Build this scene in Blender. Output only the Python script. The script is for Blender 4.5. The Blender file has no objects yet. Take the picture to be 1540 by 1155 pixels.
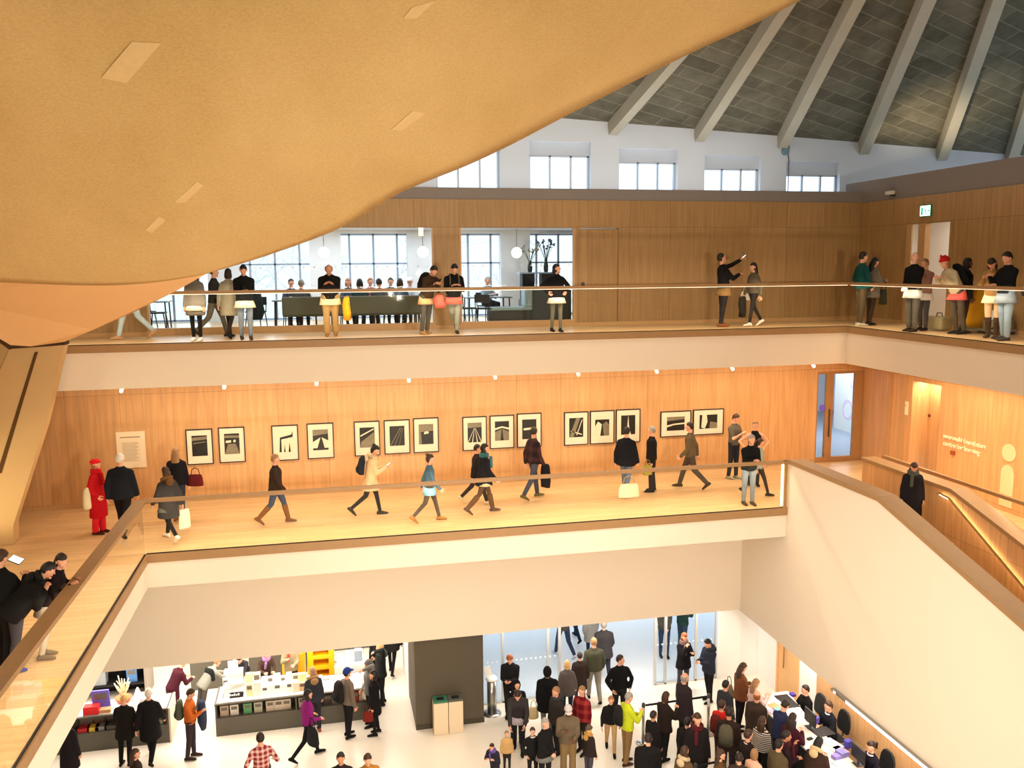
import bpy, bmesh, math, random
from mathutils import Vector, Matrix, Euler
random.seed(7)
SC = bpy.context.scene
COL = SC.collection
PI = math.pi

# ------------------------------------------------------------------ camera
F_PX, CX, CY, EYE = 1300.0, 770.0, 577.5, 1.6
AX = Vector((0.9771638, -0.03660139, 0.20931134))
AY = Vector((-0.21232767, -0.13000414, 0.9685122))
AZ = Vector((-0.00823755, -0.99083766, -0.13480683))

def ray(px, py):
    d = Vector((px - CX, py - CY, F_PX))
    return Vector((AX.dot(d), AY.dot(d), AZ.dot(d)))
def atz(px, py, z):
    d = ray(px, py); return Vector((0, 0, EYE)) + d * ((z - EYE) / d.z)
def aty(px, py, y):
    d = ray(px, py); return Vector((0, 0, EYE)) + d * (y / d.y)
def atx(px, py, x):
    d = ray(px, py); return Vector((0, 0, EYE)) + d * (x / d.x)

cam_d = bpy.data.cameras.new('camera')
cam_d.sensor_width = 36.0
cam_d.lens = 36.0 * F_PX / 1540.0
cam_d.clip_end = 400
cam = bpy.data.objects.new('camera', cam_d)
COL.objects.link(cam)
right = Vector((AX.x, AY.x, AZ.x)); up = -Vector((AX.y, AY.y, AZ.y)); back = -Vector((AX.z, AY.z, AZ.z))
m = Matrix((right, up, back)).transposed().to_4x4()
m.translation = Vector((0, 0, EYE))
cam.matrix_world = m
SC.camera = cam
SC.view_settings.view_transform = 'Standard'
SC.view_settings.look = 'None'
SC.view_settings.gamma = 1.0
SC.view_settings.use_curve_mapping = False
SC.view_settings.exposure = -0.08
SC.cycles.use_denoising = True
SC.cycles.max_bounces = 8
SC.cycles.diffuse_bounces = 4
SC.cycles.glossy_bounces = 3
SC.cycles.transparent_max_bounces = 16
SC.cycles.sample_clamp_indirect = 6.0
SC.cycles.caustics_reflective = False
SC.cycles.caustics_refractive = False

# ------------------------------------------------------------------ materials
def lin(c):
    return tuple((v / 12.92 if v <= 0.04045 else ((v + 0.055) / 1.055) ** 2.4) for v in c)
def rgb(r, g, b):
    return lin((r / 255, g / 255, b / 255)) + (1.0,)
def base_mat(name, rough=0.7, color=(0.8, 0.8, 0.8, 1), metal=0.0, spec=0.4):
    m = bpy.data.materials.new(name); m.use_nodes = True
    nt = m.node_tree; b = nt.nodes['Principled BSDF']
    b.inputs['Base Color'].default_value = color
    b.inputs['Roughness'].default_value = rough
    b.inputs['Metallic'].default_value = metal
    b.inputs['Specular IOR Level'].default_value = spec
    return m, nt, b
def N(nt, t, **kw):
    n = nt.nodes.new(t)
    for k, v in kw.items(): setattr(n, k, v)
    return n
def coords(nt, order='xyz', scale=(1, 1, 1), kind='Object'):
    tc = N(nt, 'ShaderNodeTexCoord'); sep = N(nt, 'ShaderNodeSeparateXYZ'); com = N(nt, 'ShaderNodeCombineXYZ')
    nt.links.new(tc.outputs[kind], sep.inputs[0])
    for i, a in enumerate(order):
        mul = N(nt, 'ShaderNodeMath', operation='MULTIPLY'); mul.inputs[1].default_value = scale[i]
        nt.links.new(sep.outputs['xyz'.index(a)], mul.inputs[0])
        nt.links.new(mul.outputs[0], com.inputs[i])
    return com.outputs[0]
_mc = {}
def plain(color, rough=0.75, var=0.12, scale=9.0, metal=0.0, spec=0.3, bump=0.0):
    """procedural: base colour with soft noise variation"""
    key = ('p', color, rough, var, scale, metal, spec, bump)
    if key in _mc: return _mc[key]
    m, nt, b = base_mat('surface', rough, color, metal, spec)
    v = coords(nt, 'xyz', (scale,) * 3)
    n = N(nt, 'ShaderNodeTexNoise'); n.inputs['Scale'].default_value = 1.0; n.inputs['Detail'].default_value = 4
    nt.links.new(v, n.inputs['Vector'])
    r = N(nt, 'ShaderNodeMix', data_type='RGBA')
    r.inputs[6].default_value = tuple(c * (1 - var) for c in color[:3]) + (1,)
    r.inputs[7].default_value = tuple(min(1, c * (1 + var)) for c in color[:3]) + (1,)
    nt.links.new(n.outputs['Fac'], r.inputs[0]); nt.links.new(r.outputs[2], b.inputs['Base Color'])
    if bump:
        bp = N(nt, 'ShaderNodeBump'); bp.inputs['Strength'].default_value = bump; bp.inputs['Distance'].default_value = 0.02
        nt.links.new(n.outputs['Fac'], bp.inputs['Height']); nt.links.new(bp.outputs[0], b.inputs['Normal'])
    _mc[key] = m
    return m
def cloth(r, g, b): return plain(rgb(r, g, b), 0.9, 0.18, 22.0, 0, 0.15)
def timber(name, order, c1, c2, seam, bw, rh, rough=0.45, off=0.0, mort=0.006, grain=(3.0, 0.25, 3.0), shift=(0, 0)):
    m, nt, b = base_mat(name, rough, c1, 0, 0.35)
    v0 = coords(nt, order)
    ad = N(nt, 'ShaderNodeVectorMath', operation='ADD'); ad.inputs[1].default_value = (shift[0], shift[1], 0)
    nt.links.new(v0, ad.inputs[0]); v = ad.outputs[0]
    br = N(nt, 'ShaderNodeTexBrick'); br.offset = off; br.squash = 1.0
    br.inputs['Scale'].default_value = 1.0; br.inputs['Brick Width'].default_value = bw; br.inputs['Row Height'].default_value = rh
    br.inputs['Mortar Size'].default_value = mort; br.inputs['Mortar Smooth'].default_value = 0.1
    br.inputs['Color1'].default_value = c1; br.inputs['Color2'].default_value = c2; br.inputs['Mortar'].default_value = seam
    nt.links.new(v, br.inputs['Vector'])
    mp = N(nt, 'ShaderNodeVectorMath', operation='MULTIPLY'); mp.inputs[1].default_value = grain
    nt.links.new(v, mp.inputs[0])
    n = N(nt, 'ShaderNodeTexNoise'); n.inputs['Scale'].default_value = 3.0; n.inputs['Detail'].default_value = 5
    nt.links.new(mp.outputs[0], n.inputs['Vector'])
    mr = N(nt, 'ShaderNodeMapRange'); mr.inputs[1].default_value = 0.3; mr.inputs[2].default_value = 0.7; mr.inputs[3].default_value = 0.84; mr.inputs[4].default_value = 1.1
    nt.links.new(n.outputs['Fac'], mr.inputs[0])
    mx = N(nt, 'ShaderNodeMix', data_type='RGBA', blend_type='MULTIPLY'); mx.inputs[0].default_value = 1.0
    nt.links.new(br.outputs['Color'], mx.inputs[6]); nt.links.new(mr.outputs[0], mx.inputs[7])
    nt.links.new(mx.outputs[2], b.inputs['Base Color'])
    return m
def emis(color, strength, name='glow'):
    key = ('e', color, strength)
    if key in _mc: return _mc[key]
    m = bpy.data.materials.new(name); m.use_nodes = True; nt = m.node_tree
    b = nt.nodes['Principled BSDF']; b.inputs['Base Color'].default_value = color
    b.inputs['Emission Color'].default_value = color; b.inputs['Emission Strength'].default_value = strength
    _mc[key] = m
    return m
def glass(name, tint=(0.97, 0.985, 0.98, 1), refl=1.0):
    m = bpy.data.materials.new(name); m.use_nodes = True; nt = m.node_tree
    nt.nodes.remove(nt.nodes['Principled BSDF']); out = nt.nodes['Material Output']
    t = N(nt, 'ShaderNodeBsdfTransparent'); t.inputs[0].default_value = tint
    g = N(nt, 'ShaderNodeBsdfGlossy'); g.inputs['Roughness'].default_value = 0.02
    f = N(nt, 'ShaderNodeFresnel'); f.inputs['IOR'].default_value = 1.35
    mu = N(nt, 'ShaderNodeMath', operation='MULTIPLY'); mu.inputs[1].default_value = refl
    mx = N(nt, 'ShaderNodeMixShader')
    ge = N(nt, 'ShaderNodeNewGeometry'); iv = N(nt, 'ShaderNodeMath', operation='SUBTRACT'); iv.inputs[0].default_value = 1.0; nt.links.new(ge.outputs['Backfacing'], iv.inputs[1])
    m2 = N(nt, 'ShaderNodeMath', operation='MULTIPLY'); nt.links.new(iv.outputs[0], m2.inputs[1])
    nt.links.new(f.outputs[0], mu.inputs[0]); nt.links.new(mu.outputs[0], m2.inputs[0]); nt.links.new(m2.outputs[0], mx.inputs[0])
    nt.links.new(t.outputs[0], mx.inputs[1]); nt.links.new(g.outputs[0], mx.inputs[2]); nt.links.new(mx.outputs[0], out.inputs[0])
    return m

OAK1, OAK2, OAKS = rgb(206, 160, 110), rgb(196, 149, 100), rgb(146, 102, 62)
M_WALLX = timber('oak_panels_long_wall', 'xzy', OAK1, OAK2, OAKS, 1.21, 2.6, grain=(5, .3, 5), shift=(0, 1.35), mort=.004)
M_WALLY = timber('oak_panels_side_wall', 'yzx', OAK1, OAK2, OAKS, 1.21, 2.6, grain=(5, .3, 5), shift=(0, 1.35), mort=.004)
M_DARKX = timber('dark_panels_long_wall', 'xzy', rgb(166, 131, 86), rgb(156, 122, 78), rgb(112, 84, 52), 1.16, 2.63, grain=(5, .3, 5), shift=(0, 0.01), mort=.004)  # darker copy of the oak panel colours
M_DARKY = timber('dark_panels_side_wall', 'yzx', rgb(166, 131, 86), rgb(156, 122, 78), rgb(112, 84, 52), 1.16, 2.63, grain=(5, .3, 5), shift=(0, 0.01), mort=.004)
M_FLOOR = timber('oak_floorboards', 'xyz', rgb(222, 186, 138), rgb(212, 174, 126), rgb(172, 132, 88), 2.6, 0.19, 0.3, 0.37, 0.002, grain=(.4, 4, 1))
M_OAK = plain(rgb(158, 122, 82), 0.45, 0.1, 5.0)
M_OAKL = plain(rgb(188, 148, 102), 0.4, 0.08, 5.0)
M_WHITE = plain(rgb(228, 214, 194), 0.85, 0.02, 1.2)
M_WHITE2 = plain(rgb(238, 236, 232), 0.8, 0.02, 1.2)
M_COOL = plain(rgb(222, 226, 232), 0.8, 0.03, 1.5)
M_GREYBAND = plain(rgb(128, 120, 116), 0.7, 0.06, 1.3)
M_TERR = plain(rgb(236, 228, 214), 0.25, 0.03, 0.8, 0, 0.5)
M_PAVE = plain(rgb(220, 226, 234), 0.5, 0.04, 0.9)
M_CHAR = plain(rgb(84, 76, 62), 0.6, 0.06, 3.0)
M_BLACK = plain(rgb(28, 27, 28), 0.5, 0.1, 6.0)
M_STEEL = plain(rgb(170, 168, 164), 0.3, 0.06, 8.0, 0.9, 0.5)
M_DGREY = plain(rgb(62, 62, 64), 0.5, 0.08, 6.0)
M_PAPER = plain(rgb(240, 238, 234), 0.8, 0.02, 6.0)
M_GLASS = glass('clear_glass')
M_GLASSB = glass('balustrade_glass', (0.98, 0.985, 0.975, 1), 0.9)

def concrete_gold():
    m, nt, b = base_mat('troweled_concrete', 0.9, rgb(214, 176, 120), 0, 0.15)
    v = coords(nt, 'xyz')
    n1 = N(nt, 'ShaderNodeTexNoise'); n1.inputs['Scale'].default_value = 0.45; n1.inputs['Detail'].default_value = 6; n1.inputs['Roughness'].default_value = 0.6
    n2 = N(nt, 'ShaderNodeTexNoise'); n2.inputs['Scale'].default_value = 26; n2.inputs['Detail'].default_value = 3
    st = N(nt, 'ShaderNodeVectorMath', operation='MULTIPLY'); st.inputs[1].default_value = (1, 0.35, 1)
    nt.links.new(v, st.inputs[0]); nt.links.new(st.outputs[0], n1.inputs['Vector']); nt.links.new(v, n2.inputs['Vector'])
    r = N(nt, 'ShaderNodeValToRGB')
    r.color_ramp.elements[0].position = 0.3; r.color_ramp.elements[0].color = rgb(192, 162, 108)
    r.color_ramp.elements[1].position = 0.72; r.color_ramp.elements[1].color = rgb(210, 182, 130)
    nt.links.new(n1.outputs['Fac'], r.inputs[0])
    mx = N(nt, 'ShaderNodeMix', data_type='RGBA', blend_type='OVERLAY'); mx.inputs[0].default_value = 0.22
    nt.links.new(r.outputs[0], mx.inputs[6]); nt.links.new(n2.outputs['Fac'], mx.inputs[7]); nt.links.new(mx.outputs[2], b.inputs['Base Color'])
    bp = N(nt, 'ShaderNodeBump'); bp.inputs['Strength'].default_value = 0.12; bp.inputs['Distance'].default_value = 0.03
    nt.links.new(n2.outputs['Fac'], bp.inputs['Height']); nt.links.new(bp.outputs[0], b.inputs['Normal'])
    return m
M_GOLD = concrete_gold()
def roof_slabs():
    m, nt, b = base_mat('woodwool_slabs', 0.95, rgb(96, 92, 82), 0, 0.1)
    v = coords(nt, 'xyz')
    rot = N(nt, 'ShaderNodeMapping'); rot.inputs['Rotation'].default_value = (0, 0, math.radians(-16))
    nt.links.new(v, rot.inputs[0])
    br = N(nt, 'ShaderNodeTexBrick'); br.offset = 0.45
    br.inputs['Scale'].default_value = 1; br.inputs['Brick Width'].default_value = 1.7; br.inputs['Row Height'].default_value = 0.46
    br.inputs['Mortar Size'].default_value = 0.018; br.inputs['Mortar Smooth'].default_value = 0.4
    br.inputs['Color1'].default_value = rgb(98, 93, 78); br.inputs['Color2'].default_value = rgb(116, 110, 92); br.inputs['Mortar'].default_value = rgb(138, 130, 110)
    nt.links.new(rot.outputs[0], br.inputs['Vector'])
    n = N(nt, 'ShaderNodeTexNoise'); n.inputs['Scale'].default_value = 1.4; n.inputs['Detail'].default_value = 7; n.inputs['Roughness'].default_value = 0.7
    nt.links.new(v, n.inputs['Vector'])
    mr = N(nt, 'ShaderNodeMapRange'); mr.inputs[1].default_value = 0.25; mr.inputs[2].default_value = 0.75; mr.inputs[3].default_value = 0.6; mr.inputs[4].default_value = 1.25
    nt.links.new(n.outputs['Fac'], mr.inputs[0])
    mx = N(nt, 'ShaderNodeMix', data_type='RGBA', blend_type='MULTIPLY'); mx.inputs[0].default_value = 1
    nt.links.new(br.outputs['Color'], mx.inputs[6]); nt.links.new(mr.outputs[0], mx.inputs[7]); nt.links.new(mx.outputs[2], b.inputs['Base Color'])
    return m
M_ROOF = roof_slabs()

# ------------------------------------------------------------------ mesh helpers
def nb(): return bmesh.new()
def box(bm, x0, x1, y0, y1, z0, z1, mi=0):
    vs = [bm.verts.new((x, y, z)) for x in (x0, x1) for y in (y0, y1) for z in (z0, z1)]
    for f in ((0, 1, 3, 2), (4, 6, 7, 5), (0, 4, 5, 1), (2, 3, 7, 6), (0, 2, 6, 4), (1, 5, 7, 3)):
        fc = bm.faces.new([vs[i] for i in f]); fc.material_index = mi
    return vs
def hexa(bm, p, mi=0):
    """p: 8 points, bottom ring 0-3, top ring 4-7"""
    vs = [bm.verts.new(q) for q in p]
    for f in ((3, 2, 1, 0), (4, 5, 6, 7), (0, 1, 5, 4), (1, 2, 6, 5), (2, 3, 7, 6), (3, 0, 4, 7)):
        fc = bm.faces.new([vs[i] for i in f]); fc.material_index = mi
def prism(bm, pts, d, mi=0):
    """polygon pts extruded by vector d"""
    d = Vector(d); a = [bm.verts.new(p) for p in pts]; b = [bm.verts.new(Vector(p) + d) for p in pts]
    n = len(pts)
    fs = [bm.faces.new(a), bm.faces.new(list(reversed(b)))]
    for i in range(n):
        fs.append(bm.faces.new((a[i], b[i], b[(i + 1) % n], a[(i + 1) % n])))
    for f in fs: f.material_index = mi
def frame_axes(d):
    d = d.normalized(); u = Vector((0, 0, 1)) if abs(d.z) < 0.9 else Vector((0, 1, 0))
    a = d.cross(u).normalized(); return a, a.cross(d).normalized()
def loft(bm, rings, n=10, mi=0, cap=True):
    """rings: (centre, ax, ay)"""
    R = []
    for c, ax, ay in rings:
        c = Vector(c); R.append([bm.verts.new(c + ax * math.cos(2 * PI * k / n) + ay * math.sin(2 * PI * k / n)) for k in range(n)])
    for i in range(len(R) - 1):
        for k in range(n):
            f = bm.faces.new((R[i][k], R[i][(k + 1) % n], R[i + 1][(k + 1) % n], R[i + 1][k])); f.material_index = mi; f.smooth = True
    if cap:
        f = bm.faces.new(list(reversed(R[0]))); f.material_index = mi
        f = bm.faces.new(R[-1]); f.material_index = mi
def tube(bm, pts, rad, n=8, mi=0):
    pts = [Vector(p) for p in pts]
    if not hasattr(rad, '__len__'): rad = [rad] * len(pts)
    rings = []; a = None
    for i, p in enumerate(pts):
        d = (pts[min(i + 1, len(pts) - 1)] - pts[max(i - 1, 0)]).normalized()
        if a is None: a, b = frame_axes(d)
        else:
            a = (a - d * a.dot(d)).normalized(); b = a.cross(d)
        rings.append((p, a * rad[i], b * rad[i]))
    loft(bm, rings, n, mi)
def capsule(bm, p0, p1, r0, r1, n=10, mi=0):
    p0 = Vector(p0); p1 = Vector(p1); d = p1 - p0
    if d.length < 1e-6: d = Vector((0, 0, 1e-4))
    dn = d.normalized(); a, b = frame_axes(dn); rings = []
    for t in (-80, -50, -22):
        s = math.radians(t); rings.append((p0 + dn * r0 * math.sin(s), a * r0 * math.cos(s), b * r0 * math.cos(s)))
    for t in (0, .33, .67, 1):
        r = r0 + (r1 - r0) * t; rings.append((p0 + d * t, a * r, b * r))
    for t in (22, 50, 80):
        s = math.radians(t); rings.append((p1 + dn * r1 * math.sin(s), a * r1 * math.cos(s), b * r1 * math.cos(s)))
    loft(bm, rings, n, mi)
def ell(bm, c, rx, ry, rz, nu=12, nv=8, mi=0, M=None):
    """ellipsoid with optional rotation matrix M (3x3)"""
    c = Vector(c); rows = []
    def P(th, ph):
        p = Vector((rx * math.sin(th) * math.cos(ph), ry * math.sin(th) * math.sin(ph), rz * math.cos(th)))
        if M is not None: p = M @ p
        return c + p
    t = bm.verts.new(P(0, 0)); b = bm.verts.new(P(PI, 0))
    for i in range(1, nv):
        rows.append([bm.verts.new(P(PI * i / nv, 2 * PI * k / nu)) for k in range(nu)])
    fs = []
    for k in range(nu):
        fs.append(bm.faces.new((t, rows[0][k], rows[0][(k + 1) % nu])))
        fs.append(bm.faces.new((b, rows[-1][(k + 1) % nu], rows[-1][k])))
        for i in range(len(rows) - 1):
            fs.append(bm.faces.new((rows[i][k], rows[i + 1][k], rows[i + 1][(k + 1) % nu], rows[i][(k + 1) % nu])))
    for f in fs: f.material_index = mi; f.smooth = True
def lathe(bm, prof, c=(0, 0, 0), n=16, mi=0):
    c = Vector(c)
    loft(bm, [(c + Vector((0, 0, z)), Vector((max(r, 1e-4), 0, 0)), Vector((0, max(r, 1e-4), 0))) for r, z in prof], n, mi)

def obj(name, bm, mats, parent=None, smooth=False, bevel=0.0, recalc=True):
    if recalc: bmesh.ops.recalc_face_normals(bm, faces=bm.faces)
    me = bpy.data.meshes.new(name); bm.to_mesh(me); bm.free()
    for mt in (mats if isinstance(mats, (list, tuple)) else [mats]): me.materials.append(mt)
    if smooth:
        for p in me.polygons: p.use_smooth = True
    o = bpy.data.objects.new(name, me); COL.objects.link(o)
    if parent: o.parent = parent
    if bevel:
        bv = o.modifiers.new('bevel', 'BEVEL'); bv.width = bevel; bv.segments = 2; bv.limit_method = 'ANGLE'
    return o
def tag(o, label, cat=None, group=None, kind=None):
    if label: o['label'] = label
    if cat: o['category'] = cat
    if group: o['group'] = group
    if kind: o['kind'] = kind
    return o
def thing(name, label, cat, loc=(0, 0, 0), rz=0.0, group=None):
    o = bpy.data.objects.new(name, None); COL.objects.link(o)
    o.location = loc; o.rotation_euler = (0, 0, rz); o.empty_display_size = 0.1
    return tag(o, label, cat, group)
def struct(name, bm, mats, label, cat, bevel=0.0, smooth=False):
    return tag(obj(name, bm, mats, None, smooth, bevel), label, cat, None, 'structure')
def single(name, bm, mats, label, cat, group=None, bevel=0.0, smooth=False, loc=None, rz=0):
    o = tag(obj(name, bm, mats, None, smooth, bevel), label, cat, group)
    if loc is not None: o.location = loc; o.rotation_euler = (0, 0, rz)
    return o
def dup(root, loc, rz=None, label=None, group=None):
    r = root.copy(); COL.objects.link(r); r.location = loc
    if rz is not None: r.rotation_euler = (0, 0, rz)
    if label: r['label'] = label
    if group: r['group'] = group
    for ch in list(root.children):
        c = ch.copy(); COL.objects.link(c); c.parent = r
        for g in ch.children:
            d = g.copy(); COL.objects.link(d); d.parent = c
    return r
# ------------------------------------------------------------------ levels
ZU, ZL, ZG = 0.0, -4.05, -9.8          # upper gallery, middle gallery, ground
YU, XU = 19.82, 13.06                   # upper gallery edges
YL, XLL, XLR = 17.85, -3.65, 10.42      # middle gallery edges
YBU, XR = 22.4, 15.04                   # upper timber wall, right wall
YBL = 21.85                             # middle back wall
YF = 27.5                               # outer facade

def wall_x(bm, y0, y1, x0, x1, z0, z1, holes=()):
    xs = sorted({x0, x1, *[h[0] for h in holes], *[h[1] for h in holes]})
    for a, b in zip(xs, xs[1:]):
        hs = sorted([h for h in holes if h[0] <= a + 1e-6 and h[1] >= b - 1e-6], key=lambda h: h[2])
        z = z0
        for h in hs:
            if h[2] > z: box(bm, a, b, y0, y1, z, h[2])
            z = h[3]
        if z1 > z: box(bm, a, b, y0, y1, z, z1)
def wall_y(bm, x0, x1, y0, y1, z0, z1, holes=()):
    ys = sorted({y0, y1, *[h[0] for h in holes], *[h[1] for h in holes]})
    for a, b in zip(ys, ys[1:]):
        hs = sorted([h for h in holes if h[0] <= a + 1e-6 and h[1] >= b - 1e-6], key=lambda h: h[2])
        z = z0
        for h in hs:
            if h[2] > z: box(bm, x0, x1, a, b, z, h[2])
            z = h[3]
        if z1 > z: box(bm, x0, x1, a, b, z, z1)

# ---- ground floor
b = nb(); box(b, -14, 11.5, -3, 21.05, ZG - .2, ZG); box(b, -14, 3.6, 21.05, YF, ZG - .2, ZG)
struct('floor', b, M_TERR, 'pale polished terrazzo floor of the ground level', 'floor')
b = nb(); box(b, 3.6, 30, 21.05, 60, ZG - .25, ZG - .01); box(b, -30, 3.6, YF + .3, 60, ZG - .25, ZG - .01)
struct('floor_outside', b, M_PAVE, 'blue grey paving outside the entrance doors', 'paving')

# ---- middle gallery slab
b = nb()
box(b, -14, XR, YL, YBL, ZL - .04, ZL); box(b, -14, XLL, -3, YL, ZL - .04, ZL)
box(b, 10.76, 12.34, 14.7, YL, ZL - .04, ZL); box(b, 12.75, XR, -3, YL, ZL - .04, ZL)
struct('floor_middle', b, M_FLOOR, 'oak board floor of the middle gallery', 'floor')
b = nb()
box(b, -14, XR, YL + .02, YBL, -4.75, ZL - .04); box(b, -14, XLL - .02, -3, YL + .02, -4.75, ZL - .04)
box(b, 10.76, 12.34, 14.7, YL + .02, -4.4, ZL - .04); box(b, 12.75, XR, -3, YL + .02, -4.4, ZL - .04)
struct('ceiling_ground', b, M_WHITE, 'white plaster slab edge below the middle gallery', 'slab')
b = nb()
box(b, XLL - .02, XLR, YL - .03, YL + .02, -4.22, ZL + .005); box(b, XLL - .02, XLL + .03, -3, YL - .03, -4.22, ZL + .005)
struct('trim_1', b, M_OAK, 'oak nosing along the edge of the middle gallery floor', 'nosing')
# deep plaster downstand behind the slab edge, over shop and doors
b = nb(); box(b, -14, XLR + .2, 20.0, 20.15, -7.4, -4.75); box(b, -14, 11.5, 20.15, YF, -7.4, -7.25)
struct('wall_downstand', b, M_WHITE, 'plain pale plaster wall above the shop and entrance doors', 'wall')

# ---- upper gallery slab
b = nb()
box(b, -10, XR, YU, YBU, ZU - .04, ZU); box(b, XU, XR, -3, YU, ZU - .04, ZU); box(b, -10, 12, YBU, YF, ZU - .04, ZU - .002)
struct('floor_upper', b, M_FLOOR, 'oak board floor of the upper gallery and restaurant', 'floor')
b = nb()
box(b, -10, XR, YU + .02, YF, -.95, ZU - .04); box(b, XU + .02, XR, -3, YU + .02, -.95, ZU - .04)
struct('ceiling_middle', b, M_WHITE, 'white plaster band below the upper gallery', 'slab')
b = nb(); box(b, -10, XU + .02, YU - .03, YU + .02, -.155, .005); box(b, XU - .03, XU + .02, -3, YU - .03, -.155, .005)
struct('trim_2', b, M_OAK, 'oak nosing along the edge of the upper gallery floor', 'nosing')

# ---- middle gallery walls
b = nb(); wall_x(b, YBL, YBL + .12, -14, 13.56, ZL, -.95)
struct('wall_middle_back', b, M_WALLX, 'oak panelled wall carrying the framed photographs', 'wall')
b = nb(); box(b, 13.56, XR, YBL, YBL + .12, -1.42, -.95)
struct('wall_middle_lintel', b, M_WALLX, 'oak panel above the glazed gallery door', 'wall')
b = nb(); wall_y(b, XR, XR + .12, -3, YBL + .12, ZL, -.95, [(18.68, 19.75, ZL, -1.46)])
box(b, XR + .12, XR + .6, 18.6, 18.68, ZL, -1.46); box(b, XR + .12, XR + .6, 19.75, 19.83, ZL, -1.46)
box(b, XR + .52, XR + .6, 18.68, 19.75, ZL, -1.46); box(b, XR + .05, XR + .6, 18.6, 19.83, -1.46, -1.40)
struct('wall_middle_right', b, M_WALLY, 'oak panelled wall beside the staircase with a lit alcove', 'wall')
b = nb(); box(b, -14, 13.5, YBL - .02, YBL, ZL, ZL + .1)
struct('baseboard_middle', b, M_OAKL, 'oak skirting along the photograph wall', 'skirting')
b = nb(); box(b, XR - .03, XR, 20.0, 20.2, ZL, -1.3); box(b, XR - .05, XR, 20.6, 20.68, ZL, -1.3)
struct('trim_3', b, M_OAKL, 'oak boards framing the door beside the lit alcove', 'trim')

# glazed gallery door at the end of the middle gallery
b = nb()
for x0, x1 in ((13.56, 13.6), (13.86, 14.08), (14.76, XR)): box(b, x0, x1, YBL + .01, YBL + .1, ZL, -1.42)
for x0, x1 in ((13.6, 13.86), (14.08, 14.76)):
    box(b, x0, x1, YBL + .01, YBL + .1, -1.5, -1.42); box(b, x0, x1, YBL + .01, YBL + .1, ZL, ZL + .15)
d1 = struct('door_1', b, plain(rgb(164, 122, 80), .4, .1, 5.0), 'oak framed glazed door at the end of the photograph wall', 'door')
b = nb(); box(b, 14.08, 14.76, YBL + .05, YBL + .06, ZL + .15, -1.5); box(b, 13.6, 13.86, YBL + .05, YBL + .06, ZL + .15, -1.5)
obj('glass_pane', b, M_GLASS, d1)
b = nb(); tube(b, [(13.97, YBL - .02, -3.3), (13.97, YBL - .02, -2.5)], .018); obj('pull_handle', b, M_DGREY, d1)
b = nb(); tube(b, [(13.78, YBL + .045, -2.47), (13.78, YBL + .05, -2.47)], .1, 16); obj('round_sticker', b, plain(rgb(110, 96, 220), .5, .02), d1)
# room behind that door
b = nb(); box(b, 13.2, 22, YBL + .12, 30, ZL - .04, ZL)
struct('floor_side_room', b, plain(rgb(150, 158, 172), .4, .04, 2.0), 'grey floor of the room behind the glazed door', 'floor')
p0, p1 = atz(1253, 643, ZL), atz(1300, 657, ZL)
b = nb(); dv = (p1 - p0).normalized(); nv = Vector((-dv.y, dv.x, 0)) * .2
hexa(b, [p0, p1 + dv * 3, p1 + dv * 3 + nv, p0 + nv] + [q + Vector((0, 0, 3.1)) for q in (p0, p1 + dv * 3, p1 + dv * 3 + nv, p0 + nv)])
wl = struct('wall_side_room', b, M_WHITE2, 'white display wall in the room behind the glazed door', 'wall')
b = nb()
mid = p0 + dv * (p1 - p0).length * .45 + Vector((0, 0, .75)) - nv * .05
for k in range(24):
    a0, a1 = 2 * PI * k / 24, 2 * PI * (k + 1) / 24
    q = [mid + dv * (r * math.cos(a)) * .8 + Vector((0, 0, r * math.sin(a))) for r, a in ((.26, a0), (.36, a0), (.36, a1), (.26, a1))]
    prism(b, q, nv * .1)
for k in range(3):
    q = mid + dv * (.1 + .25 * k) + Vector((0, 0, .75 - .12 * k))
    prism(b, [q, q + dv * .3, q + dv * .34 + Vector((0, 0, .3)), q + dv * .04 + Vector((0, 0, .36))], nv * .1)
obj('wall_graphic', b, plain(rgb(226, 206, 226), .8, .02), wl)
b = nb(); box(b, 12.9, 13.2, YBL + .12, 30, ZL, -.95); box(b, 22, 22.2, YBL + .12, 30, ZL, -.95); box(b, 13.2, 22, 29.8, 30, ZL, -.95); box(b, 13.2, 22, YF, 30, -.98, -.95)
struct('wall_side_room_outer', b, M_COOL, 'pale outer walls of the room behind the glazed door', 'wall')
b = nb(); box(b, XR, 22, YBL + .12, YF, -.98, -.95); box(b, XR, 22.2, YBL + .0, YBL + .1, ZL, -.95)
struct('ceiling_side_room', b, M_COOL, 'ceiling of the room behind the glazed door', 'ceiling')

# ---- upper gallery timber walls
H = [(-4.2, 2.82, .09, 2.6), (3.48, 6.6, .09, 2.6), (6.72, 7.8, 0, 2.6)]
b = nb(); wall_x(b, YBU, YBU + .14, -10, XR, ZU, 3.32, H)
struct('wall_upper_back', b, M_DARKX, 'dark timber wall between the upper gallery and the restaurant', 'wall')
b = nb(); box(b, -10, XR + .05, YBU + .03, YBU + .2, 3.32, 3.62)
struct('trim_4', b, M_GREYBAND, 'grey parapet band on top of the long timber wall', 'parapet')
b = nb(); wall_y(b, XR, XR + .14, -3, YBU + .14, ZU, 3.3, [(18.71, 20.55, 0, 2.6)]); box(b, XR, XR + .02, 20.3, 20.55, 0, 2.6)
struct('wall_upper_right', b, M_DARKY, 'dark timber wall along the right upper gallery', 'wall')
b = nb(); box(b, XR + .03, XR + .2, -3, 23.2, 3.3, 3.9)
struct('trim_5', b, M_GREYBAND, 'grey parapet band on top of the right timber wall', 'parapet')
b = nb(); box(b, -10, XR, YBU - .02, YBU, 0, .09); box(b, XR - .02, XR, -3, 18.7, 0, .09); box(b, XR - .02, XR, 20.32, YBU, 0, .09)
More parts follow.
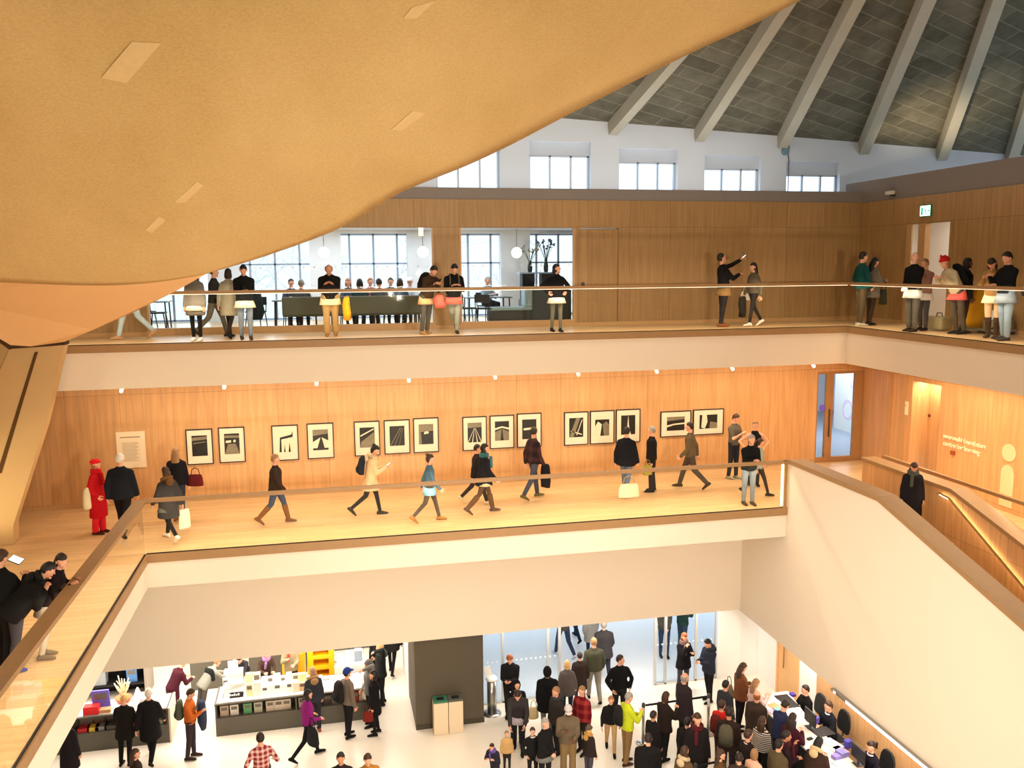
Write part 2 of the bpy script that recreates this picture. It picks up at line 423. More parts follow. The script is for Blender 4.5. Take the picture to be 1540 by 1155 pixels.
struct('baseboard_upper', b, M_OAKL, 'oak skirting along the upper gallery walls', 'skirting')
# restaurant glazing in the timber wall
for i, (x0, x1) in enumerate(((-4.2, 2.82), (3.48, 6.6))):
    b = nb()
    box(b, x0, x1, YBU + .0, YBU + .13, .09, .17)
    for x in ([x0, x1 - .05] if i else [x0, -1.9, .45, x1 - .05])[::1]:
        if x in (x0, x1 - .05): box(b, x, x + .05, YBU + .01, YBU + .13, .17, 2.6)
    w = struct('window_%d' % (i + 1), b, M_OAKL, 'wide timber edged glass screen into the restaurant, %s' % ('behind the row of diners' if i == 0 else 'beside the hidden timber door'), 'window')
    b = nb(); xs = [x0 + .05, -1.9, .45, x1 - .05] if i == 0 else [x0 + .05, x1 - .05]
    for a, c in zip(xs, xs[1:]): box(b, a + .006, c - .006, YBU + .06, YBU + .072, .17, 2.6)
    obj('glass_pane', b, M_GLASS, w)
    b = nb(); x = x0 + .1
    while x < x1 - .05:
        for z in (1.62, 1.02): tube(b, [(x, YBU + .052, z), (x, YBU + .058, z)], .022, 8)
        x += .26
    obj('safety_dots', b, plain(rgb(235, 240, 246), .7, .02), w)
b = nb(); box(b, 6.72, 7.8, YBU + .04, YBU + .1, .01, 2.57)
dr = struct('door_2', b, M_DARKX, 'flush timber door in the long upper wall', 'door')
b = nb(); box(b, 6.78, 6.86, YBU + .01, YBU + .04, 1.0, 1.16); obj('door_handle', b, M_DGREY, dr)
b = nb(); box(b, 6.66, 6.72, YBU - .015, YBU, 0, 2.66); box(b, 7.8, 7.86, YBU - .015, YBU, 0, 2.66); box(b, 6.72, 7.8, YBU - .015, YBU, 2.6, 2.66)
struct('trim_6', b, M_OAK, 'thin timber frame around the flush door', 'trim')
# doorway in the right upper wall
b = nb(); box(b, XR - .02, XR + .02, 20.1, 20.3, 0, 2.6); box(b, XR - .02, XR + .14, 19.58, 19.84, 0, 2.6)
dd = struct('door_3', b, M_OAKL, 'oak door frame standing open to a white room below the exit sign', 'door')
b = nb(); box(b, XR + .04, XR + .05, 19.84, 20.3, .05, 2.6); obj('glass_pane', b, M_GLASS, dd)
b = nb(); box(b, XR + .14, 19, 16.5, 22.6, -.04, 0); struct('floor_side_upper', b, M_FLOOR, 'floor of the white room behind the upper doorway', 'floor')
b = nb(); box(b, 17.2, 17.3, 16.5, 22.6, 0, 3); box(b, XR + .14, 17.2, 16.4, 16.5, 0, 3); box(b, XR + .14, 17.2, 22.6, 22.7, 0, 3); box(b, XR + .14, 17.3, 16.4, 22.7, 3, 3.1)
struct('wall_side_upper', b, M_WHITE2, 'white walls of the room behind the upper doorway', 'wall')

# ---- outer facade with restaurant windows and clerestory
def roof_z(x, y): return 6.27 - .0488 * (x - 7.75) + .42 * (YF - y)
bays = [(.58 + 3.0 * k, 2.62 + 3.0 * k) for k in range(-2, 6)]
WLAB = {}
holes = []
for k, (x0, x1) in enumerate(bays):
    zt = 5.55 - .0545 * (x0 - 6.57)
    if k >= 3:
        holes.append((x0, x1, 3.45, zt)); WLAB[holes[-1]] = ('high window cut by the curved canopy edge', 'second high window from the canopy', 'third high window from the canopy, below the second rib', 'fourth high window from the canopy, next to the wall alarm', 'high window cut off by the right parapet band')[k - 3]
    if k <= 4:
        holes.append((x0, x1, .02, 2.65)); WLAB[holes[-1]] = ('tall restaurant window furthest left under the canopy', 'tall restaurant window behind the man in washed jeans', 'tall restaurant window between two globe lamps', 'tall restaurant window right of the timber pier', 'tall restaurant window behind the flower vases')[k]
b = nb(); wall_x(b, YF, YF + .34, -12, 30, -.95, 5.2, [(h[0], h[1], h[2], min(h[3], 5.2)) for h in holes])
# sloping head of the wall follows the eaves
xs = sorted({-12, 30, *[h[0] for h in holes], *[h[1] for h in holes]})
for a, c in zip(xs, xs[1:]):
    top = [h for h in holes if h[2] > 3 and h[0] <= a + 1e-6 and h[1] >= c - 1e-6]
    z0a = z0c = 5.2
    if top and top[0][3] > 5.2: z0a = z0c = top[0][3]
    za, zc = roof_z(a, YF) + .1, roof_z(c, YF) + .1
    hexa(b, [(a, YF, z0a), (c, YF, z0c), (c, YF + .34, z0c), (a, YF + .34, z0a), (a, YF, za), (c, YF, zc), (c, YF + .34, zc), (a, YF + .34, za)])
struct('wall_facade', b, M_COOL, 'pale outer wall with high windows under the roof ribs', 'wall')
n = 2
M_FRAME = plain(rgb(150, 164, 186), .5, .04, 4.0)
M_PANE = glass('window_glass', (.96, .98, 1, 1), .5); M_PANET = glass('tinted_window_glass', (.92, .92, .90, 1), .5)
M_BLIND = plain(rgb(206, 212, 220), .8, .03, 2.0)
for (x0, x1, z0, z1) in holes:
    n += 1
    hi = z0 > 3
    zt = z1 - .42 if hi else z1
    b = nb()
    if hi: box(b, x0, x1, YF + .2, YF + .3, zt, z1)
    for x in ([x0 + .04, x0 + .72, x0 + 1.42, x1 - .04] if hi else [x0 + .26, x0 + 1.0, x0 + 1.74]):
        box(b, x - .03, x + .03, YF + .2, YF + .28, z0, zt)
    for z in ([z0 + .02, zt - .02] if hi else [.05, 1.72, 2.62]):
        box(b, x0, x1, YF + .2, YF + .28, z - .025, z + .025)
    w = struct('window_%d' % n, b, M_BLIND if hi else M_FRAME,
               WLAB[(x0, x1, z0, z1)], 'window')
    b = nb(); box(b, x0, x1, YF + .235, YF + .245, z0, zt); obj('glass_pane', b, M_PANE if hi else M_PANET, w)
# restaurant shell
b = nb(); box(b, -10, 12, YBU + .14, YF, 2.75, 3.3); struct('ceiling_restaurant', b, plain(rgb(214, 216, 220), .7, .03), 'pale ceiling of the restaurant', 'ceiling')
b = nb(); box(b, 9.6, 9.75, YBU + .14, YF, 0, 2.75); box(b, -10, -9.8, YBU + .14, YF, 0, 2.75)
struct('wall_restaurant_end', b, M_COOL, 'grey end walls of the restaurant', 'wall')

# ---- ribbed roof
def on_roof(px, py, off=0.0):
    d = ray(px, py); o = Vector((0, 0, EYE))
    # z = 6.27-.0488(x-7.75)+.42(27.5-y)+off
    den = d.z + .0488 * d.x + .42 * d.y
    t = (6.27 + .0488 * 7.75 + .42 * YF + off - EYE) / den
    return o + d * t
b = nb()
c = [(-14, YF + .34), (30, YF + .34), (30, -4), (-14, -4)]
hexa(b, [(x, y, roof_z(x, y)) for x, y in c] + [(x, y, roof_z(x, y) + .25) for x, y in c])
struct('ceiling', b, M_ROOF, 'dark sloping roof of rough slabs in staggered courses', 'roof')
ribs = [((921, 192), (1013, 85)), ((1050, 204), (1176, 8)), ((1174, 216), (1284, 0)), ((1296, 226), (1391, 0)), ((1413, 238), (1496, 0)), ((1521, 232), (1545, 155))]
M_RIB = plain(rgb(176, 168, 148), .85, .07, 2.0)
for i, (p, q) in enumerate(ribs):
    A = on_roof(*p, -.18); B = on_roof(*q, -.18)
    d = (B - A).normalized(); A = A + d * ((YF - .02 - A.y) / d.y); B = A + d * 16
    s = d.cross(Vector((0, 0, 1))).normalized() * .16
    nrm = Vector((.0488, .42, 1)).normalized() * .27
    b = nb(); hexa(b, [A - s - nrm, A + s - nrm, A + s + nrm, A - s + nrm, B - s - nrm, B + s - nrm, B + s + nrm, B - s + nrm])
    single('roof_rib', b, M_RIB, ['pale concrete roof rib nearest the curved canopy edge', 'pale roof rib above the third high window', 'roof rib ending beside the round wall alarm',
           'fourth roof rib from the canopy, above the last full high window', 'darker grey roof rib reaching the end of the long wall', 'rib at the far right, lit warm from below'][i], 'roof rib', 'concrete roof ribs')
# enclosing hall shell away from the view
b = nb(); box(b, -14.2, -14, -4, 30, ZG, 26); box(b, -14.2, 30, -4.2, -4, ZG, 26)
struct('wall_left', b, M_WHITE, 'far left and rear walls of the hall', 'wall')
b = nb(); box(b, 29.8, 30, -4, 30, ZG, 26); struct('wall_right', b, M_COOL, 'far right wall of the hall', 'wall')

# ---- curved concrete canopy, buttress and strut
E = [(310, 412, 17.6), (400, 385, 17.1), (510, 343.5, 16.5), (600, 291, 15.9), (700, 250, 15.2), (770, 217, 14.7), (850, 175, 14.0), (925, 137, 13.4), (1000, 99, 12.7), (1060, 70, 12.1), (1120, 43, 11.6), (1205, 0, 10.9), (1300, -52, 10.1)]
O = [(-120, 423, 16.6), (-180, 330, 15.0), (-240, 240, 13.5), (-300, 150, 12.2), (-340, 60, 11.2), (-320, -40, 10.4), (-240, -140, 9.6), (-100, -230, 8.9), (60, -300, 8.3), (240, -340, 7.8), (420, -370, 7.4), (700, -400, 7.0), (900, -430, 6.6)]
def smooth_curve(pts, k=5):
    out = []
    n = len(pts)
    for i in range(n - 1):
        p0, p1, p2, p3 = pts[max(i - 1, 0)], pts[i], pts[i + 1], pts[min(i + 2, n - 1)]
        for j in range(k):
            t = j / k
            out.append(p1 * .5 * 2 + (p2 - p0) * (t * .5) + (p0 * 2 - p1 * 5 + p2 * 4 - p3) * (t * t * .5) + (p1 * 3 - p0 - p2 * 3 + p3) * (t * t * t * .5))
    out.append(pts[-1]); return out
EC = smooth_curve([aty(*p) for p in E]); OC = smooth_curve([aty(*p) for p in O])
b = nb(); NV = 22; grid = []
for e, o in zip(EC, OC):
    row = []
    for j in range(NV + 1):
        v = j / NV
        p = e.lerp(o, v)
        p = p + Vector((0, 0, -.28)) * math.sin(PI * min(1, v * 1.0)) * (1 - v)
        row.append(p)
    grid.append(row)
lo = [[b.verts.new(p) for p in r] for r in grid]
hi = [[b.verts.new(p + Vector((0, .05, .35)) + (Vector((-.12, 0, .1)) if j == 0 else Vector())) for j, p in enumerate(r)] for r in grid]
def quads(g, flip=False):
    for i in range(len(g) - 1):
        for j in range(len(g[0]) - 1):
            q = (g[i][j], g[i + 1][j], g[i + 1][j + 1], g[i][j + 1])
            f = b.faces.new(q if not flip else tuple(reversed(q))); f.smooth = True
quads(lo); quads(hi, True)
for i in range(len(lo) - 1):
    b.faces.new((lo[i][0], hi[i][0], hi[i + 1][0], lo[i + 1][0])); b.faces.new((lo[i][NV], lo[i + 1][NV], hi[i + 1][NV], hi[i][NV]))
for j in range(NV):
    b.faces.new((lo[0][j], lo[0][j + 1], hi[0][j + 1], hi[0][j])); b.faces.new((lo[-1][j], hi[-1][j], hi[-1][j + 1], lo[-1][j + 1]))
canopy = struct('ceiling_canopy', b, M_GOLD, 'huge curved concrete canopy sweeping down to the left buttress', 'canopy')
# plaster repair patches on the canopy
def near_canopy(px, py):
    d = ray(px, py).normalized(); o = Vector((0, 0, EYE)); best = None
    for i, r in enumerate(grid):
        for j, p in enumerate(r):
            t = (p - o).dot(d); e = (o + d * t - p).length
            if best is None or e < best[0]: best = (e, i, j, t)
    return best
M_PATCH = plain(rgb(216, 188, 138), .9, .08, 7.0)
def canopy_hit(px, py):
    from mathutils.geometry import intersect_ray_tri
    d = ray(px, py).normalized(); o = Vector((0, 0, EYE)); hit = None
    for i in range(len(grid) - 1):
        for j in range(NV):
            a, c, e, f = grid[i][j], grid[i + 1][j], grid[i + 1][j + 1], grid[i][j + 1]
            for t in ((a, c, e), (a, e, f)):
                h = intersect_ray_tri(t[0], t[1], t[2], d, o, True)
                if h is not None and (hit is None or (h - o).length < (hit - o).length): hit = h
    return hit
for pts in ([(198, 62), (242, 64), (190, 124), (152, 116)], [(620, 166), (640, 169), (605, 195), (588, 194)], [(296, 272), (306, 278), (228, 350), (218, 345)], [(620, 10), (655, 0), (626, 27), (606, 26)]):
    hs = [canopy_hit(*p) for p in pts]
    if None in hs: continue
    b = nb(); nrm = (hs[1] - hs[0]).cross(hs[3] - hs[0]).normalized()
    if nrm.z > 0: nrm = -nrm
    prism(b, [h + nrm * .012 for h in hs], -nrm * .06); obj('repair_patch', b, M_PATCH, canopy)
# lower facet and buttress
def fac(pts): return [aty(*p) for p in pts]
low = [(-120, 423, 17.0), (310, 412, 17.6), (266, 437, 17.9), (200, 470, 18.3), (140, 496, 18.7), (97, 514, 19.1), (46, 521, 18.6), (16, 519, 18.45), (-20, 494, 18.2), (-120, 440, 17.4)]
b = nb(); pts = fac(low); prism(b, pts, Vector((-.05, .62, .25)))
struct('ceiling_canopy_foot', b, plain(rgb(224, 180, 128), .85, .04, 1.0, bump=.05), 'smooth lower facet where the concrete canopy meets its strut', 'canopy')
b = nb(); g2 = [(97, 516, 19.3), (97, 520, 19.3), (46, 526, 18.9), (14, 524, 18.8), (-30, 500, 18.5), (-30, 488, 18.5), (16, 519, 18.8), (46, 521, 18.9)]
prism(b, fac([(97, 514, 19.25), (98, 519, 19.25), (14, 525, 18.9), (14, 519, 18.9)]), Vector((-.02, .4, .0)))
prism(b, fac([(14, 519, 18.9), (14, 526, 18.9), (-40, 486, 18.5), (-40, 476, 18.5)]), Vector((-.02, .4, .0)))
struct('trim_shade', b, plain(rgb(70, 50, 28), .9, .05), 'dark strip painted as shade between canopy and strut', 'joint')  # dark colour stands in for the shade under the canopy edge
ft = [(97, 519, 19.2), (68, 640, 19.2), (20, 790, 19.2), (20.5, 818, 19.2), (-90, 832, 19.2), (-90, 760, 19.2), (12, 524, 19.2)]
b = nb(); prism(b, fac(ft), Vector((-.05, .5, 0)))
st = thing('concrete_strut', 'leaning concrete strut carrying the canopy at the left end of the gallery', 'strut', (aty(-20, 820, 19.4)))
def reparent(o, t): o.parent = t; o.matrix_parent_inverse = Matrix.Translation(t.location).inverted()
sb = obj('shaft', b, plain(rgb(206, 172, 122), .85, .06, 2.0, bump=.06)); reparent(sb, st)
b = nb(); prism(b, fac([(52, 530, 19.185), (57, 529, 19.185), (2, 712, 19.185), (-4, 710, 19.185)]), Vector((0, .04, 0)))
sl = obj('recessed_slot', b, plain(rgb(92, 64, 30), .9, .05)); reparent(sl, st)
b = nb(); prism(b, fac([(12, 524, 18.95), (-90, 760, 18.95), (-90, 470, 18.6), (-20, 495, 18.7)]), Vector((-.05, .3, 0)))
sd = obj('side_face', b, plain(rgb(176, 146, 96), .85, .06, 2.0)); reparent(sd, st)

# ---- staircase on the right
b = nb()
prof = [(20.1, -7.44), (20.1, -4.75), (YL + .02, -4.75), (YL, -2.99), (14.5, -2.99), (10.8, -4.05), (6.0, -5.5), (6.0, -7.44)]
prism(b, [(XLR, y, z) for y, z in prof], (.33, 0, 0))
struct('wall_stair_outer', b, M_WHITE, 'large plain plaster wall hiding the staircase', 'wall')
def cap_path(bm, pts, x0, x1, th):
    for (ya, za), (yb, zb) in zip(pts, pts[1:]):
        hexa(bm, [(x0, ya, za - th), (x1, ya, za - th), (x1, yb, zb - th), (x0, yb, zb - th), (x0, ya, za), (x1, ya, za), (x1, yb, zb), (x0, yb, zb)])
b = nb(); cap_path(b, [(YL - .02, -2.89), (14.5, -2.89), (10.8, -3.95), (6.0, -5.4)], 10.39, 10.80, .1)
single('stair_coping', b, M_OAK, 'wide oak coping on the plaster stair wall', 'coping')
b = nb(); prism(b, [(12.35, y, z) for y, z in [(YL, -3.03), (14.85, -3.03), (12.0, -3.86), (6.0, -5.58), (6.0, -9.0), (14.7, -6.0), (YL, ZL - .6)]], (.32, 0, 0))
struct('wall_stair_inner', b, M_WALLY, 'oak panelled parapet along the inner side of the stairs', 'wall')
b = nb(); cap_path(b, [(YL + .02, -2.95), (14.85, -2.95), (12.0, -3.78), (6.0, -5.5)], 12.31, 12.70, .08)
single('stair_coping', b, M_OAK, 'oak coping on the panelled inner stair parapet', 'coping')
ST = thing('staircase', 'straight oak staircase descending behind the plaster wall', 'staircase', (11.55, 14.7, ZL))
b = nb(); y, z = 14.7, ZL
for k in range(18):
    z -= .14; box(b, 10.76, 12.34, y - .36, y + .02, z - .14, z); y -= .34
ob = obj('flight', b, M_FLOOR); reparent(ob, ST)
b = nb(); pts = [(12.27, 15.14, -3.11), (12.27, 14.84, -3.14), (12.27, 13.6, -3.83), (12.27, 11, -5.28)]
tube(b, pts, .022, 8)
hr = single('stair_handrail', b, M_OAK, 'slim lit handrail on the inner stair parapet', 'handrail')
b = nb()
tube(b, [(12.3, y, z - .035) for x, y, z in pts], .012, 6)
obj('light_strip', b, emis((1, .72, .38, 1), 14.0), hr)

# balustrades: glass, oak handrail and channel
RAILS = []
def balustrade(label, A, B, z, joints, top=1.13, hw=.05, inward=(0, 1), ends=()):
    A = Vector((A[0], A[1], z)); B = Vector((B[0], B[1], z)); d = (B - A); L = d.length; d.normalize(); nrm = Vector((inward[0], inward[1], 0))
    t = thing('balustrade', label, 'balustrade', A)
    def seg(bm, s0, s1, n0, n1, z0, z1):
        p = [A + d * s0 + nrm * n0, A + d * s1 + nrm * n0, A + d * s1 + nrm * n1, A + d * s0 + nrm * n1]
        hexa(bm, [q + Vector((0, 0, z0)) - A for q in p] + [q + Vector((0, 0, z1)) - A for q in p])
    b = nb(); seg(b, 0, L, .01 - hw + .03, .01 + hw + .03, top - .07, top); hrl = obj('handrail', b, M_OAK, t)
    b = nb(); seg(b, .02, L - .02, .035, .06, top - .076, top - .069); obj('light_strip', b, emis((1, .80, .56, 1), 5.0), hrl)
    RAILS.append((A, B, nrm, top))
    b = nb(); seg(b, 0, L, .0, .035, .005, .02); obj('channel', b, M_BLACK, t)
    js = [0] + joints + [L]
    for a, c in zip(js, js[1:]):
        b = nb(); seg(b, a + .006, c - .006, .012, .026, .02, top - .07); obj('glass_panel', b, M_GLASSB, t)
    return t
def jx(px, y, x0): return aty(px, 500, y).x - x0
balustrade('long glass and oak balustrade of the upper gallery', (-10, YU), (XU + .03, YU), ZU, [jx(p, YU, -10) for p in (232, 565, 570 + 300, 1010, 1145)], inward=(0, 1))
balustrade('glass and oak balustrade of the right upper gallery', (XU, -3), (XU, YU - .03), ZU, [atx(p, 500, XU).y + 3 for p in (1540, 1441, 1335)], inward=(1, 0))
balustrade('long glass and oak balustrade in front of the photograph wall', (XLL, YL), (XLR - .03, YL), ZL, [jx(p, YL, XLL) for p in (350, 599, 898, 1046)], inward=(0, 1))
balustrade('glass and oak balustrade of the left middle gallery', (XLL, -3), (XLL, YL - .03), ZL, [3 + atx(p[0], p[1], XLL).y for p in ((62, 1090), (133, 975), (181, 895))], inward=(-1, 0), hw=.11)
balustrade('glass and oak balustrade beyond the stair parapet', (12.85, 3), (12.85, YL), ZL, [4, 8, 11.5], inward=(1, 0), hw=.04)
b = nb(); box(b, XLR - .11, XLR - .03, YL - .02, YL + .06, ZL, -2.92)
ps = single('end_post', b, M_OAK, 'oak end post of the photograph gallery balustrade', 'post')
b = nb(); box(b, XLR - .155, XLR - .125, YL + .01, YL + .04, ZL + .05, -3.02); obj('light_strip', b, emis((1, .78, .45, 1), 9.0), ps)

# ---- ground level walls
b = nb(); box(b, 11.5, 11.65, 19.9, 21.02, ZG, -7.4); struct('wall_ground_right', b, M_WHITE2, 'white wall beside the entrance doors', 'wall')
b = nb(); box(b, 11.5, 11.65, -3, 18.05, ZG, -7.4); struct('wall_ground_timber', b, M_WALLY, 'oak panelled wall behind the reception desk', 'wall')
b = nb(); box(b, 11.5, 11.65, 18.05, 18.85, ZG, -7.4); struct('wall_ground_right_pier', b, M_WHITE2, 'white wall strip between the timber doors and the oak panelling', 'wall')
b = nb(); box(b, 11.5, 11.62, 18.85, 19.9, ZG, -7.4)
for y in (18.83, 19.86): box(b, 11.47, 11.5, y, y + .06, ZG, -7.4)
d4 = struct('door_4', b, plain(rgb(224, 176, 120), .4, .06, 4.0), 'tall timber double door behind the reception desk', 'door')
b = nb(); tube(b, [(11.44, 19.5, ZG + .9), (11.44, 19.5, ZG + 2.1)], .018); obj('pull_handle', b, M_OAK, d4)
b = nb(); box(b, 10.76, 12.2, -3, 20.0, -7.4, -7.3); struct('ceiling_reception', b, M_WHITE, 'ceiling over the reception desk', 'ceiling')
# LED line on the foot of the stair wall
b = nb(); y0, y1 = atx(1255, 1035, XLR).y, 9.0
box(b, 10.33, 10.42, y1, y0, -7.48, -7.42)
t = single('led_ticker', b, M_STEEL, 'long thin illuminated ticker strip along the foot of the stair wall', 'led strip')
b = nb(); ym = atx(1277, 1054, XLR).y; box(b, 10.322, 10.33, y1, ym - .02, -7.475, -7.425); obj('lit_display', b, emis((.72, .84, 1, 1), 7.0), t)
b = nb(); box(b, 10.322, 10.33, ym + .35, y0 - .1, -7.475, -7.425); obj('dim_display', b, emis((.85, .6, .75, 1), 1.2), t)

# entrance glazing, x 3.6 .. 10.3
YE = 21.05
M_ALU = plain(rgb(206, 206, 204), .35, .04, 5.0, .5, .5)
b = nb()
for x in (3.62, 4.24, 5.46, 5.78, 8.48, 8.78, 9.67, 10.27): box(b, x - .03, x + .03, YE - .03, YE + .05, ZG, -7.4)
for x0, x1 in ((3.62, 5.78), (8.48, 10.27)): box(b, x0, x1, YE - .03, YE + .05, ZG, ZG + .05)
dg = struct('door_5', b, M_ALU, 'glazed entrance front with its sliding doors standing open', 'entrance door')
for k, (x0, x1) in enumerate(((3.65, 4.21), (4.27, 5.43), (5.49, 5.75), (8.51, 8.75), (8.81, 9.64), (9.7, 10.24))):
    b = nb(); box(b, x0, x1, YE, YE + .012, ZG + .05, -7.4); obj('glass_pane', b, glass('entrance_glass', (.94, .97, .99, 1), 1.2), dg)
b = nb()
for x0, x1 in ((3.7, 5.7), (8.55, 10.2)):
    x = x0
    while x < x1: tube(b, [(x, YE - .004, ZG + 1.15), (x, YE - .001, ZG + 1.15)], .025, 8); x += .13
obj('safety_dots', b, plain(rgb(235, 240, 246), .7, .02), dg)
b = nb(); box(b, 10.3, 10.95, YE - .12, YE + .2, ZG, -7.4); struct('wall_pier', b, M_WHITE2, 'bright white pier at the right end of the entrance glazing', 'pier')
b = nb(); box(b, 10.95, 11.65, 21.02, 21.15, ZG, -7.4); struct('wall_pier_return', b, M_WHITE2, 'white wall closing the corner behind the pier', 'wall')
# dark box between shop and doors
b = nb(); box(b, 1.86, 3.57, 20.2, 21.9, ZG, -7.4); struct('wall_dark_block', b, M_CHAR, 'tall dark grey block between shop and entrance', 'block')
b = nb(); box(b, 1.855, 3.58, 20.185, 20.2, ZG, ZG + .12); struct('baseboard_block', b, plain(rgb(70, 62, 50), .5, .05), 'dark plinth line of the grey block', 'plinth')
b = nb(); box(b, 1.84, 1.92, 21.9, YF, ZG, -7.4); struct('wall_shop_right', b, M_WHITE2, 'bright glazed side of the shop beside the grey block', 'wall')
b = nb(); box(b, -14, 3.6, YF - .1, YF, ZG, -7.4); struct('wall_shop_back', b, M_WHITE2, 'white back wall of the shop', 'wall')
b = nb(); box(b, 3.58, 3.62, 21.05, YF, ZG, -7.4); struct('wall_shop_side', b, M_COOL, 'outer side wall next to the entrance', 'wall')
# ------------------------------------------------------------------ people
M_SKIN = {'l': plain(rgb(226, 168, 138), .6, .06, 30), 'm': plain(rgb(204, 146, 112), .6, .06, 30), 'd': plain(rgb(104, 68, 48), .6, .06, 30)}
M_EYE = plain(rgb(30, 22, 20), .3, .05, 10); M_LIP = plain(rgb(176, 96, 88), .5, .05, 10)
HAIRC = {'black': (22, 18, 18), 'brown': (62, 40, 26), 'dark': (38, 26, 20), 'blond': (206, 164, 104), 'grey': (150, 146, 140), 'white': (214, 206, 194), 'ginger': (150, 84, 44), 'sand': (150, 112, 74)}
def hairmat(c): return plain(rgb(*HAIRC[c]), .55, .25, 40, 0, .4)

def head_mesh(bm, M, skin=0, eye=1, lip=2):
    """M: 4x4 head frame (origin at head centre, +Y face, +Z up)"""
    st = len(bm.verts); bm.verts.ensure_lookup_table()
    tmp = bmesh.new(); ell(tmp, (0, 0, 0), .076, .094, .115, 16, 12)
    for v in tmp.verts:
        x, y, z = v.co
        if z < 0:
            t = -z / .115
            v.co.x *= 1 - .34 * t; v.co.y = y * (1 - .22 * t) + (.022 * t if y > 0 else .012 * t)
        if y > .05 and abs(x) < .05 and -.02 < z < .03: v.co.y -= .006     # eye sockets
        if y > .04 and z > .045: v.co.y -= .004
    # nose
    nv = [tmp.verts.new(p) for p in ((0, .088, .018), (-.014, .088, -.03), (.014, .088, -.03), (0, .116, -.026), (0, .085, -.038))]
    for f in ((0, 1, 3), (0, 3, 2), (1, 4, 3), (4, 2, 3)): tmp.faces.new([nv[i] for i in f]).smooth = True
    for sx in (-1, 1):
        ell(tmp, (sx * .078, -.008, -.006), .010, .022, .032, 8, 6, 0, Matrix.Rotation(sx * -.3, 3, 'Z'))
        ell(tmp, (sx * .030, .083, .012), .013, .008, .007, 8, 6, eye)
        ell(tmp, (sx * .030, .084, .031), .016, .006, .003, 6, 4, eye)
    ell(tmp, (0, .084, -.058), .024, .010, .008, 8, 5, lip)
    ell(tmp, (0, .068, -.098), .028, .024, .020, 8, 6, 0)                   # chin
    tmp.transform(M); me = bpy.data.meshes.new('h'); tmp.to_mesh(me); tmp.free(); bm.from_mesh(me); bpy.data.meshes.remove(me)

def hand_mesh(bm, M, side, curl=.5):
    """frame: origin wrist, +Y along fingers, +Z back of the hand, thumb towards -side*X"""
    tmp = bmesh.new(); V = Vector
    loft(tmp, [(V((0, -.01, 0)), V((.024, 0, 0)), V((0, 0, .017))), (V((0, .02, 0)), V((.032, 0, 0)), V((0, 0, .016))), (V((0, .06, .001)), V((.041, 0, 0)), V((0, 0, .014))), (V((0, .088, 0)), V((.039, 0, 0)), V((0, 0, .011)))], 10)
    for k, (x, l) in enumerate(((-.030, .068), (-.010, .078), (.010, .073), (.029, .056))):
        p = V((x, .084, 0)); a = .25 * curl; pts = [p]
        for q, s in enumerate((.46, .31, .23)):
            a += curl * (.35 + .45 * q) * (1 + .12 * k)
            p = p + V((x * .06, math.cos(a) * l * s, -math.sin(a) * l * s)); pts.append(p)
        tube(tmp, pts, [.0095, .009, .008, .0055], 6)
    t0 = V((-.034, .022, -.004)); t1 = t0 + V((-.028, .030, -.010)); t2 = t1 + V((-.010, .030, -.008)); t3 = t2 + V((.002, .022, -.006))
    tube(tmp, [t0 + V((.012, -.012, 0)), t0, t1, t2, t3], [.013, .013, .011, .0095, .006], 6)
    if side < 0: pass
    S = Matrix.Scale(-1, 4, V((1, 0, 0))) if side < 0 else Matrix.Identity(4)
    tmp.transform(M @ S); me = bpy.data.meshes.new('h'); tmp.to_mesh(me); tmp.free(); bm.from_mesh(me); bpy.data.meshes.remove(me)

def two_bone(S, T, a, b, pole):
    d = T - S; L = d.length
    if L > (a + b) * .995: T = S + d * ((a + b) * .995 / L); d = T - S; L = d.length
    if L < abs(a - b) + .02: L = abs(a - b) + .02; T = S + d.normalized() * L; d = T - S
    u = d.normalized(); x = (a * a - b * b + L * L) / (2 * L); h = math.sqrt(max(0, a * a - x * x))
    p = (pole - u * pole.dot(u))
    p = p.normalized() if p.length > 1e-4 else frame_axes(u)[0]
    return S + u * x + p * h, T

